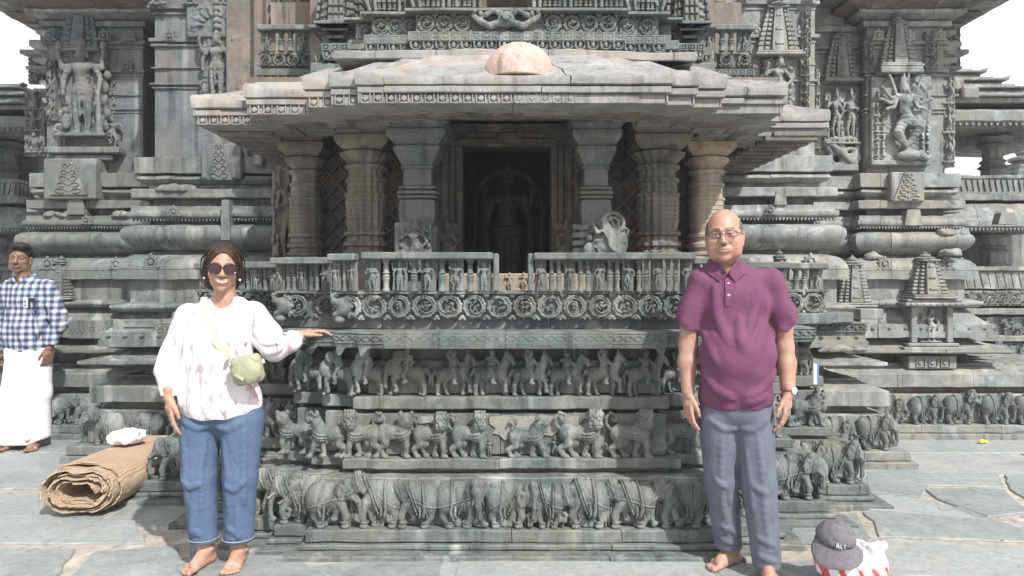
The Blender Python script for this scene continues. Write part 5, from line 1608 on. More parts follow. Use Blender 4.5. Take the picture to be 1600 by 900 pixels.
# niche shrine standing out of the pale plinth
def plinth_shrine(cx, y, z0, s, root, mat):
    tower_relief(root, cx, y + .02, z0 + .50 * s, .36 * s, .44 * s, mat, .2 * s, 9, 'shrine_tower')
    mb = MB()
    mb.box(cx - .30 * s, cx + .30 * s, y - .24 * s, y + .1, z0 + .43 * s, z0 + .465 * s, .008)
    mb.box(cx - .26 * s, cx + .26 * s, y - .2 * s, y + .1, z0 + .468 * s, z0 + .495 * s, .008)
    for s_ in (-1, 1):
        mb.box(*sorted((cx + s_ * .2 * s, cx + s_ * .14 * s)), y - .15 * s, y + .1, z0 + .08 * s, z0 + .43 * s, .008)
    mb.box(cx - .14 * s, cx + .14 * s, y - .08 * s, y + .1, z0 + .08 * s, z0 + .43 * s)
    mb.box(cx - .30 * s, cx + .30 * s, y - .22 * s, y + .1, z0, z0 + .045 * s, .008); mb.box(cx - .24 * s, cx + .24 * s, y - .18 * s, y + .1, z0 + .047 * s, z0 + .08 * s, .008)
    mb.build('niche_frame', mat, root)
    mb = MB()
    k = 9
    for i in range(k):
        x = cx - .27 * s + .54 * s * (i + .5) / k
        mb.ball((x, y - .24 * s, z0 + .447 * s), (.02 * s, .012, .014 * s), 8, 5)
    mb.build('eave_beads', mat, root)
    put('niche_figure', recolour(FS[1], mat), root, (cx, y - .07 * s, z0 + .09 * s), 0, (.34 * s, .4 * s, .29 * s))
plinth_shrine(X(1450, 6.75), 6.82, Z(548, 6.75), .95, WR, M_STONE_L)
mb = MB(); x0, x1 = X(1418, 6.7), X(1493, 6.7)
mb.box(x0, x1, 6.68, 6.9, Z(576, 6.7), Z(556, 6.7), .006); mb.build('carved_block', M_STONE_L, WR)
mb = MB(); niche_tiles(mb, [(x0 + .05, 6.675), (x1 - .05, 6.675)], 0, Z(573, 6.7), Z(559, 6.7), .1); mb.build('carved_tiles', M_STONE_L, WR)
tower_relief(WR, X(1342, 6.6), 6.75, Z(480, 6.6), .3, .46, M_STONE_L, .12, 11)
tower_relief(WR, X(1228, 5.7), 5.86, Z(478, 5.7), .18, .44, M_STONE, .1, 11)
mb = MB(); mb.box(X(1336, 6.5), X(1372, 6.5), 6.4, 6.8, Z(498, 6.5), Z(482, 6.5), .006); mb.box(X(1205, 5.7), X(1262, 5.7), 5.6, 5.9, Z(496, 5.7), Z(484, 5.7), .006); mb.build('niche_shelf', M_STONE_L, WR)
# broken stone tops on the plinths
rr = random.Random(8)
def lumps(root, mat, boxes, n=8):
    for (x0, x1, y, z) in boxes:
        v = Vol((-.16, -.1, -.03), (.16, .1, .09), .008)
        for i in range(5): v.ell((rr.uniform(-.1, .1), rr.uniform(-.04, .04), 0), (rr.uniform(.04, .09), .05, rr.uniform(.02, .055)), .01, (0, rr.uniform(-.4, .4), 0))
        v.noise(.003, 60); v.cut(2, -.02, 'above')
        put('broken_stone', v.mesh('broken_stone', mat), root, ((x0 + x1) / 2, y, z), rr.uniform(-.3, .3), ((x1 - x0) / .26, 1, 1))
lumps(WR, M_STONE_L, [(X(1465, 6.8), X(1520, 6.8), 6.8, 1.63), (X(1465, 6.8), X(1522, 6.8), 6.85, 1.82), (X(1350, 6.8), X(1390, 6.8), 6.9, 1.6), (X(1300, 5.4), X(1385, 5.4), 5.75, .86)])
lumps(WL, M_STONE, [(X(60, 6.8), X(100, 6.8), 6.9, 1.99), (X(165, 6.8), X(205, 6.8), 6.9, 1.99), (X(150, 5.9), X(230, 5.9), 6.05, .86), (X(245, 6), X(300, 6), 6.0, 2.12)])

# ------------------------------------------------------------ upper storey above the porch roof
US = thing('upper_storey', 'upper temple storey above the porch roof with leaning carved parapet, scrolls and hanging fringe', 'upper storey', (0, 4.9, 2.7))
UP = [(-1.02, 5.4), (-1.02, 4.66), (-.90, 4.66), (-.90, 4.56), (-.62, 4.56), (-.62, 4.5), (.68, 4.5), (.68, 4.56), (.94, 4.56), (.94, 4.66), (1.04, 4.66), (1.04, 5.4)]
band('recessed_course', US, [(p[0] * .93, p[1] + .12) for p in UP], slab(0, 2.60, 2.80, -.3), M_STONE_B, seed=401)
band('fringe_course', US, UP, slab(-.01, 2.80, 2.83, -.3), M_STONE, seed=402, amp=.0015)
band('patterned_band', US, UP, slab(0, 2.832, 2.895, -.3), M_STONE, seed=403, amp=.0015)
band('scroll_backing', US, UP, slab(-.04, 2.897, 3.01, -.3), M_STONE, seed=404, amp=.0015)
band('upper_rail', US, UP, slab(.03, 3.012, 3.03, -.3, .003), M_STONE, seed=405, amp=.0015)
def pendants(parent, plan, off, z1, mat, pitch=.075, s=1.0, zt=None):
    for (a, d, n, L) in segs(plan, off):
        if L < .06 or n.y > -.5: continue
        k = max(1, int(round(L / pitch))); w = L / k; mb = MB()
        for i in range(k):
            xc = a.x + (i + .5) * w
            pts = [(xc - w * .38, a.y - .004, z1)] + [(xc - w * .38 * math.cos(t), a.y - .004, z1 - .025 * s - .022 * s * math.sin(t)) for t in [PI * j / 6 for j in range(7)]] + [(xc + w * .38, a.y - .004, z1)]
            mb.tube(pts, .0065 * s, 6)
            mb.ball((xc, a.y - .006, z1 - .02 * s), (.012 * s, .010, .018 * s), 8, 5)
        mb.build('hanging_fringe', mat, parent)
def tiles(parent, plan, off, z0, z1, pitch, mat):
    for (a, d, n, L) in segs(plan, off):
        if L < .06 or n.y > -.5: continue
        if L < .15: continue
        mb = MB(); niche_tiles(mb, [(a.x, a.y), (a.x + L, a.y)], 0, z0, z1, pitch); mb.build('patterned_tiles', mat, parent)
pendants(US, UP, 0, 2.833, M_STONE); tiles(US, UP, .001, 2.838, 2.89, .06, M_STONE)
for (a, d, n, L) in segs(UP, -.042):
    if L < .1 or n.y > -.5: continue
    k = max(1, int(round(L / .108)))
    for i in range(k):
        xc = a.x + L * (i + .5) / k
        if -.24 < xc < .16: continue
        put('scroll_roundel', RO[i % 4], US, (xc, a.y, 2.953), 0, (.76, 1.0, .78))
def crest():
    v = Vol((-.24, -.1, -.075), (.24, .03, .1), .0045)
    v.ell((0, -.04, .01), (.05, .04, .05)); v.ell((0, -.08, 0), (.018, .02, .016), .006)
    for s_ in (-1, 1):
        v.ell((s_ * .022, -.075, .02), .012, .002); v.chain([(s_ * .04, -.04, -.01, .022), (s_ * .1, -.04, -.03, .02), (s_ * .16, -.04, .0, .018), (s_ * .2, -.04, .04, .012)], .01)
        v.chain([(s_ * .03, -.05, .05, .012), (s_ * .08, -.05, .06, .016), (s_ * .12, -.05, .03, .012)], .004); v.torus((s_ * .17, -.04, .035), .03, .009, 1, .004)
        for i in range(5): v.ell((s_ * (.05 + .035 * i), -.05, .045 + .012 * math.sin(i * 2)), (.014, .014, .018), .004)
    v.noise(.001, 120); v.cut(1, .01)
    put('crest_carving', v.mesh('crest_carving', M_STONE), US, (-.035, 4.53, 2.955))
crest()
# leaning parapet
def lean_panel(x0, x1, y, z0, z1, k, seed):
    rr = random.Random(seed); mb = MB(); w = (x1 - x0) / k
    Mx = Matrix.Translation((0, y, z0)) @ Matrix.Rotation(math.radians(14), 4, 'X')
    for i in range(k):
        xc = x0 + (i + .5) * w
        if i % 3 == 0:
            p = Mx @ Vector((xc, -.0, .01))
            put('carved_figure', FG[rr.randrange(5)], US, tuple(p), 0, (.3, .3, .29))
            mb.box(xc - w * .42, xc + w * .42, .0, .02, 0, z1 - z0, .004, Mx)
        else:
            for s_ in (-.22, .22):
                mb.box(xc + s_ * w - w * .16, xc + s_ * w + w * .16, -.02, .02, 0, z1 - z0, .006, Mx)
                for q in range(6): mb.box(xc + s_ * w - w * .2, xc + s_ * w + w * .2, -.028, .02, .03 + q * .045, .04 + q * .045, .003, Mx)
    mb.box(x0, x1, -.04, .05, z1 - z0, z1 - z0 + .05, .006, Mx)
    mb.build('parapet_panel', M_STONE, US)
lean_panel(-.62, -.18, 4.55, 3.03, 3.32, 7, 1); lean_panel(.12, .68, 4.55, 3.03, 3.32, 9, 2); lean_panel(-.9, -.64, 4.61, 3.03, 3.32, 4, 3); lean_panel(.7, .94, 4.61, 3.03, 3.32, 4, 4)
mb = MB(); mb.box(-1.45, 1.45, 5.35, 5.6, 2.4, 4.6); mb.box(-.88, .88, 4.72, 5.35, 2.9, 3.0); mb.box(-.2, -.16, 4.62, 4.75, 3.02, 3.9, .005); mb.box(.1, .15, 4.62, 4.75, 3.02, 3.9, .005)
mb.build('inner_wall', M_STONE_B, US)
mb = MB(); mb.box(-1.1, 1.1, 4.45, 5.4, 3.75, 3.85, .01); mb.build('upper_ceiling', M_STONE_B, US)

def corner_tower(x, y, w, lab):
    t = thing('corner_tower', lab, 'tower', (x, y, 2.66), 'small ribbed towers flanking the upper parapet')
    mb = MB(); mb.box(x - w * .62, x + w * .62, y - .1, y + .3, 2.60, 2.78, .01); mb.build('tower_base', M_STONE, t)
    pl = [(x - w * .6, y + .3), (x - w * .6, y - .04), (x - w * .34, y - .04), (x - w * .34, y - .12), (x + w * .34, y - .12), (x + w * .34, y - .04), (x + w * .6, y - .04), (x + w * .6, y + .3)]
    mb = MB(); sweep(mb, pl, slab(0, 2.84, 2.895, -.2, .003), seed=3, amp=.001); niche_tiles(mb, [(x - w * .33, y - .122), (x + w * .33, y - .122)], 0, 2.848, 2.888, .05)
    sweep(mb, pl, slab(-.012, 2.79, 2.838, -.2, .003), seed=4, amp=.001); mb.build('patterned_band', M_STONE, t)
    pendants(t, pl, -.008, 2.842, M_STONE, .06)
    mb = MB(); mb.box(x - w * .4, x + w * .4, y - .04, y + .3, 2.89, 3.02)
    for (z0, z1, o) in [(2.93, 2.95, .03), (2.97, 2.985, .06), (3.0, 3.02, .1)]: sweep(mb, [(p[0] * 1 + (x - p[0]) * .25, p[1]) for p in pl], slab(o - .05, z0, z1, -.2, .003), seed=5, amp=.001)
    mb.build('tower_neck', M_STONE_W, t)
    mb = MB()
    for k in range(15):
        s = 1.02 - .04 * k - .0006 * k * k; z = 3.03 + k * .052
        for (f, dy) in ((.62, .0), (.42, -.06), (.2, -.11)):
            xx = w * f * s
            mb.box(x - xx, x + xx, y + dy * s - .0, y + .3, z, z + .026, .006)
            mb.box(x - xx * .9, x + xx * .9, y + dy * s + .014, y + .3, z + .026, z + .052)
        for i in range(9):
            xc = x + (i - 4) * w * .135 * s; dd = (-.11 if abs(i - 4) < 2 else (-.06 if abs(i - 4) < 3 else 0)) * s
            mb.box(xc - .011, xc + .011, y + dd - .014, y + dd + .02, z + .003, z + .04, .004)
    mb.build('ribbed_tower', M_STONE, t)
corner_tower(-1.12, 4.84, .27, 'ribbed stone tower left of the upper parapet'); corner_tower(1.14, 4.84, .25, 'ribbed stone tower right of the upper parapet')

def side_balcony(x0, x1, y, lab, sd):
    t = thing('side_balcony', lab, 'balcony', ((x0 + x1) / 2, y, 2.75), 'small carved balconies beside the corner towers')
    pl = [(x0, y + .6), (x0, y), (x1, y), (x1, y + .6)]
    band('patterned_band', t, pl, slab(0, 2.86, 2.91, -.3, .003), M_STONE, seed=sd, amp=.001)
    band('fringe_course', t, pl, slab(-.012, 2.80, 2.858, -.3, .003), M_STONE, seed=sd + 1, amp=.001)
    band('scroll_backing', t, pl, slab(-.03, 2.93, 3.03, -.3, .003), M_STONE, seed=sd + 2, amp=.001)
    band('recessed_course', t, pl, slab(-.05, 2.905, 2.935, -.3, .003), M_STONE_B, seed=sd + 4, amp=.001)
    pendants(t, pl, -.01, 2.862, M_STONE, .06)
    mb = MB(); niche_tiles(mb, [(x0, y - .001), (x1, y - .001)], 0, 2.865, 2.905, .05); mb.build('patterned_tiles', M_STONE, t)
    k = int((x1 - x0) / .1)
    for i in range(k): put('scroll_roundel', RO[i % 4], t, (x0 + (x1 - x0) * (i + .5) / k, y + .028, 2.98), 0, (.68, 1, .66))
    baluster_panel(t, (x0 + .01, y + .02), (x1 - .01, y + .02), 3.21, 3.035, 1, 2, sd)
    mb = MB(); mb.box(x0, x1, y + .3, y + .7, 2.7, 3.5); mb.build('inner_wall', M_STONE_B, t)
side_balcony(-1.83, -1.42, 5.35, 'small carved balcony left of the left corner tower', 450)
side_balcony(1.34, 1.74, 5.35, 'small carved balcony right of the right corner tower', 460)
# brown wall behind the left balcony with a serpent relief
mb = MB(); mb.box(-2.3, -1.4, 6.0, 6.3, 2.7, 4.7); mb.box(-2.05, -1.98, 5.9, 6.0, 2.3, 4.7, .01); mb.build('recess_wall', M_STONE_B, WL)
mb = MB(); mb.box(1.3, 1.62, 5.7, 6.3, 2.4, 4.7, .01)
for z in (3.2, 3.3, 3.4, 3.5, 3.6): mb.box(1.3, 1.63, 5.66, 5.8, z, z + .06, .01)
mb.build('recess_wall', M_STONE_B, WR)
def serpents():
    v = Vol((-.2, -.08, -.2), (.2, .02, .2), .0075)
    for s_ in (-1, 1):
        pts = [(s_ * (.07 + .05 * math.sin(t * 7)), -.02, -.17 + .33 * t, .018) for t in [i / 9 for i in range(10)]]
        v.chain(pts, .004); v.torus((s_ * .14, -.02, .1), .035, .012, 1, .004); v.torus((s_ * .14, -.02, 0), .03, .012, 1, .004)
    v.box((0, -.02, 0), (.025, .03, .17), .008); v.noise(.001, 90); v.cut(1, .01)
    put('serpent_relief', v.mesh('serpent_relief', recolour and M_STONE_B), WL, (X(455, 5.95), 5.99, Z(22, 5.95)), 0, (1, 1, 1))
serpents()

# ------------------------------------------------------------ far wings left and right
def far_wing(sgn, x0, x1, y, mat, lab):
    t = thing('far_porch', lab, 'porch', (sgn * (x0 + x1) / 2, y, 0))
    def pl(o=0.0, dx=0.0):
        a, b = (x0 + dx, x1)
        p = [(a, y + 2), (a, y - o), (b, y - o), (b, y + 2)]
        if sgn < 0: p = [(-q[0], q[1]) for q in p[::-1]]
        return p
    def cs(nm, pr, dx=0.0, m=mat, **k): band(nm, t, pl(0, dx), pr, m, seed=int(pr[0][1] * 100) + 500, amp=.006, joints=(.6, 1.4), **k)
    e0 = -.4
    cs('base_slab', slab(.2, -.02, .3, e0)); cs('frieze_ledge', slab(.18, .3, .38, e0)); cs('frieze_backing', slab(.06, .38, .64, e0)); cs('frieze_ledge', slab(.14, .66, .73, e0)); cs('frieze_backing', slab(.04, .73, .95, e0))
    cs('carved_band', slab(.14, .98, 1.05, e0)); cs('scroll_backing', slab(.02, 1.08, 1.26, e0)); cs('parapet', slab(.04, 1.28, 1.5, e0)); cs('top_rail', slab(.08, 1.5, 1.55, e0))
    sg = [(q.x, q.y, d, n, L) for (q, d, n, L) in segs(pl(), .0) if n.y < -.5][0]
    xa, L = sg[0], sg[4]
    for i in range(int(L / .3)):
        put('elephant', EL[i % 5] if sgn < 0 else ELM[i % 5], t, (xa + .3 * i + .15, y - .06, .38), 0, (1, 1, 1)); put('horse_rider', HO[i % 2], t, (xa + .3 * i + .15, y - .04, .73), 0, (1, 1, .8))
        put('scroll_roundel', RO[i % 4], t, (xa + .3 * i + .08, y - .02, 1.17), 0, (1.2, 1, 1.2)); put('scroll_roundel', RO[(i + 1) % 4], t, (xa + .3 * i + .23, y - .02, 1.17), 0, (1.2, 1, 1.2))
    teeth(t, 'colonnettes', mat, pl(), .045, 1.3, 1.48, .09, .03)
    # lower pillars, middle eave, upper gallery, roof
    for zz, zt in ((1.55, 2.0), (2.5, 3.15)):
        for i in range(5):
            xx = sgn * (x0 + .35 + i * .75)
            mb = MB(); h = zt - zz
            mb.lathe((xx, y + .35, zz), [(.17, 0), (.17, .08 * h), (.13, .1 * h), (.13, .4 * h), (.17, .45 * h), (.12, .5 * h), (.15, .56 * h), (.11, .6 * h), (.12, .8 * h), (.2, .86 * h), (.14, .9 * h), (.24, h)], 16, .08, 8)
            mb.build('pillar', mat, t)
    mb = MB(); xx0, xx1 = sorted((sgn * (x0 + .1), sgn * (x0 + .5))); mb.box(xx0, xx1, y + .6, y + 2, 1.4, 3.3); mb.box(*sorted((sgn * x0, sgn * x1)), y + 1.2, y + 2, 1.4, 2.5); mb.build('inner_wall', mat, t)
    cs('middle_eave', [(e0, 1.98), (.2, 2.0), (.24, 2.02), (.24, 2.08), (.2, 2.1), (.16, 2.2), (.04, 2.3), (e0, 2.32)])
    teeth(t, 'hanging_fringe', mat, pl(), .22, 1.96, 2.01, .045, .02)
    cs('gallery_ledge', slab(.08, 2.34, 2.42, e0)); cs('gallery_parapet', slab(.02, 2.42, 2.60, e0)); cs('top_rail', slab(.06, 2.6, 2.64, e0))
    teeth(t, 'colonnettes', mat, pl(), .04, 2.45, 2.6, .07, .03)
    pr = slab(0, 0, .05)
    R0 = 0.5
    cs('roof_eave', [(-.5, 3.2), (R0 - .05, 3.18), (R0, 3.2), (R0, 3.3), (R0 - .05, 3.33), (R0 - .4, 3.42), (-.5, 3.46)])
    teeth(t, 'hanging_fringe', mat, pl(), R0 - .03, 3.14, 3.2, .07, .03)
    b = x1 - (0 if sgn > 0 else 0)
    for k in range(4 if sgn > 0 else 3):
        z = 3.44 + .13 * k; yy = y - .35 + .14 * k
        xb = x0 + (.66 + .62 - .17 * k if sgn > 0 else 1.5 - .3 * k)
        mb = MB(); xa_, xb_ = sorted((sgn * (x0 - .6 + .25 * k * (sgn < 0)), sgn * xb))
        mb.box(xa_, xb_, yy, y + 1.6, z, z + .055, .01); mb.box(xa_ - .05, xb_ + .05, yy - .06, y + 1.6, z + .058, z + .085, .006); mb.box(xa_, xb_ - .06, yy + .06, y + 1.6, z + .087, z + .132)
        for e, sg_ in ((xb_ + .05, 1), (xa_ - .05, -1)): mb.prism([(e - sg_ * .08, z + .085), (e, z + .085), (e + sg_ * .03, z + .12), (e - sg_ * .02, z + .1)], yy - .06, yy + .06)
        mb.box((xa_ + xb_) / 2 - .1, (xa_ + xb_) / 2 + .1, yy - .1, y, z + .02, z + .16, .02)
        mb.build('roof_tier', mat, t, wob=.01)
far_wing(1, 4.9, 6.15 + .5, 8.95, M_STONE_L, 'distant second porch of stone coloured paler for haze at the right edge with pillars and stepped roof')
far_wing(-1, 6.2, 9.0, 9.3, M_STONE, 'distant grey porch with lattice wall and stepped roof at the left edge')
def far_tower():
    t = thing('distant_tower', 'small round-topped stone tower seen against the sky beyond the far right porch', 'tower', (9.6, 14, 0))
    mb = MB(); x, y = 9.75, 14.2
    mb.box(x - .55, x + .55, y - .5, y + .5, 0, 3.05)
    for k in range(5): mb.box(x - .5 + .07 * k, x + .5 - .07 * k, y - .5 + .07 * k, y + .5, 3.05 + k * .11, 3.12 + k * .11, .02); mb.box(x - .44 + .07 * k, x + .44 - .07 * k, y - .4 + .06 * k, y + .5, 3.12 + k * .11, 3.17 + k * .11)
    mb.lathe((x, y, 3.6), [(.15, 0), (.26, .05), (.26, .1), (.1, .14), (.14, .2), (.1, .26), (.03, .3), (.01, .38)], 14)
    mb.build('tower_body', M_STONE, t)
far_tower()
# ------------------------------------------------------------ people
def skin(name, col, lip, pinkish=(.55, .22, .16)):
    m, nt, b = new_mat(name)
    p = coords(nt)
    c = ramp(nt, noise(nt, p, 18, 5, .6), [(.3, tuple(x * .76 for x in col)), (.7, tuple(min(1, x * 1.16) for x in col))])
    c = mixc(nt, ramp(nt, noise(nt, p, 7, 3), [(.45, (0, 0, 0)), (.7, (.35, .35, .35))]), c, pinkish)
    at = nt.nodes.new('ShaderNodeAttribute'); at.attribute_name = 'paint'
    sp = nt.nodes.new('ShaderNodeSeparateColor'); nt.links.new(at.outputs['Color'], sp.inputs['Color'])
    c = mixc(nt, sp.outputs[0], c, lip)
    c = mixc(nt, sp.outputs[2], c, (.75, .72, .68))
    c = mixc(nt, sp.outputs[1], c, (.03, .022, .018))
    nt.links.new(c, b.inputs['Base Color'])
    b.inputs['Roughness'].default_value = .5; b.inputs['Subsurface Weight'].default_value = .12
    b.inputs['Subsurface Radius'].default_value = (1, .4, .25); b.inputs['Subsurface Scale'].default_value = .008
    bump(nt, b, noise(nt, p, 160, 5, .7), .3, .003)
    return m
def cloth(name, cfun, weave=500, wr=.25, rough=.85, fold=.5):
    m, nt, b = new_mat(name)
    p = coords(nt, 'pos')
    o = coords(nt, 'obj')
    c = cfun(nt, p, o)
    nt.links.new(c, b.inputs['Base Color'])
    b.inputs['Roughness'].default_value = rough; b.inputs['Specular IOR Level'].default_value = .2
    cr = math_(nt, 'ABSOLUTE', math_(nt, 'SUBTRACT', noise(nt, p, 7, 3, .5, 2.2), .5))
    h = math_(nt, 'ADD', math_(nt, 'MULTIPLY', noise(nt, p, weave, 2), .15), math_(nt, 'ADD', math_(nt, 'MULTIPLY', noise(nt, p, 13, 4, .5, 1.5), fold * .6), math_(nt, 'MULTIPLY', cr, -fold * 3.0)))
    bump(nt, b, h, wr, .012)
    return m

M_SKIN_W = skin('woman_skin', (.40, .235, .165), (.42, .11, .10))
M_SKIN_M = skin('man_skin', (.39, .235, .17), (.36, .14, .11))
M_SKIN_D = skin('dark_skin', (.20, .11, .075), (.17, .08, .06), (.26, .12, .09))
def hair_mat(name, a, b_):
    m, nt, b = new_mat(name)
    st = coords(nt, 'pos', (150, 150, 10)); n = noise(nt, st, 1.0, 4, .6)
    nt.links.new(ramp(nt, n, [(.35, a), (.7, b_)]), b.inputs['Base Color']); b.inputs['Roughness'].default_value = .55; b.inputs['Specular IOR Level'].default_value = .3
    bump(nt, b, n, .8, .004); return m
M_HAIR = hair_mat('black_hair', (.008, .007, .007), (.03, .025, .022))
M_HAIR_B = hair_mat('dark_brown_hair', (.012, .007, .006), (.055, .03, .022))
M_HAIR_G = hair_mat('greying_hair', (.04, .03, .026), (.20, .17, .15))

def blouse_col(nt, p, o):
    mp = nt.nodes.new('ShaderNodeMapping'); mp.inputs['Scale'].default_value = (30, 12, 10); nt.links.new(o, mp.inputs['Vector'])
    n = noise(nt, mp.outputs['Vector'], 1.0, 2, .4)
    sp = nt.nodes.new('ShaderNodeMapping'); sp.inputs['Scale'].default_value = (46, 10, 14); nt.links.new(o, sp.inputs['Vector'])
    n2 = noise(nt, sp.outputs['Vector'], 1.0, 1, .3)
    c = mixc(nt, ramp(nt, n, [(.625, (0, 0, 0)), (.675, (.7, .7, .7))]), (.69, .65, .66), (.50, .23, .28))
    c = mixc(nt, ramp(nt, n2, [(.64, (0, 0, 0)), (.70, (.75, .75, .75))]), c, (.30, .24, .30))
    return c
M_BLOUSE = cloth('white_printed_cotton', blouse_col, 600, .35)
M_DENIM = cloth('blue_denim', lambda nt, p, o: mixc(nt, .6, ramp(nt, noise(nt, p, 6, 5, .6), [(.3, (.055, .09, .155)), (.7, (.105, .15, .23))]), ramp(nt, noise(nt, p, 300, 2), [(.35, (.05, .085, .15)), (.65, (.13, .18, .27))])), 700, .45)
M_POLO = cloth('plum_cotton_pique', lambda nt, p, o: ramp(nt, noise(nt, p, 300, 2), [(.3, (.118, .043, .080)), (.7, (.172, .066, .118))]), 700, .3)
M_TROUS = cloth('blue_grey_twill', lambda nt, p, o: ramp(nt, noise(nt, p, 8, 5), [(.3, (.105, .115, .142)), (.7, (.145, .158, .19))]), 700, .22)
M_DHOTI = cloth('white_cotton', lambda nt, p, o: ramp(nt, noise(nt, p, 8, 4), [(.3, (.76, .76, .79)), (.7, (.84, .84, .86))]), 500, .3)
def plaid(nt, p, o):
    sp = nt.nodes.new('ShaderNodeSeparateXYZ'); nt.links.new(o, sp.inputs[0])
    out = []
    thin = []
    for i in (0, 2):
        f = math_(nt, 'FRACT', math_(nt, 'MULTIPLY', sp.outputs[i], 1 / .052))
        out.append(ramp(nt, f, [(0, (0, 0, 0)), (.14, (1, 1, 1)), (.5, (1, 1, 1)), (.64, (0, 0, 0))]))
        thin.append(ramp(nt, f, [(.76, (0, 0, 0)), (.79, (1, 1, 1)), (.85, (1, 1, 1)), (.88, (0, 0, 0))]))
    a = mixc(nt, .5, out[0], out[1])
    c = ramp(nt, a, [(0, (.50, .52, .56)), (.5, (.15, .19, .28)), (1, (.04, .055, .10))])
    c = mixc(nt, math_(nt, 'MULTIPLY', mixc(nt, 1.0, thin[0], thin[1], 'LIGHTEN'), .5), c, (.40, .30, .25))
    return c
M_PLAID = cloth('blue_checked_cotton', plaid, 500, .4)
M_OLIVE = cloth('olive_nylon', lambda nt, p, o: ramp(nt, noise(nt, p, 14, 4), [(.3, (.25, .25, .165)), (.7, (.34, .335, .23))]), 500, .3, rough=.55)
M_STRAP = cloth('pale_olive_webbing', lambda nt, p, o: ramp(nt, noise(nt, p, 90, 3), [(.3, (.44, .44, .33)), (.7, (.54, .53, .42))]), 500, .3)
M_METAL = simple('steel', (.6, .58, .55), .3, 1.0)
M_DARK = simple('dark_plastic', (.03, .018, .022), .25)
M_LENS, _nt2, _b2 = new_mat('brown_gradient_lens'); _b2.inputs['Base Color'].default_value = (.05, .022, .026, 1); _b2.inputs['Roughness'].default_value = .12; _b2.inputs['Specular IOR Level'].default_value = .35
M_GLASS, _nt2, _b2 = new_mat('spectacle_glass'); _b2.inputs['Base Color'].default_value = (.12, .1, .16, 1); _b2.inputs['Roughness'].default_value = .03; _b2.inputs['Alpha'].default_value = .16
M_WHITE = simple('white_plastic', (.78, .78, .76), .4)
M_PEARL = simple('pearl', (.8, .77, .72), .25)
M_LEATHER = simple('brown_leather', (.12, .06, .04), .5, var=.3, scale=60)

def head_prims(v, female=False, smile=0.5, jowl=0.0):
    v.ell((0, .014, .03), (.073, .093, .084)); v.ell((0, -.018, -.02), (.0625, .07, .084), .02)
    v.ell((0, -.03, -.065), (.046 + jowl, .048, .042), .025); v.ell((0, -.068, -.096), (.02 if female else .023, .018, .018), .02)
    for s in (-1, 1):
        v.ell((s * .037, -.052, -.028), (.026, .026, .026), .02)
        if jowl: v.ell((s * .042, -.035, -.07), (.026, .03, .03), .02)
        v.cap((s * .014, -.086, .020), (s * .05, -.066, .018), .0085, .007, .014)
        v.ell((s * .0305, -.092, .001), (.018, .012, .011), .014, None, 's')
        v.ell((s * .0305, -.0745, .001), (.0145, .0125, .0098), .004)
        v.cap((s * .018, -.087, .0085), (s * .043, -.080, .0075), .0026, None, .003)   # upper lid
        v.cap((s * .019, -.086, -.0075), (s * .042, -.080, -.007), .0022, None, .004)
        # ears
        v.ell((s * .0765, .014, -.012), (.0075, .02, .031), .006, (0, s * .12, s * -.35)); v.ell((s * .083, .01, -.008), (.004, .011, .017), .003, (0, 0, s * -.35), 's')
        v.ell((s * .076, .006, -.038), (.006, .008, .009), .004)
    v.chain([(0, -.084, .012, .0085), (0, -.096, -.012, .0095), (0, -.106, -.026, .0115)], .010)
    v.ell((0, -.108, -.031), (.0125, .0115, .010), .006)
    for s in (-1, 1):
        v.ell((s * .0125, -.097, -.034), (.0085, .010, .0075), .005); v.ell((s * .007, -.106, -.0405), (.0036, .006, .003), .002, None, 's')
        v.cap((s * .022, -.088, -.034), (s * (.036 + .004 * smile), -.074, -.058), .0022, .0012, .006, 's')     # smile lines
    # mouth
    k = .007 * smile
    v.ell((0, -.082, -.062), (.031, .018, .017), .012)
    U = [(-.027 - k, -.082, -.0585 + k, .0018), (-.012, -.0965, -.0575, .0036), (0, -.099, -.0585, .0036), (.012, -.0965, -.0575, .0036), (.027 + k, -.082, -.0585 + k, .0018)]
    Lw = [(-.025 - k, -.083, -.0615 + k * .9, .0018), (-.012, -.095, -.0685, .0042), (0, -.0975, -.0695, .0046), (.012, -.095, -.0685, .0042), (.025 + k, -.083, -.0615 + k * .9, .0018)]
    v.chain(U, .002); v.chain(Lw, .002)
    g = [(a[0], a[1] - .006, (a[2] + b[2]) / 2, .0016) for a, b in zip(U, Lw)]
    v.chain(g, .001, 's')
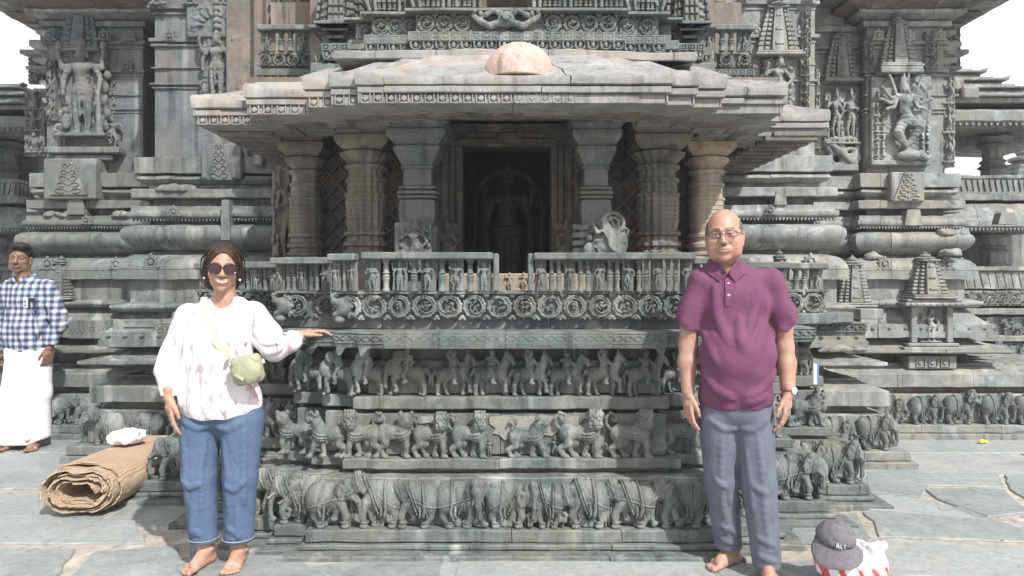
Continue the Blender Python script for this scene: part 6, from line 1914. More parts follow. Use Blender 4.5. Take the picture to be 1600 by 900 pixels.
def head_paint(V, o, M, sc, female, teeth=False, stub=0.0, brow=True):
    q = ((V - np.array(o)) @ np.array(M)) / sc
    x, y, z = q[:, 0], q[:, 1], q[:, 2]
    C = np.zeros((len(V), 4), np.float32); C[:, 3] = 1
    k = .006
    zc = -.0635 + (x / .03) ** 2 * k
    lips = (np.abs(x) < .030) & (np.abs(z - zc) < .0085 - .006 * (np.abs(x) / .03) ** 2) & (y < -.075)
    C[lips, 0] = .8 if female else .5
    gap = (np.abs(x) < .023) & (np.abs(z - zc) < (.0028 if teeth else .0013)) & (y < -.075)
    if teeth: C[gap, 2] = 1; C[gap, 0] = 0
    else: C[gap, 1] = .6
    if brow:
        zb = .0215 + .004 * np.sin((np.abs(x) - .01) * 70)
        C[(np.abs(x) > .012) & (np.abs(x) < .05) & (np.abs(z - zb) < .0042) & (y < -.05), 1] = .75
    e = ((np.abs(x) - .0305) / .0115) ** 2 + ((z + .0005) / .0036) ** 2
    C[(e < 1) & (y < -.07), 2] = .55
    C[(((np.abs(x) - .0305) / .0055) ** 2 + (z / .0042) ** 2 < 1) & (y < -.07), 1] = 1
    C[(((np.abs(x) - .0305) / .015) ** 2 + ((z - .0045) / .002) ** 2 < 1) & (y < -.07), 1] = .9
    if stub: C[(((x / .036) ** 2 + ((z + .05) / .0065) ** 2) < 1) & (y < -.08) & ~lips, 1] = stub
    return C
def nrm(a): a = np.array(a, float); return a / np.linalg.norm(a)
def hand_prims(v, wrist, f, n, side=1, curl=(.3, .35, .4, .45), sc=1.0, spread=.16, thumb_out=.5, bend=.5):
    f = nrm(f); n = np.array(n, float); n = nrm(n - f * (n @ f)); t = np.cross(f, n) * side
    w = np.array(wrist, float)
    P = lambda a, b, c: w + (f * a + t * b + n * c) * sc
    v.cap(P(-.04, .004, 0), P(.01, .008, 0), .022 * sc, .019 * sc, .008); v.cap(P(-.04, -.004, 0), P(.01, -.010, 0), .022 * sc, .018 * sc, .008)
    B = [.027, .009, -.0095, -.027]; Ls = [(.042, .026, .021), (.046, .030, .022), (.042, .028, .021), (.033, .021, .019)]
    A0 = [.086, .089, .084, .077]
    for b, a in zip(B, A0):
        v.cap(P(.012, b * .62, 0), P(a * .97, b, .001), .0135 * sc, .0108 * sc, .009)
    v.ell(P(.045, 0, .004), .026 * sc, .012)
    for i in range(4):
        p = P(A0[i], B[i], 0); ang = curl[i] * .6
        r = [.0098, .0088, .0078, .0062]
        if i == 3: r = [q * .88 for q in r]
        sd = spread * (1.5 - i) / 1.5
        for j in range(3):
            d = nrm(f * math.cos(ang) + n * math.sin(ang) + t * sd * (1 if j == 0 else .6) * .6)
            q = p + d * Ls[i][j] * sc
            v.cap(p, q, r[j] * sc, r[j + 1] * sc, .0022)
            v.ell(q, r[j + 1] * 1.08 * sc, .002)
            p = q; ang += curl[i] * (1.0 if j == 0 else bend)
    # thumb leaves the side of the palm near its base
    a = P(.018, .020, .006); b = P(.048, .034 + .008 * thumb_out, .014); c = P(.076, .042 + .020 * thumb_out, .02); d = P(.100, .043 + .022 * thumb_out, .026)
    v.cap(a, b, .0155 * sc, .0125 * sc, .009); v.cap(b, c, .0112 * sc, .0098 * sc, .004); v.cap(c, d, .0098 * sc, .0075 * sc, .002)
def foot_prims(v, ank, d, side, sc=1.0):
    """ank=(x,y) of the ankle; d = direction of the toes; side=+1 if the big toe lies towards +t"""
    f = nrm((d[0], d[1], 0)); t = np.array([-f[1], f[0], 0]) * side; up = np.array([0, 0, 1.0]); a = np.array([ank[0], ank[1], 0.0])
    P = lambda u, w, z: a + (f * u + t * w + up * z) * sc
    v.cap(P(-.0, 0, .15), P(-.005, 0, .075), .036 * sc, .036 * sc, .01)
    v.cap(P(-.03, 0, .03), P(-.015, 0, .06), .03 * sc, .034 * sc, .012)
    v.cap(P(-.005, 0, .07), P(.09, .008, .032), .034 * sc, .022 * sc, .015)
    v.cap(P(-.03, 0, .026), P(.10, .022, .022), .027 * sc, .021 * sc, .015); v.cap(P(-.03, 0, .024), P(.09, -.022, .018), .025 * sc, .018 * sc, .015)
    v.ell(P(.0, .034, .078), .013 * sc, .01); v.ell(P(-.005, -.034, .07), .013 * sc, .01)
    T = [(.150, .033, .0135), (.150, .011, .0095), (.143, -.006, .009), (.133, -.020, .0085), (.120, -.033, .008)]
    for (u, w, r) in T:
        v.cap(P(u - .05, w * .9, r * 1.3), P(u, w, r * .95), r * sc * 1.0, r * sc * .95, .004); v.ell(P(u + .003, w, r), r * 1.08 * sc, .003)
    v.cut(2, .002, 'above')
def join_meshes(name, parts, mat, paint=None):
    V = []; Q = []; b = 0; C = []
    for i, (v, q) in enumerate(parts):
        V.append(v); Q.append(q + b); b += len(v)
        C.append(paint[i] if paint and paint.get(i) is not None else np.tile(np.array([0, 0, 0, 1], np.float32), (len(v), 1)))
    me = set_mesh(name, np.concatenate(V), np.concatenate(Q), mat, smooth=True)
    at = me.attributes.new('paint', 'FLOAT_COLOR', 'POINT'); at.data.foreach_set('color', np.concatenate(C).astype(np.float32).ravel())
    return me
def surf_y(v, x, z, side=-1):
    """y of the front surface of a volume at (x,z), in the volume's own space"""
    i = int(round((x - v.lo[0]) / v.h)); k = int(round((z - v.lo[2]) / v.h))
    i = min(max(i, 0), v.n[0] - 1); k = min(max(k, 0), v.n[2] - 1)
    col = v.F[i, :, k]; w = np.nonzero(col < 0)[0]
    if not len(w): return 0.0
    return float(v.lo[1] + v.h * (w[0] if side < 0 else w[-1]))
def folds(v, amp, fn):
    Xg = v.ax[0][:, None, None]; Yg = v.ax[1][None, :, None]; Zg = v.ax[2][None, None, :]
    v.F += (amp * fn(Xg, Yg, Zg)).astype(np.float32)
def sfold(v, pts, r, k=.022):
    """a soft crease raised on the front of a garment, following its surface"""
    n = len(pts) * 4; P = []
    for i in range(n + 1):
        t = i / n * (len(pts) - 1); a = min(int(t), len(pts) - 2); f = t - a
        x = pts[a][0] * (1 - f) + pts[a + 1][0] * f; z = pts[a][1] * (1 - f) + pts[a + 1][1] * f
        P.append([x, surf_y(v, x, z), z, r * (.25 + .75 * math.sin(PI * min(1, max(0, i / n))))])
    ys = [q[1] for q in P]
    for i, q in enumerate(P): w = ys[max(0, i - 2):i + 3]; q[1] = sum(w) / len(w) + q[3] * .45 + .002
    v.chain([tuple(q) for q in P], k)
def person_part(name, me, root): 
    o = put(name, me, None); o.parent = root; return o
def ribbon(pts, w, th, side=(1, 0, 0)):
    """flat band through points; side = direction of its width"""
    mb = MB(); P = [Vector(p) for p in pts]; v = []; f = []
    for i, p in enumerate(P):
        t = (P[min(i + 1, len(P) - 1)] - P[max(i - 1, 0)]).normalized()
        nn = Vector((0, -1, 0)); s_ = t.cross(nn)
        if s_.length < .2: s_ = Vector((1, 0, 0))
        s_.normalize(); o = s_.cross(t).normalized()
        for a, b in ((-1, -1), (1, -1), (1, 1), (-1, 1)): v.append(tuple(p + s_ * w / 2 * a + o * th / 2 * b))
    for i in range(len(P) - 1):
        for k in range(4): f.append((i * 4 + k, i * 4 + (k + 1) % 4, i * 4 + 4 + (k + 1) % 4, i * 4 + 4 + k))
    f.append((3, 2, 1, 0)); n = len(P) * 4; f.append((n - 4, n - 3, n - 2, n - 1))
    return mb.add(v, f)

# ---------------------------------------------------------------- woman
def woman():
    W = thing('person', 'woman in white printed blouse, blue jeans and sunglasses resting her hand on the carved ledge', 'person', (X(341, 3.66), 3.66, 0))
    O = np.array([0., 0., 0.])
    hc = (.026, -.01, 1.452); HM = rotz(.36) @ rot_euler(0.02, .06, 0)
    v = Vol((-.09, -.15, 1.2), (.15, .15, 1.6), .0026)
    v.frame(hc, HM, .99); head_prims(v, True, 1.0)
    v.frame(); v.chain([(.022, .02, 1.22, .062), (.026, .014, 1.31, .048), (.03, .01, 1.40, .05)], .025)
    v.cap((-.03, -.035, 1.265), (.01, -.045, 1.245), .01, None, .012); v.cap((.08, -.035, 1.265), (.04, -.045, 1.245), .01, None, .012)
    H = v.extract(); pH = head_paint(H[0], hc, HM, .99, True, True)
    b = Vol((-.32, -.2, .1), (.4, .2, 1.3), .007)
    b.ell((.01, 0, 1.12), (.15, .09, .15)); b.cap((-.14, 0, 1.215), (.16, 0, 1.225), .042, None, .03); b.ell((.01, 0, .95), (.14, .1, .15), .04); b.ell((.012, 0, .78), (.165, .10, .12), .04)
    for s, x in ((-1, -.08), (1, .11)): b.chain([(x, 0, .7, .085), (x, -.01, .42, .062), (x - .0, 0, .13, .045)], .03)
    b.chain([(-.16, 0, 1.2, .042), (-.21, .0, 1.0, .038), (-.21, -.05, .89, .028)], .02); b.chain([(.19, 0, 1.21, .045), (.255, .06, 1.06, .04), (.33, .2, 1.09, .032)], .02)
    Bd = b.extract()
    hL = Vol((-.30, -.22, .6), (-.1, .02, .92), .0024)
    hL.cap((-.215, -.06, .91), (-.20, -.095, .835), .031, .024, .01)
    hand_prims(hL, (-.198, -.097, .83), (.14, -.08, -1), (.75, .55, 0), 1, (.22, .28, .36, .42), .98, .12, .4)
    HL = hL.extract()
    hR = Vol((.25, .1, 1.04), (.53, .44, 1.2), .0024)
    hR.cap((.27, .15, 1.085), (.335, .235, 1.105), .029, .023, .01)
    hand_prims(hR, (.337, .24, 1.112), (.88, .62, .16), (.1, .0, -1), -1, (.38, .36, .38, .36), .92, .2, .3, .3)
    HR = hR.extract()
    fts = []
    for (ax, ay, dx, dy, sd) in ((-.062, .0, -.33, -1, 1), (.098, .01, .06, -1, -1)):
        f = Vol((ax - .14, ay - .24, -.01), (ax + .12, ay + .08, .22), .0028); foot_prims(f, (ax, ay), (dx, dy), sd, .97); fts.append(f.extract())
    me = join_meshes('body', [H, Bd, HL, HR] + fts, M_SKIN_W, {0: pH})
    person_part('body', me, W)
    # hair gathered behind, loose at the sides
    h = Vol((-.12, -.14, 1.2), (.18, .2, 1.63), .0032); h.frame(hc, HM, .99)
    h.ell((0, .022, .042), (.088, .098, .092)); h.ell((0, .06, -.03), (.085, .07, .10), .03)
    for s in (-1, 1):
        h.ell((s * .074, .026, -.012), (.023, .042, .052), .02); h.ell((s * .060, .055, -.065), (.022, .034, .04), .02)
        h.chain([(s * .05, -.055, .085, .010), (s * .082, -.028, .03, .008), (s * .094, .0, -.03, .005), (s * .088, .01, -.08, .003)], .004); h.chain([(s * .07, -.03, .09, .006), (s * .10, .0, .04, .004), (s * .104, .02, -.02, .002)], .002)
    h.ell((0, -.085, -.03), (.064, .085, .1), .010, None, 's'); h.ell((0, -.11, .045), (.045, .05, .052), .01, None, 's'); h.ell((0, -.03, -.11), (.05, .08, .06), .01, None, 's')
    h.cap((.0, -.09, .135), (.0, .03, .142), .006, None, .01, 's')
    h.frame(); folds(h, .0003, lambda x, y, z: np.sin(np.arctan2(x - hc[0], z - hc[2] + .05) * 63 + y * 60) + .7 * np.sin(x * 90 + z * 50 + y * 40))
    person_part('hair', h.mesh('hair', M_HAIR_B), W)
    # blouse
    bl = Vol((-.36, -.21, .68), (.40, .30, 1.34), .0048)
    bl.ell((.012, 0, 1.13), (.165, .106, .15)); bl.cap((-.135, 0, 1.225), (.165, 0, 1.235), .052, None, .035); bl.cap((-.05, .01, 1.275), (.10, .01, 1.275), .038, None, .03)
    bl.ell((.01, -.012, .97), (.172, .125, .17), .05); bl.ell((.012, -.005, .80), (.202, .138, .17), .05)
    for s in (-1, 1): bl.ell((.01 + s * .07, -.075, 1.12), (.07, .05, .06), .04)
    bl.chain([(-.155, 0, 1.215, .058), (-.208, .005, 1.06, .060), (-.222, -.02, .94, .062), (-.213, -.06, .875, .048)], .025)
    bl.chain([(.18, 0, 1.225, .06), (.235, .03, 1.12, .068), (.255, .07, 1.06, .068), (.31, .16, 1.075, .055)], .025)
    bl.cap((-.212, -.066, .86), (-.207, -.078, .845), .040, .039, .004); bl.cap((.315, .175, 1.09), (.325, .195, 1.095), .047, .036, .004)
    for pts, r in [([(-.10, 1.15), (-.13, .98), (-.15, .80)], .014), ([(-.05, 1.08), (-.07, .92), (-.08, .77)], .012), ([(.13, 1.10), (.15, .95), (.17, .80)], .014), ([(.06, 1.02), (.06, .88), (.08, .77)], .012), ([(-.0, .95), (-.01, .78)], .010),
                   ([(-.22, 1.10), (-.25, 1.0), (-.23, .9)], .014), ([(-.19, 1.16), (-.21, 1.05), (-.27, .95)], .011), ([(.2, 1.18), (.23, 1.1), (.3, 1.09)], .012), ([(.19, 1.10), (.24, 1.05), (.3, 1.06)], .012), ([(.10, 1.2), (.16, 1.1)], .010)]: sfold(bl, pts, r, .03)
    folds(bl, .0028, lambda x, y, z: np.sin(x * 75 + 2.5 * np.sin(z * 9) + y * 30) * np.clip((1.15 - z) * 2.2, .15, 1))
    folds(bl, .0025, lambda x, y, z: np.sin(z * 42 + x * 26 + 1.5 * np.sin(y * 20)) * np.clip(np.abs(x - .01) * 5 - .8, 0, 1))
    bl.ell((.028, -.06, 1.31), (.062, .085, .055), .01, None, 's')
    Xg = bl.ax[0][:, None, None]; Zg = bl.ax[2][None, None, :]
    hem = .728 + .35 * (Xg - .0) ** 2 * 2 + .004 * np.sin(Xg * 60)
    bl.F = np.maximum(bl.F, hem - Zg).astype(np.float32)
    slv = (Xg < -.165) & (bl.ax[1][None, :, None] < -.035) & (Zg < .87)
    bl.F = np.where(slv, np.maximum(bl.F, .84 - Zg), bl.F).astype(np.float32)
    person_part('blouse', bl.mesh('blouse', M_BLOUSE), W)
    # button placket and cuffs
    pk = [(.012 + .01 * math.sin(z * 4), surf_y(bl, .012, z) - .0015, z) for z in np.linspace(1.235, .745, 24)]
    o = ribbon(pk, .024, .003).mesh('button_placket', M_BLOUSE, 60); person_part('button_placket', o, W)
    mb = MB(); [mb.lathe((0, 0, 0), [(.001, 0), (.001, .0001)], 3) for _ in ()]
    for z in (1.2, 1.12, 1.04, .96, .88, .80):
        y = surf_y(bl, .014, z); mb.ball((.014, y - .004, z), (.0055, .003, .0055), 8, 5)
    person_part('buttons', mb.mesh('buttons', M_PEARL), W)
    # jeans
    j = Vol((-.24, -.17, .08), (.28, .17, .92), .0052)
    j.ell((.012, .0, .775), (.198, .122, .12)); j.ell((.012, .03, .72), (.17, .11, .1), .03)
    j.chain([(-.088, 0, .71, .106), (-.088, -.012, .44, .080), (-.07, .0, .12, .067)], .022); j.chain([(.116, 0, .71, .108), (.112, -.012, .44, .082), (.098, .008, .12, .070)], .022)
    for pts, r in [([(-.14, .70), (-.125, .52), (-.12, .33)], .007), ([(-.03, .64), (-.055, .48), (-.05, .30)], .006), ([(.06, .62), (.08, .46), (.075, .28)], .006), ([(.16, .70), (.155, .5), (.15, .32)], .007),
                   ([(.0, .70), (-.06, .685), (-.13, .72)], .006), ([(.03, .69), (.09, .68), (.16, .72)], .006), ([(-.14, .44), (-.10, .40), (-.05, .42)], .005), ([(.07, .41), (.11, .385), (.16, .43)], .005), ([(-.11, .20), (-.06, .165)], .006), ([(.07, .20), (.13, .16)], .006), ([(-.09, .32), (-.1, .16)], .005), ([(.12, .30), (.12, .15)], .005)]: sfold(j, pts, r)
    folds(j, -.0011, lambda x, y, z: (1 - np.abs(np.sin(z * 15 + x * 17 + 1.7 * np.sin(x * 25 + z * 5)))) ** 3)
    folds(j, .0011, lambda x, y, z: np.sin(z * 48 + x * 22 + 2 * np.sin(x * 30)) * np.sin(x * 31 + z * 9))
    j.cut(2, .113, 'above')
    for (x, y) in ((-.071, 0), (.098, .008)): j.cap((x, y, .10), (x, y, .121), .056, .056, .003, 's')
    person_part('jeans', j.mesh('jeans', M_DENIM), W)
    mb = MB()
    for (x, w) in ((-.071, .073), (.098, .076)): mb.tube([(x + w * math.cos(a) * .985, .0 + w * math.sin(a) * .985, .131) for a in [2 * PI * i / 24 for i in range(24)]], .0018, 5, True)
    person_part('hem_stitching', mb.mesh('hem_stitching', simple('pale_thread', (.35, .38, .42), .8)), W)
    for xs in ((-.10, -.085), (.13, .12)):
        pass
    # sunglasses
    mb = MB(); ml = MB(); S = lambda x, y, z: tuple(np.array(hc) + HM @ np.array((x, y, z)))
    for s in (-1, 1):
        ring = []
        for i in range(20):
            a = 2 * PI * i / 20
            cx = abs(math.cos(a)) ** .7 * (1 if math.cos(a) > 0 else -1); cz = abs(math.sin(a)) ** .75 * (1 if math.sin(a) > 0 else -1)
            ring.append((s * .0345 + .029 * cx, -.107 + .02 * (abs(s * .0345 + .029 * cx) / .07) ** 2, -.001 + .0225 * cz))
        mb.tube([S(*q) for q in ring], .0032, 6, True)
        c = S(s * .036, -.1065, -.001); vs = [S(q[0], q[1] + .0005, q[2]) for q in ring] + [c]
        ml.add(vs, [(i, (i + 1) % 20, 20) for i in range(20)] ); ml.add([(q[0], q[1] + .002, q[2]) for q in vs], [((i + 1) % 20, i, 20) for i in range(20)])
        mb.tube([S(s * .066, -.092, .008), S(s * .078, -.04, .006), S(s * .082, .012, -.0)], .0034, 6)
    mb.tube([S(-.007, -.106, .004), S(0, -.108, .006), S(.007, -.106, .004)], .003, 6)
    person_part('sunglasses', mb.mesh('sunglasses', M_DARK), W); person_part('sunglass_lenses', ml.mesh('sunglass_lenses', M_LENS), W)
    for s in (-1, 1):
        mb = MB(); mb.ball(S(s * .082, -.005, -.052), .0058, 10, 7); person_part('earring', mb.mesh('earring', M_PEARL), W)
    mb = MB(); mb.tube([tuple(np.array((-.182, -.118, .735)) + np.array((.0095 * math.cos(a), .0095 * math.sin(a), 0))) for a in [2 * PI * i / 12 for i in range(12)]], .0015, 5, True)
    person_part('ring', mb.mesh('ring', simple('gold', (.6, .4, .15), .25, 1.0)), W)
    # shoulder bag: held by her, a thing of its own
    T = thing('shoulder_bag', 'small olive crossbody bag hanging at the hip of the woman in white', 'bag', (X(341, 3.66), 3.66, 0))
    bg = Vol((.04, -.27, .86), (.30, -.07, 1.08), .0035)
    bg.box((.175, -.168, .975), (.078, .03, .072), .03, 0, (.12, -.22, .15)); bg.ell((.175, -.185, .965), (.075, .032, .062), .01)
    bg.cap((.1, -.2, 1.012), (.245, -.185, .985), .004, None, .003); bg.cap((.11, -.205, 1.0), (.24, -.19, .975), .003, None, .003, 's')
    bg.cap((.13, -.21, .95), (.17, -.222, .93), .006, None, .01); bg.noise(.0009, 80)
    o = person_part('pouch', bg.mesh('pouch', M_OLIVE), T); o.location = (.03, .02, .0); o.scale = (.93, .93, .97) ; o.location = (.04, -.012, .03)
    pts = [(-.062, .03, 1.318), (-.060, -.02, 1.312)] + [(x, surf_y(bl, x, z) - .005, z) for (x, z) in [(-.054, 1.27), (-.04, 1.235), (-.02, 1.2), (.0, 1.165), (.02, 1.13), (.045, 1.095), (.075, 1.06), (.095, 1.04)]] + [(.11, -.175, 1.022)]
    person_part('strap', ribbon(pts, .034, .003).mesh('strap', M_STRAP, 60), T)
    pts = [(-.062, .03, 1.318)] + [(x, surf_y(bl, x, z, 1) + .005, z) for (x, z) in [(-.04, 1.25), (.0, 1.18), (.06, 1.1), (.13, 1.02)]] + [(.215, .02, 1.0), (.25, -.1, 1.0), (.245, -.16, 1.0)]
    person_part('strap', ribbon(pts, .03, .003).mesh('strap', M_STRAP, 60), T)
    mb = MB(); mb.ball((.135, -.208, 1.0), (.008, .005, .008), 10, 6); mb.tube([(.135, -.212, .995), (.137, -.214, .98)], .0025, 6); person_part('zip_pull', mb.mesh('zip_pull', M_METAL), T)
woman()

# ---------------------------------------------------------------- man in the plum shirt
def man():
    x0 = X(1140, 3.56)
    W = thing('person', 'smiling bald man with spectacles in plum polo shirt and grey trousers standing barefoot at right', 'person', (x0, 3.56, 0))
    hc = (-.028, -.02, 1.606); HM = rotz(-.17) @ rot_euler(.0, -.04, 0); HS = 1.12
    v = Vol((-.15, -.17, 1.3), (.09, .15, 1.75), .0026)
    v.frame(hc, HM, HS); head_prims(v, False, .6, .012)
    for s in (-1, 1): v.ell((s * .045, -.02, -.035), (.028, .05, .055), .025)
    v.cap((-.03, -.078, .055), (.03, -.078, .055), .0012, None, .004, 's'); v.cap((-.03, -.073, .072), (.03, -.073, .072), .0012, None, .004, 's')
    v.frame(); v.chain([(-.015, .02, 1.38, .072), (-.022, .012, 1.46, .06), (-.028, .005, 1.56, .06)], .028)
    v.ell((-.022, -.045, 1.5), (.04, .03, .03), .02)
    v.ell((-.03, -.03, 1.535), (.055, .05, .03), .02)
    H = v.extract(); pH = head_paint(H[0], hc, HM, HS, False)
    b = Vol((-.32, -.22, .1), (.4, .2, 1.5), .008)
    b.ell((.03, 0, 1.28), (.165, .1, .17)); b.cap((-.13, 0, 1.4), (.19, 0, 1.4), .045, None, .03); b.ell((.03, -.02, 1.04), (.16, .12, .17), .05); b.ell((.03, 0, .85), (.165, .11, .12), .04)
    b.chain([(-.05, 0, .75, .08), (-.03, .04, .42, .055), (.012, .095, .1, .042)], .03); b.chain([(.105, 0, .75, .08), (.132, -.015, .42, .055), (.168, -.032, .1, .042)], .03)
    Bd = b.extract()
    aL = Vol((-.31, -.14, .62), (-.1, .1, 1.28), .0034); aL.chain([(-.188, .0, 1.26, .050), (-.200, .012, 1.08, .044), (-.206, -.005, 1.0, .045), (-.204, -.03, .86, .031)], .02)
    AL = aL.extract()
    hL = Vol((-.29, -.17, .64), (-.1, .06, .9), .0024); hL.cap((-.206, -.026, .9), (-.203, -.032, .855), .030, .027, .01)
    hand_prims(hL, (-.203, -.033, .85), (.0, -.08, -1), (.8, .5, 0), 1, (.38, .45, .5, .55), 1.0, .1, .5)
    HL = hL.extract()
    aR = Vol((.15, -.14, .62), (.37, .1, 1.28), .0034); aR.chain([(.249, .0, 1.26, .050), (.262, .012, 1.08, .044), (.27, -.0, 1.0, .045), (.272, -.035, .87, .032)], .02)
    AR = aR.extract()
    hR = Vol((.15, -.19, .62), (.37, .06, .92), .0024); hR.cap((.272, -.03, .91), (.271, -.04, .865), .031, .028, .01)
    hand_prims(hR, (.27, -.042, .86), (-.12, -.12, -1), (-.85, .45, 0), -1, (.35, .42, .48, .52), 1.04, .1, .5)
    HR = hR.extract()
    fts = []
    for (ax, ay, dx, dy, sd) in ((.02, .115, -.85, -.75, 1), (.172, -.035, .08, -1, -1)):
        f = Vol((ax - .2, ay - .24, -.01), (ax + .16, ay + .12, .24), .003); foot_prims(f, (ax, ay), (dx, dy), sd, 1.05); fts.append(f.extract())
    person_part('body', join_meshes('body', [H, Bd, AL, HL, AR, HR] + fts, M_SKIN_M, {0: pH}), W)
    h = Vol((-.16, -.15, 1.48), (.1, .18, 1.76), .003); h.frame(hc, HM, HS)
    h.ell((0, .024, .022), (.0815, .095, .08)); h.ell((0, -.052, .066), (.067, .104, .07), .008, None, 's'); h.ell((0, -.095, -.02), (.1, .09, .12), .006, None, 's'); h.ell((0, .0, -.095), (.1, .1, .06), .01, None, 's'); h.ell((0, .035, .105), (.05, .07, .03), .008, None, 's')
    h.frame(); folds(h, .0013, lambda x, y, z: np.sin(z * 260 + x * 60) * np.sin(y * 230))
    person_part('hair', h.mesh('hair', M_HAIR_G), W)
    # polo shirt
    p = Vol((-.34, -.23, .75), (.40, .2, 1.52), .0048)
    p.ell((.03, 0, 1.29), (.182, .12, .17)); p.cap((-.135, 0, 1.398), (.195, 0, 1.395), .058, None, .04); p.cap((-.06, .012, 1.435), (.03, .012, 1.435), .055, None, .04)
    p.ell((.028, -.035, 1.03), (.180, .152, .20), .06); p.ell((.028, -.004, .85), (.180, .137, .14), .06)
    p.chain([(-.14, 0, 1.385, .060), (-.192, .0, 1.24, .061), (-.208, .0, 1.14, .061)], .025); p.chain([(.20, 0, 1.385, .060), (.25, .0, 1.24, .061), (.268, .0, 1.14, .062)], .025)
    for pts, r in [([(.13, 1.36), (.09, 1.22), (.03, 1.08)], .013), ([(.17, 1.30), (.14, 1.17), (.09, 1.02)], .013), ([(-.08, 1.36), (-.07, 1.22), (-.02, 1.10)], .012), ([(-.13, 1.26), (-.12, 1.12), (-.07, 1.0)], .011),
                   ([(.19, 1.20), (.19, 1.08), (.17, .95)], .011), ([(.20, .98), (.14, .90), (.06, .86)], .010), ([(-.13, .97), (-.08, .89), (0, .85)], .010), ([(.03, 1.22), (.03, 1.10)], .008), ([(.15, .86), (.05, .83)], .008)]: sfold(p, pts, r, .03)
    for (a, c, r) in [((.22, -.03, 1.36), (.29, -.05, 1.2), .014), ((-.17, -.03, 1.34), (-.22, -.05, 1.2), .013)]: p.cap(a, c, r, r * .7, .04)
    folds(p, .0022, lambda x, y, z: np.sin(x * 52 + z * 14 + 1.6 * np.sin(z * 17)) * np.clip(1.4 - z * .6, .3, 1)); folds(p, .0016, lambda x, y, z: np.sin(z * 55 + x * 18))
    p.box((-.288, 0, .94), (.128, .3, .215), 0, .004, None, 's'); p.box((.343, 0, .94), (.128, .3, .215), 0, .004, None, 's')
    p.cap((-.224, 0, 1.13), (-.222, 0, 1.165), .056, None, .002, 's'); p.cap((.284, 0, 1.13), (.282, 0, 1.165), .058, None, .002, 's')
    p.ell((-.024, -.05, 1.485), (.062, .085, .06), .01, None, 's')
    Xg = p.ax[0][:, None, None]; Zg = p.ax[2][None, None, :]
    p.F = np.maximum(p.F, .792 + .006 * np.sin(Xg * 30) - Zg).astype(np.float32)
    person_part('polo_shirt', p.mesh('polo_shirt', M_POLO), W)
    c = Vol((-.15, -.17, 1.37), (.11, .12, 1.53), .003)
    for s in (-1, 1):
        c.chain([(-.022, .075, 1.492, .015), (-.022 + s * .05, .055, 1.49, .015), (-.022 + s * .071, .005, 1.478, .016), (-.022 + s * .06, -.05, 1.455, .013)], .006)
    c.ell((-.024, -.02, 1.53), (.056, .085, .055), .006, None, 's')
    person_part('collar', c.mesh('collar', M_POLO), W)
    for s in (-1, 1):       # turned-down flaps lying on the shirt
        Q = [(.052, 1.492), (.006, 1.432), (.034, 1.388), (.098, 1.434)]; n = 8; V = []; F = []
        for side in (0, 1):
            for i in range(n + 1):
                for k in range(n + 1):
                    u, w = i / n, k / n
                    x = (Q[0][0] * (1 - u) + Q[1][0] * u) * (1 - w) + (Q[3][0] * (1 - u) + Q[2][0] * u) * w; z = (Q[0][1] * (1 - u) + Q[1][1] * u) * (1 - w) + (Q[3][1] * (1 - u) + Q[2][1] * u) * w
                    xx = -.022 + s * x; ys = min(surf_y(p, xx, z - .012 * (1 - w)), surf_y(p, xx, z), -.004 - .075 * u * (1 - w) - .02)
                    V.append((xx, ys - .007 - .004 * math.sin(PI * w) - (.004 if side == 0 else 0), z))
        m_ = (n + 1) ** 2
        for i in range(n):
            for k in range(n):
                q0 = i * (n + 1) + k; F.append((q0, q0 + 1, q0 + n + 2, q0 + n + 1)); F.append((m_ + q0, m_ + q0 + n + 1, m_ + q0 + n + 2, m_ + q0 + 1))
        for i in range(n):
            for (q0, q1) in ((i, i + 1), (n * (n + 1) + i, n * (n + 1) + i + 1), (i * (n + 1), (i + 1) * (n + 1)), (i * (n + 1) + n, (i + 1) * (n + 1) + n)): F.append((q0, q1, m_ + q1, m_ + q0))
        mb = MB(); mb.add(V, F); person_part('collar_flap', mb.mesh('collar_flap', M_POLO, 70), W)
    pk = [(-.018, surf_y(p, -.018, z) - .002, z) for z in np.linspace(1.405, 1.275, 10)]
    person_part('button_placket', ribbon(pk, .032, .004).mesh('button_placket', M_POLO, 60), W)
    for z in (1.378, 1.325):
        mb = MB(); y = surf_y(p, -.018, z); M = Matrix.Translation((-.018, y - .006, z)) @ Matrix.Rotation(PI / 2, 4, 'X')
        t = MB(); t.lathe((0, 0, 0), [(.0058, -.002), (.0065, 0), (.0058, .002), (.002, .0012)], 12); mb.add([tuple(M @ Vector(q)) for q in t.v], t.f)
        person_part('button', mb.mesh('button', M_WHITE), W)
    # small stitched mark on the chest
    x, z = .092, 1.325; y = surf_y(p, x, z) - .003
    mb = MB(); mb.tube([(x - .004, y, z + .012), (x + .003, y, z + .006), (x - .003, y - .0005, z), (x + .005, y, z - .006), (x - .003, y, z - .012)], .0019, 5); mb.tube([(x - .007, y, z - .004), (x + .008, y, z + .002)], .0015, 5)
    person_part('chest_emblem', mb.mesh('chest_emblem', simple('blue_thread', (.09, .10, .24), .7)), W)
    # trousers
    j = Vol((-.2, -.18, .02), (.30, .2, .92), .0052)
    j.ell((.028, .0, .80), (.168, .122, .12)); j.ell((.03, .035, .74), (.15, .105, .1), .03)
    j.chain([(-.054, 0, .74, .099), (-.037, .035, .43, .081), (.006, .098, .10, .068)], .022); j.chain([(.112, 0, .74, .101), (.138, -.015, .43, .083), (.172, -.030, .07, .069)], .022)
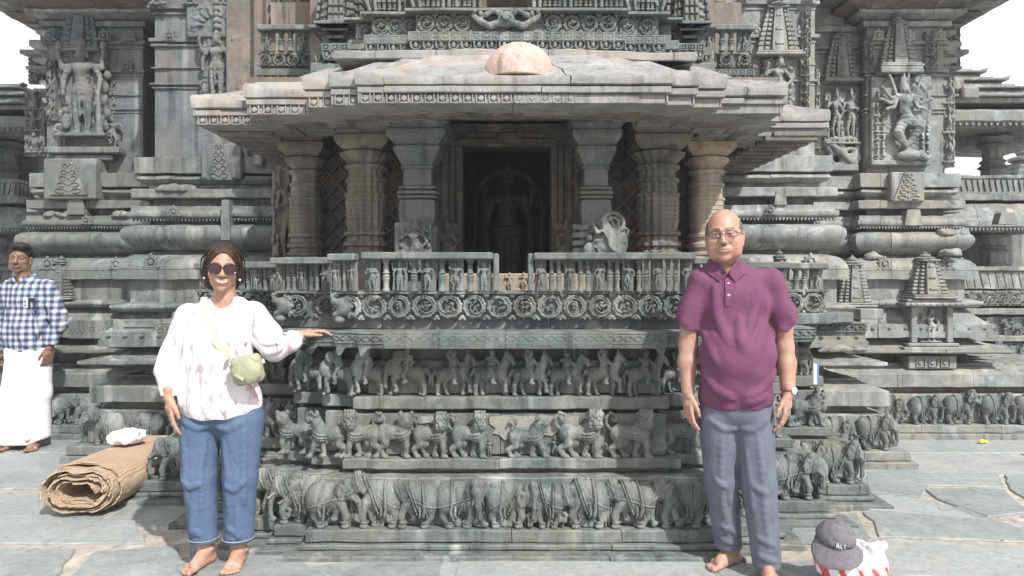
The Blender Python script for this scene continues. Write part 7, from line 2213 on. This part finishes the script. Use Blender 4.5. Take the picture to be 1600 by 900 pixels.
    for pts, r in [([(-.05, .68), (-.045, .50), (-.03, .30), (0, .16)], .006), ([(.12, .68), (.14, .50), (.155, .30), (.175, .14)], .006), ([(.02, .70), (-.04, .70), (-.10, .74)], .006), ([(.05, .70), (.10, .70), (.16, .75)], .006),
                   ([(.01, .62), (-.02, .48), (.0, .34)], .006), ([(.07, .6), (.09, .46), (.10, .32)], .006), ([(-.07, .45), (-.03, .42)], .005), ([(.10, .44), (.16, .41)], .005), ([(-.04, .22), (.03, .19)], .006), ([(.12, .20), (.2, .17)], .006), ([(-.03, .145), (.04, .13)], .006), ([(.13, .115), (.2, .095)], .006), ([(.02, .28), (.03, .15)], .005), ([(.2, .26), (.2, .12)], .005)]: sfold(j, pts, r)
    folds(j, -.001, lambda x, y, z: (1 - np.abs(np.sin(z * 14 + x * 16 + 1.7 * np.sin(x * 23 + z * 5)))) ** 3)
    folds(j, .0011, lambda x, y, z: np.sin(z * 44 + x * 24 + 2 * np.sin(x * 28)) * np.sin(x * 30 + z * 7))
    Xg = j.ax[0][:, None, None]; Zg = j.ax[2][None, None, :]
    j.F = np.maximum(j.F, np.where(Xg < .092, .085, .045) - Zg).astype(np.float32)
    person_part('trousers', j.mesh('trousers', M_TROUS), W)
    for pts in ([(-.12, .775), (-.10, .70)], [(.165, .775), (.145, .70)], [(.03, .78), (.032, .70), (.025, .66)]):
        q = [(x, surf_y(j, x, z) - .0008, z) for x, z in pts]; mb = MB(); mb.tube(q, .0022, 5); person_part('pocket_seam', mb.mesh('pocket_seam', M_TROUS), W)
    # spectacles
    S = lambda x, y, z: tuple(np.array(hc) + HM @ (np.array((x, y, z)) * HS)); mb = MB(); ml = MB()
    for s in (-1, 1):
        ring = []
        for i in range(20):
            a = 2 * PI * i / 20; cx = abs(math.cos(a)) ** .75 * math.copysign(1, math.cos(a)); cz = abs(math.sin(a)) ** .8 * math.copysign(1, math.sin(a))
            xx = s * .0335 + .0245 * cx; ring.append((xx, -.107 + .016 * (abs(xx) / .06) ** 2, -.001 + .0165 * cz))
        mb.tube([S(*q) for q in ring], .0014, 6, True)
        vs = [S(*q) for q in ring] + [S(s * .0335, -.105, -.001)]; ml.add(vs, [(i, (i + 1) % 20, 20) for i in range(20)])
        mb.tube([S(s * .058, -.092, .005), S(s * .075, -.05, .006), S(s * .081, .012, .003)], .0017, 6)
    mb.tube([S(-.009, -.106, .003), S(0, -.109, .006), S(.009, -.106, .003)], .0015, 6)
    person_part('spectacles', mb.mesh('spectacles', simple('dark_bronze', (.09, .05, .035), .35, .6)), W); person_part('spectacle_lenses', ml.mesh('spectacle_lenses', M_GLASS), W)
    # watch
    wc = np.array((.271, -.037, .882)); mb = MB()
    mb.tube([tuple(wc + np.array((.031 * math.cos(a), .028 * math.sin(a), -.003 * math.cos(a)))) for a in [2 * PI * i / 20 for i in range(20)]], .007, 8, True)
    wt = person_part('wrist_watch', mb.mesh('wrist_watch', M_LEATHER), W)
    mb = MB(); M = Matrix.Translation(Vector(wc) + Vector((.024, -.024, .0))) @ Matrix.Rotation(math.radians(45), 4, 'Z') @ Matrix.Rotation(PI / 2, 4, 'X')
    t = MB(); t.lathe((0, 0, -.004), [(.017, 0), (.018, .004), (.016, .009), (.001, .0095)], 20); mb.add([tuple(M @ Vector(q)) for q in t.v], t.f)
    o = put('watch_dial', mb.mesh('watch_dial', M_PEARL), None); o.parent = wt
man()
for _o in COL.objects:
    if _o.name.startswith('person') and _o.type == 'EMPTY' and 'plum' in _o['label']: _o.scale = (.96, .96, 1); _o.rotation_euler = (0, 0, -.16)

# ---------------------------------------------------------------- man in the checked shirt
def guide():
    W = thing('person', 'man in blue checked shirt and white wraparound cloth looking aside at the left edge', 'person', (X(45, 6.2), 6.2, 0))
    hc = (-.065, -.01, 1.568); HM = rotz(.28) @ rot_euler(.0, .03, 0)
    v = Vol((-.2, -.17, 1.3), (.08, .15, 1.72), .0032)
    v.frame(hc, HM, 1.03); head_prims(v, False, .1, .002); v.frame(); v.chain([(-.03, .02, 1.34, .07), (-.045, .012, 1.42, .056), (-.06, .01, 1.52, .056)], .028)
    H = v.extract(); pH = head_paint(H[0], hc, HM, 1.03, False, False, .7); pH[:, 2] *= .35; pH[:, 1] = np.maximum(pH[:, 1], pH[:, 2] * 2)
    b = Vol((-.3, -.2, .1), (.32, .2, 1.42), .009)
    b.ell((0, 0, 1.2), (.16, .095, .18)); b.cap((-.15, 0, 1.34), (.15, 0, 1.34), .045, None, .03); b.ell((0, 0, .95), (.15, .1, .2), .05)
    for s in (-1, 1): b.chain([(s * .09, 0, .8, .09), (s * .09, 0, .45, .06), (s * .09, .02, .1, .04)], .02)
    parts = [H, b.extract()]
    for s, wr, el, sh in ((1, (.2, -.05, .83), (.245, .01, 1.05), (.17, 0, 1.33)), (-1, (-.23, -.06, .84), (-.26, .0, 1.05), (-.19, 0, 1.33))):
        h = Vol((wr[0] - .09, wr[1] - .12, .62), (wr[0] + .1, wr[1] + .12, .9), .0032); h.cap((wr[0] + s * .01, wr[1] + .02, .9), wr, .03, .027, .01)
        hand_prims(h, wr, (-s * .1, -.1, -1), (-s * .8, .5, 0), -s, (.4, .45, .5, .55), 1.0, .1, .4); parts.append(h.extract())
    for (ax, ay, dx, dy, sd) in ((.07, -.02, .35, -1, -1), (-.1, .0, -.3, -1, 1)):
        f = Vol((ax - .16, ay - .26, -.01), (ax + .18, ay + .1, .22), .0045); foot_prims(f, (ax, ay), (dx, dy), sd, 1.03); parts.append(f.extract())
    person_part('body', join_meshes('body', parts, M_SKIN_D, {0: pH}), W)
    h = Vol((-.22, -.16, 1.46), (.1, .18, 1.76), .0038); h.frame(hc, HM, 1.03)
    h.ell((0, .018, .052), (.084, .1, .082)); h.ell((.01, -.06, .1), (.07, .05, .03), .02); h.ell((0, -.1, -.03), (.1, .09, .105), .008, None, 's'); h.ell((0, .0, -.1), (.12, .12, .06), .01, None, 's')
    h.frame(); folds(h, .0025, lambda x, y, z: np.sin(x * 150 + z * 60) * np.sin(y * 140 + z * 40))
    person_part('hair', h.mesh('hair', M_HAIR), W)
    s_ = Vol((-.36, -.2, .74), (.36, .2, 1.46), .006)
    s_.ell((0, 0, 1.22), (.185, .118, .19)); s_.cap((-.15, 0, 1.335), (.15, 0, 1.335), .06, None, .04); s_.cap((-.06, .01, 1.385), (.0, .01, 1.385), .055, None, .04); s_.ell((0, -.015, .98), (.19, .135, .2), .05); s_.ell((0, 0, .84), (.2, .135, .14), .05)
    for q in (((.165, 0, 1.32, .068), (.24, .01, 1.1, .066), (.25, 0, 1.02, .062), (.208, -.04, .87, .047)), ((-.165, 0, 1.32, .068), (-.25, .01, 1.1, .066), (-.26, 0, 1.02, .062), (-.232, -.045, .87, .047))): s_.chain(list(q), .02)
    for (a, c, r) in [((.1, -.12, 1.2), (.15, -.12, .95), .012), ((-.1, -.12, 1.15), (-.14, -.12, .9), .012), ((.19, -.05, 1.2), (.27, -.05, 1.05), .012), ((.2, -.05, 1.08), (.28, -.04, .98), .012), ((0, -.14, 1.0), (.06, -.14, .85), .01)]: s_.cap(a, c, r, r, .03)
    folds(s_, .003, lambda x, y, z: np.sin(x * 44 + z * 30) + .6 * np.sin(z * 60 - x * 20))
    s_.ell((-.042, -.06, 1.42), (.055, .08, .06), .01, None, 's')
    s_.F = np.maximum(s_.F, np.where(np.abs(s_.ax[0][:, None, None]) > .19, .855, .80) - s_.ax[2][None, None, :]).astype(np.float32)
    person_part('checked_shirt', s_.mesh('checked_shirt', M_PLAID), W)
    c = Vol((-.17, -.17, 1.33), (.09, .11, 1.47), .004)
    for s in (-1, 1):
        c.chain([(-.04, .075, 1.435, .015), (-.04 + s * .06, .04, 1.43, .015), (-.04 + s * .065, -.02, 1.41, .014)], .006); c.ell((-.04 + s * .05, -.075, 1.385), (.038, .01, .03), .006, (.3, s * .5, s * .5))
    c.ell((-.042, -.03, 1.46), (.05, .08, .05), .006, None, 's'); person_part('collar', c.mesh('collar', M_PLAID), W)
    y = surf_y(s_, .075, 1.2)
    mb = MB(); mb.box(.035, .125, y - .01, y + .01, 1.135, 1.235, .005); person_part('chest_pocket', mb.mesh('chest_pocket', M_PLAID), W)
    mb = MB(); mb.box(.03, .065, y - .02, y - .011, 1.165, 1.25, .004); bd = person_part('pocket_badge', mb.mesh('pocket_badge', simple('pale_blue_card', (.45, .62, .65), .4)), W)
    mb = MB(); mb.box(.07, .125, y - .018, y - .011, 1.16, 1.245, .004); person_part('notebook', mb.mesh('notebook', M_DARK), W)
    mb = MB(); mb.box(.041, .053, y - .0225, y - .0205, 1.205, 1.225, .001); mb.box(.04, .056, y - .0225, y - .0205, 1.18, 1.19, .001); o = put('badge_mark', mb.mesh('badge_mark', M_DARK), None); o.parent = bd
    pk = [(-.02, surf_y(s_, -.02, z) - .002, z) for z in np.linspace(1.34, .83, 18)]; person_part('button_placket', ribbon(pk, .03, .004).mesh('button_placket', M_PLAID, 60), W)
    d = Vol((-.3, -.2, .0), (.3, .2, .88), .006)
    d.chain([(-.05, 0, .8, .12), (-.08, 0, .45, .135), (-.1, 0, .09, .14)], .03); d.chain([(.05, 0, .8, .12), (.04, 0, .45, .135), (.02, 0, .10, .14)], .03); d.ell((0, 0, .8), (.19, .13, .12), .04)
    folds(d, .005, lambda x, y, z: np.sin(x * 60 + 3 * np.sin(z * 3.2) + z * 6) * .7 + .5 * np.sin(x * 27 - z * 8)); d.cap((-.04, -.14, .72), (.08, -.14, .1), .012, .016, .03)
    d.F = np.maximum(d.F, .04 + .08 * (d.ax[0][:, None, None] > .06) * (d.ax[0][:, None, None] - .06) * 6 - d.ax[2][None, None, :]).astype(np.float32)
    person_part('wraparound_cloth', d.mesh('wraparound_cloth', M_DHOTI), W)
guide()
# ------------------------------------------------------------ loose things
def coir_mat():
    m, nt, b = new_mat('coir_fibre')
    p = coords(nt)
    c = ramp(nt, noise(nt, p, 140, 5, .75), [(.25, (.34, .22, .14)), (.5, (.60, .45, .32)), (.75, (.8, .65, .5))])
    c = mixc(nt, .4, c, ramp(nt, noise(nt, p, 6, 4), [(.35, (.52, .39, .28)), (.7, (.72, .57, .43))]))
    nt.links.new(c, b.inputs['Base Color']); b.inputs['Roughness'].default_value = .95; b.inputs['Specular IOR Level'].default_value = .1
    wv = []
    for rz_ in (0.0, 1.5708):
        mp = nt.nodes.new('ShaderNodeMapping'); mp.inputs['Rotation'].default_value = (0, 0, rz_); nt.links.new(p, mp.inputs['Vector'])
        w = nt.nodes.new('ShaderNodeTexWave'); w.inputs['Scale'].default_value = 26; w.inputs['Distortion'].default_value = 2.5; w.inputs['Detail'].default_value = 2; nt.links.new(mp.outputs['Vector'], w.inputs['Vector']); wv.append(w.outputs['Fac'])
    c = mixc(nt, .55, c, ramp(nt, math_(nt, 'MULTIPLY', wv[0], wv[1]), [(0, (.72, .7, .68)), (.6, (1.25, 1.22, 1.18))]), 'MULTIPLY'); nt.links.new(c, b.inputs['Base Color'])
    bump(nt, b, math_(nt, 'ADD', noise(nt, p, 170, 6, .8), math_(nt, 'MULTIPLY', wv[0], wv[1])), .8, .012)
    # flattened spiral, extruded to the back
    y0, y1 = 4.42, 5.34; ny = 26
    th = .008; rr = random.Random(4)
    prof = []
    turns = 7.6; n = 360
    for i in range(n + 1):
        t = i / n; a = PI * 1.15 - t * turns * 2 * PI
        s = 1 - .46 * t - .02 * math.sin(t * 40)
        rx, rz = .232 * s, .155 * s
        ca, sa = math.cos(a), math.sin(a)
        x = rx * math.copysign(abs(ca) ** .85, ca); z = rz * sa
        if sa > 0: z -= .030 * math.exp(-((x + .0) / .07) ** 2) * (1 if t > .12 else t / .12)
        # lower turns sag together
        z = z - (.018 * t if sa > 0 else -.004 * t)
        z += .157 - .012 * 0
        if z < .006 + .012 * t * turns and sa < -.3: z = .006 + .0125 * t * turns
        prof.append((x, z))
    V = []; F = []
    N_ = len(prof)
    jag = [rr.uniform(-.012, .012) for _ in range(N_)]
    for j in range(ny + 1):
        y = y0 + (y1 - y0) * j / ny
        for i, (x, z) in enumerate(prof):
            t = i / (N_ - 1)
            a0 = prof[max(i - 1, 0)]; a1 = prof[min(i + 1, N_ - 1)]
            tx, tz = a1[0] - a0[0], a1[1] - a0[1]; L = math.hypot(tx, tz) + 1e-9; nx, nz = -tz / L, tx / L
            # every turn slipped out or in a little
            slip = .035 * math.sin(t * turns * 2.1 + .5) * (1 if j == 0 else 0) + (jag[i] + .008 * math.sin(i * .9)) * (1 if j == 0 else 0)
            w = .0035 * math.sin(y * 9 + x * 17) + .002 * math.sin(y * 31 + i)
            skew = (y - y0) * .0
            for s in (-.5, .5):
                V.append((x + nx * th * s + w + skew, y + slip - (.04 * t if j == 0 else 0), max(.002, z + nz * th * s + w * .6 - .02 * (y - y0) * (z / .31))))
    S_ = 2 * N_
    for j in range(ny):
        for i in range(N_ - 1):
            a = j * S_ + i * 2
            F.append((a, a + 2, a + 2 + S_, a + S_)); F.append((a + 1, a + 1 + S_, a + 3 + S_, a + 3))
    for i in range(N_ - 1):
        a = i * 2; F.append((a, a + 1, a + 3, a + 2)); a += ny * S_; F.append((a, a + 2, a + 3, a + 1))
    for j in range(ny):
        for i in (0, N_ - 1):
            a = j * S_ + i * 2; F.append((a, a + S_, a + S_ + 1, a + 1))
    V = [(v[0] - 2.555, v[1], v[2]) for v in V]
    me = set_mesh('rolled_mat', V, F, m, smooth=True)
    fixnormals(me); me.set_sharp_from_angle(angle=math.radians(60))
    tag(put('rolled_mat', me), 'loosely rolled brown coir mat lying on the paving beside the carved platform', 'mat')
coir_mat()

def crumple(name, c, r, amp, mat, seed, label, cat, extra=None, h=.0045):
    v = Vol((-r[0] * 1.5, -r[1] * 1.5, -r[2] * 1.4), (r[0] * 1.5, r[1] * 1.5, r[2] * 1.9), h)
    rr = random.Random(seed)
    v.ell((0, 0, 0), r)
    for i in range(10):
        a = rr.uniform(0, 6.28); v.ell((r[0] * .6 * math.cos(a), r[1] * .6 * math.sin(a), rr.uniform(-.2, .6) * r[2]), (r[0] * rr.uniform(.25, .5), r[1] * rr.uniform(.25, .5), r[2] * rr.uniform(.3, .6)), .012, (rr.uniform(-1, 1), rr.uniform(-1, 1), 0))
    if extra: extra(v)
    fs = [(rr.uniform(20, 60), rr.uniform(-60, 60), rr.uniform(-70, 70), rr.uniform(0, 6)) for _ in range(7)]
    def fn(x, y, z):
        o = 0
        for (a, b, c_, d) in fs: o = o + np.abs(np.sin(a * x + b * y + c_ * z + d)) - .5
        return o / 3
    folds(v, amp, fn)
    v.cut(2, -r[2] * .85, 'above')
    me = v.mesh(name, mat)
    o = put(name, me, None, c); return tag(o, label, cat)
m, nt, b = new_mat('white_polythene')
p = coords(nt); nt.links.new(ramp(nt, noise(nt, p, 22, 4), [(.35, (.62, .62, .66)), (.6, (.84, .84, .86))]), b.inputs['Base Color'])
b.inputs['Roughness'].default_value = .35; b.inputs['Coat Weight'].default_value = .2; bump(nt, b, noise(nt, p, 40, 4, .6, 2), .5, .01)
crumple('plastic_bag', (X(200, 5.0), 4.98, .345), (.125, .11, .05), .007, m, 3, 'crumpled white plastic bag lying on top of the rolled coir mat', 'bag')

def striped(nt, p, o):
    mp = nt.nodes.new('ShaderNodeMapping'); mp.inputs['Rotation'].default_value = (0, .5, 0); nt.links.new(o, mp.inputs['Vector'])
    sp = nt.nodes.new('ShaderNodeSeparateXYZ'); nt.links.new(mp.outputs['Vector'], sp.inputs[0])
    n = noise(nt, o, 9, 3)
    f = math_(nt, 'FRACT', math_(nt, 'MULTIPLY', math_(nt, 'ADD', sp.outputs[0], math_(nt, 'MULTIPLY', n, .05)), 1 / .062))
    s = ramp(nt, f, [(.0, (0, 0, 0)), (.06, (1, 1, 1)), (.38, (1, 1, 1)), (.44, (0, 0, 0))])
    so = nt.nodes.new('ShaderNodeSeparateXYZ'); nt.links.new(o, so.inputs[0])
    lo = ramp(nt, math_(nt, 'ADD', math_(nt, 'MULTIPLY', so.outputs[2], 6), .5), [(.52, (1, 1, 1)), (.66, (0, 0, 0))])
    s = mixc(nt, 1.0, s, lo, 'MULTIPLY')
    return mixc(nt, s, (.80, .79, .80), (.62, .10, .085))
M_BAGR = cloth('red_striped_plastic', striped, 60, .5, rough=.35)
bx, by = X(1322, 3.42), 3.42
crumple('carrier_bag', (bx + .02, by, .10), (.165, .12, .105), .008, M_BAGR, 9, 'white plastic carrier bag with red stripes slumped on the paving under a grey cap', 'bag',
        lambda v: (v.chain([(.05, -.06, .09, .012), (.09, -.07, .115, .009), (.13, -.05, .10, .012), (.12, -.03, .05, .016)], .012), v.ell((.0, -.04, .10), (.05, .06, .03), .01, None, 's'), v.cap((.08, -.08, .08), (.12, -.05, -.03), .03, .03, .02)))
def cap():
    T = thing('sun_hat', 'grey fabric cap with a brim and white lettering resting on the striped bag', 'hat', (X(1306, 3.38), 3.38, .19))
    mt = cloth('grey_cotton_twill', lambda nt, p, o: ramp(nt, noise(nt, p, 60, 3), [(.3, (.115, .108, .118)), (.7, (.165, .156, .168))]), 500, .5)
    M = rotz(.0) @ rot_euler(.30, -.12, .35)
    v = Vol((-.2, -.22, -.1), (.2, .2, .2), .004)
    v.frame((0, 0, .03), M, 1)
    v.ell((0, 0, .0), (.094, .10, .088)); v.box((0, 0, -.075), (.15, .15, .075), 0, .006, None, 's')
    v.cap((0, 0, .085), (0, 0, .09), .008, None, .004)
    for i in range(6):
        a = i * PI / 3
        v.chain([(.093 * math.cos(a) * math.cos(t), .099 * math.sin(a) * math.cos(t), .087 * math.sin(t), .0016) for t in [j * .3 for j in range(6)]], .002)
    v.ell((.03, -.05, .075), (.04, .05, .02), .02, None, 's')
    v.frame(); v.noise(.0012, 50)
    o = put('crown', v.mesh('crown', mt), T, (X(1306, 3.38), 3.38, .205), 0, (.9, .9, .84))
    # brim: curved plate sloping away to the front left
    mb = MB(); V = []; F = []
    na, nr = 40, 7
    for s in (0, 1):
        for i in range(na + 1):
            a = 2 * PI * i / na
            wd = .006 + .072 * max(0, math.cos(a + PI * .70)) ** .9
            for k in range(nr + 1):
                u = k / nr; r = .078 + (wd + .009) * u
                q = np.array((r * math.cos(a), r * 1.05 * math.sin(a), -.001 - .040 * u ** 1.3 * (1 + .5 * math.sin(2 * a + .6)) - s * .0035 + .006 * math.sin(5 * a) * u))
                q = M @ q; V.append(tuple(q))
    S0 = (na + 1) * (nr + 1)
    for i in range(na):
        for k in range(nr):
            a = i * (nr + 1) + k; F.append((a, a + 1, a + nr + 2, a + nr + 1)); F.append((S0 + a, S0 + a + nr + 1, S0 + a + nr + 2, S0 + a + 1))
        for k in (0, nr): a = i * (nr + 1) + k; F.append((a, a + nr + 1, S0 + a + nr + 1, S0 + a))
    mb.add(V, F); put('brim', mb.mesh('brim', mt, 60), T, (X(1306, 3.38), 3.38, .226), 0, (.93, .93, .95))
    # embroidered letters on the front left
    mw = simple('white_thread', (.75, .75, .78), .6); mb = MB()
    base = np.array((X(1306, 3.38), 3.38, .225))
    def on(a, z):
        ce = math.sqrt(max(0, 1 - (z / .088) ** 2)); q = M @ np.array((.090 * ce * math.cos(a), .096 * ce * math.sin(a), z)); return tuple(base + q)
    a0 = -2.35
    for pts in ([(0, .04), (0, .012)], [(.0, .026), (.08, .026)], [(.09, .04), (.09, .012)], [(.16, .012), (.19, .038), (.23, .012)], [(.28, .038), (.28, .012), (.36, .014)], [(.42, .036), (.5, .03), (.44, .02), (.5, .012)]):
        mb.tube([on(a0 + p_[0] * .8, p_[1] * .8 + .004) for p_ in pts], .0015, 5)
    put('embroidered_lettering', mb.mesh('embroidered_lettering', mw), T)
cap()
crumple('yellow_flower', (X(1536, 6.35), 6.35, .014), (.045, .022, .013), .004, simple('marigold_yellow', (.72, .55, .06), .6, var=.2, scale=60), 5, 'crushed yellow flower petals lying on the paving near the right wall', 'flower')
# small card propped against the carving behind the man's arm
mb = MB(); d = 4.62
mb.box(X(1269, d), X(1275, d), 4.60, 4.612, Z(600, d), Z(568, d), .002)
o = mb.build('glossy_card', simple('glossy_white_card', (.72, .74, .78), .25), None); tag(o, 'small glossy white card with a blue edge propped against the horse carvings', 'card')
o2 = MB(); o2.box(X(1275, d), X(1277.5, d), 4.598, 4.612, Z(600, d), Z(568, d), .001); q = o2.build('blue_edge', simple('blue_plastic', (.08, .2, .55), .3), None); q.parent = o
# ------------------------------------------------------------ smaller carvings on the walls
def foliage_mesh(seed, mat):
    """upright panel packed with scrolls, buds and tiny figures, 1 high and .36 wide"""
    v = Vol((-.22, -.13, -.03), (.22, .04, 1.03), .0125)
    rr = random.Random(seed)
    v.box((0, .0, .5), (.18, .03, .5), .01)
    for s in (-1, 1): v.box((s * .165, -.02, .5), (.018, .03, .5), .006)
    if seed % 2:
        n = 6
        for i in range(n):
            z = .1 + i * .155; s = 1 if i % 2 else -1
            v.torus((s * .03, -.045, z), .065, .02, 1, .006); v.ell((s * .03, -.055, z), .035, .004)
            v.chain([(s * .09, -.045, z, .016), (-s * .05, -.045, z + .08, .018), (-s * .1, -.045, z + .12, .012)], .006)
            for k in range(3): v.ell((rr.uniform(-.13, .13), -.045, z + rr.uniform(-.06, .06)), (.028, .03, .02), .004, (0, rr.uniform(0, 3), 0))
    else:
        for i in range(3):
            z = .06 + i * .32; x = rr.uniform(-.02, .02)
            v.chain([(x, -.05, z + .02, .03), (x + rr.uniform(-.03, .03), -.06, z + .11, .045), (x, -.055, z + .18, .035)], .015)
            v.ell((x, -.065, z + .235), .034, .006); v.cap((x, -.06, z + .26), (x, -.055, z + .3), .025, .008, .004)
            for s in (-1, 1):
                v.chain([(x + s * .04, -.055, z + .18, .016), (x + s * .095, -.06, z + rr.uniform(.1, .16), .014), (x + s * rr.uniform(.05, .12), -.065, z + rr.uniform(.16, .27), .012)], .004)
                v.chain([(x + s * .02, -.055, z + .06, .022), (x + s * .06, -.06, z + .02, .016)], .006)
                v.ell((s * .125, -.04, z + .2), (.026, .03, .05), .006)
            v.box((0, -.03, z - .005), (.16, .045, .012), .004)
    v.noise(.004, 50); v.cut(1, .02)
    return v.mesh('carved_panel', mat)
CP = [foliage_mesh(i, M_STONE_W) for i in range(4)]
CP_L = [recolour(m, M_STONE_L) for m in CP]; CP_B = [recolour(m, M_STONE_B) for m in CP]
def panel(root, lib, k, px0, px1, py0, py1, d):
    x = X((px0 + px1) / 2, d); w = abs(X(px1, d) - X(px0, d)); z0 = Z(py1, d); h = Z(py0, d) - z0
    put('carved_panel', lib[k % 4], root, (x, d, z0), 0, (w / .36, min(1.2, .9), h))
for (lib, k, a, b, c, e, d) in [(CP, 0, 42, 74, 140, 245, 7.39), (CP, 1, 76, 90, 95, 190, 6.99), (CP, 3, 176, 190, 120, 222, 7.05), (CP_B, 2, 206, 216, 110, 245, 7.34), (CP, 1, 290, 302, 60, 200, 6.19), (CP, 2, 378, 396, 90, 180, 6.09),
                                 (CP, 3, 48, 72, 85, 132, 7.39), (CP, 0, 272, 288, 15, 90, 6.19), (CP_B, 3, 236, 262, 0, 48, 7.3), (CP, 1, 382, 400, 10, 85, 6.09)]: panel(WL, lib, k, a, b, c, e, d)
for (lib, k, a, b, c, e, d) in [(CP_L, 0, 1466, 1488, 120, 262, 7.05), (CP_L, 1, 1250, 1264, 20, 90, 5.99), (CP_L, 2, 1262, 1278, 110, 240, 6.09), (CP_L, 3, 1168, 1182, 100, 185, 5.99), (CP_L, 1, 1350, 1362, 60, 115, 6.99), (CP_L, 2, 1443, 1462, 50, 112, 6.99),
                                 (CP_L, 0, 1248, 1262, 95, 180, 5.99), (CP_L, 3, 1480, 1497, 30, 110, 7.38)]: panel(WR, lib, k, a, b, c, e, d)
for (x, z0, h, w) in [(-1.0, 3.02, .5, .1), (.99, 3.02, .5, .1)]:
    put('carved_panel', CP[0], US, (x, 5.33, z0), 0, (w / .36, .8, h))
# horseshoe arches on the rounded mouldings
def arch_mesh(mat):
    v = Vol((-.09, -.07, -.02), (.09, .03, .15), .0045)
    v.torus((0, -.012, .055), .045, .014, 1, .003); v.ell((0, -.02, .055), (.026, .02, .028), .004); v.ell((0, -.015, .118), (.018, .016, .022), .006)
    for s in (-1, 1): v.ell((s * .062, -.01, .012), (.024, .018, .016), .006); v.ell((s * .045, -.01, .095), (.014, .014, .012), .004)
    v.noise(.0008, 120); v.cut(1, .012); return v.mesh('horseshoe_arch', mat)
AR = arch_mesh(M_STONE); AR_L = recolour(AR, M_STONE_L); AR_B = recolour(AR, M_STONE_W)
rr = random.Random(77)
def arches(root, plan, off, z, me, pitch, s, ry=0.0, name='horseshoe_arch'):
    for (a, d, n, L) in segs(plan, off):
        if L < .14 or n.y > -.5: continue
        k = max(1, int(round(L / pitch)))
        for i in range(k):
            p = a + d * (L * (i + .5) / k + rr.uniform(-.02, .02)); q = s * rr.uniform(.9, 1.1)
            o = put(name, me, root, (p.x, p.y, z), math.atan2(n.x, -n.y), (q, q, q))
arches(WL, WLP, .186, 1.485, AR, .52, .85); arches(WL, WLP, .147, 1.9, AR, .8, .62)
arches(WR, WRP, .186, 1.485, AR_L, .52, .85); arches(WR, WRP, .147, 1.9, AR_L, .8, .62)
arches(WL, WLP, .02, 3.34, AR_B, .3, .7); arches(WR, WRP, .02, 3.34, AR_L, .3, .7); arches(WL, WLP, .06, 3.62, AR_B, .26, .8); arches(WR, WRP, .06, 3.62, AR_L, .26, .8)
# pale cement repair and a lime drip on the friezes
def patch(name, y, pts, mat, t=.004):
    mb = MB(); mb.prism([(X(px, y), Z(py, y)) for px, py in pts], y - t, y + .01)
    put(name, mb.mesh(name, mat), SH)
M_CEM = stone('lime_repair', (.17, .175, .165), (.31, .31, .295), (.30, .25, .19), .5, (.42, .41, .39), .5, seed=33)
patch('lime_repair', 4.014, [(764, 652), (790, 649), (820, 651), (850, 649), (880, 652), (905, 650), (902, 657), (906, 664), (893, 668), (888, 676), (872, 674), (862, 681), (850, 679), (840, 686), (826, 682), (812, 689), (800, 684), (788, 687), (780, 679), (770, 677), (774, 668), (765, 662)], M_CEM)
patch('lime_repair', 4.014, [(652, 651), (700, 649), (716, 655), (700, 661), (690, 668), (672, 660), (655, 662)], M_CEM)
patch('lime_repair', 3.876, [(681, 745), (688, 745), (687, 756), (685, 764), (686, 778), (682, 782), (680, 768), (678, 756)], M_CEM)
# little attendants between the animals
for (px, py, y, s) in [(683, 833, 3.86, .1), (760, 833, 3.84, .13), (823, 833, 3.85, .17), (876, 833, 3.85, .12), (950, 833, 3.84, .13), (1022, 833, 3.85, .15), (548, 833, 3.85, .12), (624, 833, 3.85, .1)]:
    put('attendant_figure', FG[int(px) % 5], SH, (X(px, y), y + .025, .118), 0, (s * 1.1, s * .8, s))
for (px, y, s) in [(540, 4.02, .09), (595, 4.02, .08), (648, 4.02, .1), (765, 4.02, .09), (866, 4.02, .1), (948, 4.02, .09)]:
    put('attendant_figure', FG[int(px) % 5], SH, (X(px, y), y - .004, .446), 0, (s * 1.1, s, s))
# grit, leaves and crumbs lying on the paving
def litter():
    rr = random.Random(21); mb = MB()
    for i in range(420):
        x = rr.uniform(-4, 4.5); y = rr.uniform(3.3, 6.6)
        if abs(x) < 2.4 and y > 3.72: continue
        s = rr.uniform(.002, .006)
        mb.ball((x, y, .006 + s * .3), (s * rr.uniform(.7, 1.6), s, s * .5), 6, 4)
    o = mb.build('paving_grit', M_SAND); tag(o, kind='stuff', label='scattered grit and crumbs of mortar on the paving', cat='grit')
litter()

# light haze of the bright morning air
def haze():
    m = bpy.data.materials.new('haze_air'); m.use_nodes = True; nt = m.node_tree; nt.nodes.clear()
    o = nt.nodes.new('ShaderNodeOutputMaterial'); v = nt.nodes.new('ShaderNodeVolumePrincipled')
    v.inputs['Color'].default_value = (.93, .96, 1.0, 1); v.inputs['Density'].default_value = HAZE
    nt.links.new(v.outputs['Volume'], o.inputs['Volume'])
    x0, x1, y0, y1, z0, z1 = -420, 420, -80, 820, -1.0, 7.0
    me = set_mesh('haze', [(x0, y0, z0), (x1, y0, z0), (x1, y1, z0), (x0, y1, z0), (x0, y0, z1), (x1, y0, z1), (x1, y1, z1), (x0, y1, z1)], [(0, 3, 2, 1), (4, 5, 6, 7), (0, 1, 5, 4), (1, 2, 6, 5), (2, 3, 7, 6), (3, 0, 4, 7)], m)
    tag(put('haze', me), kind='stuff', label='thin bright haze in the air of the courtyard', cat='haze')
haze()
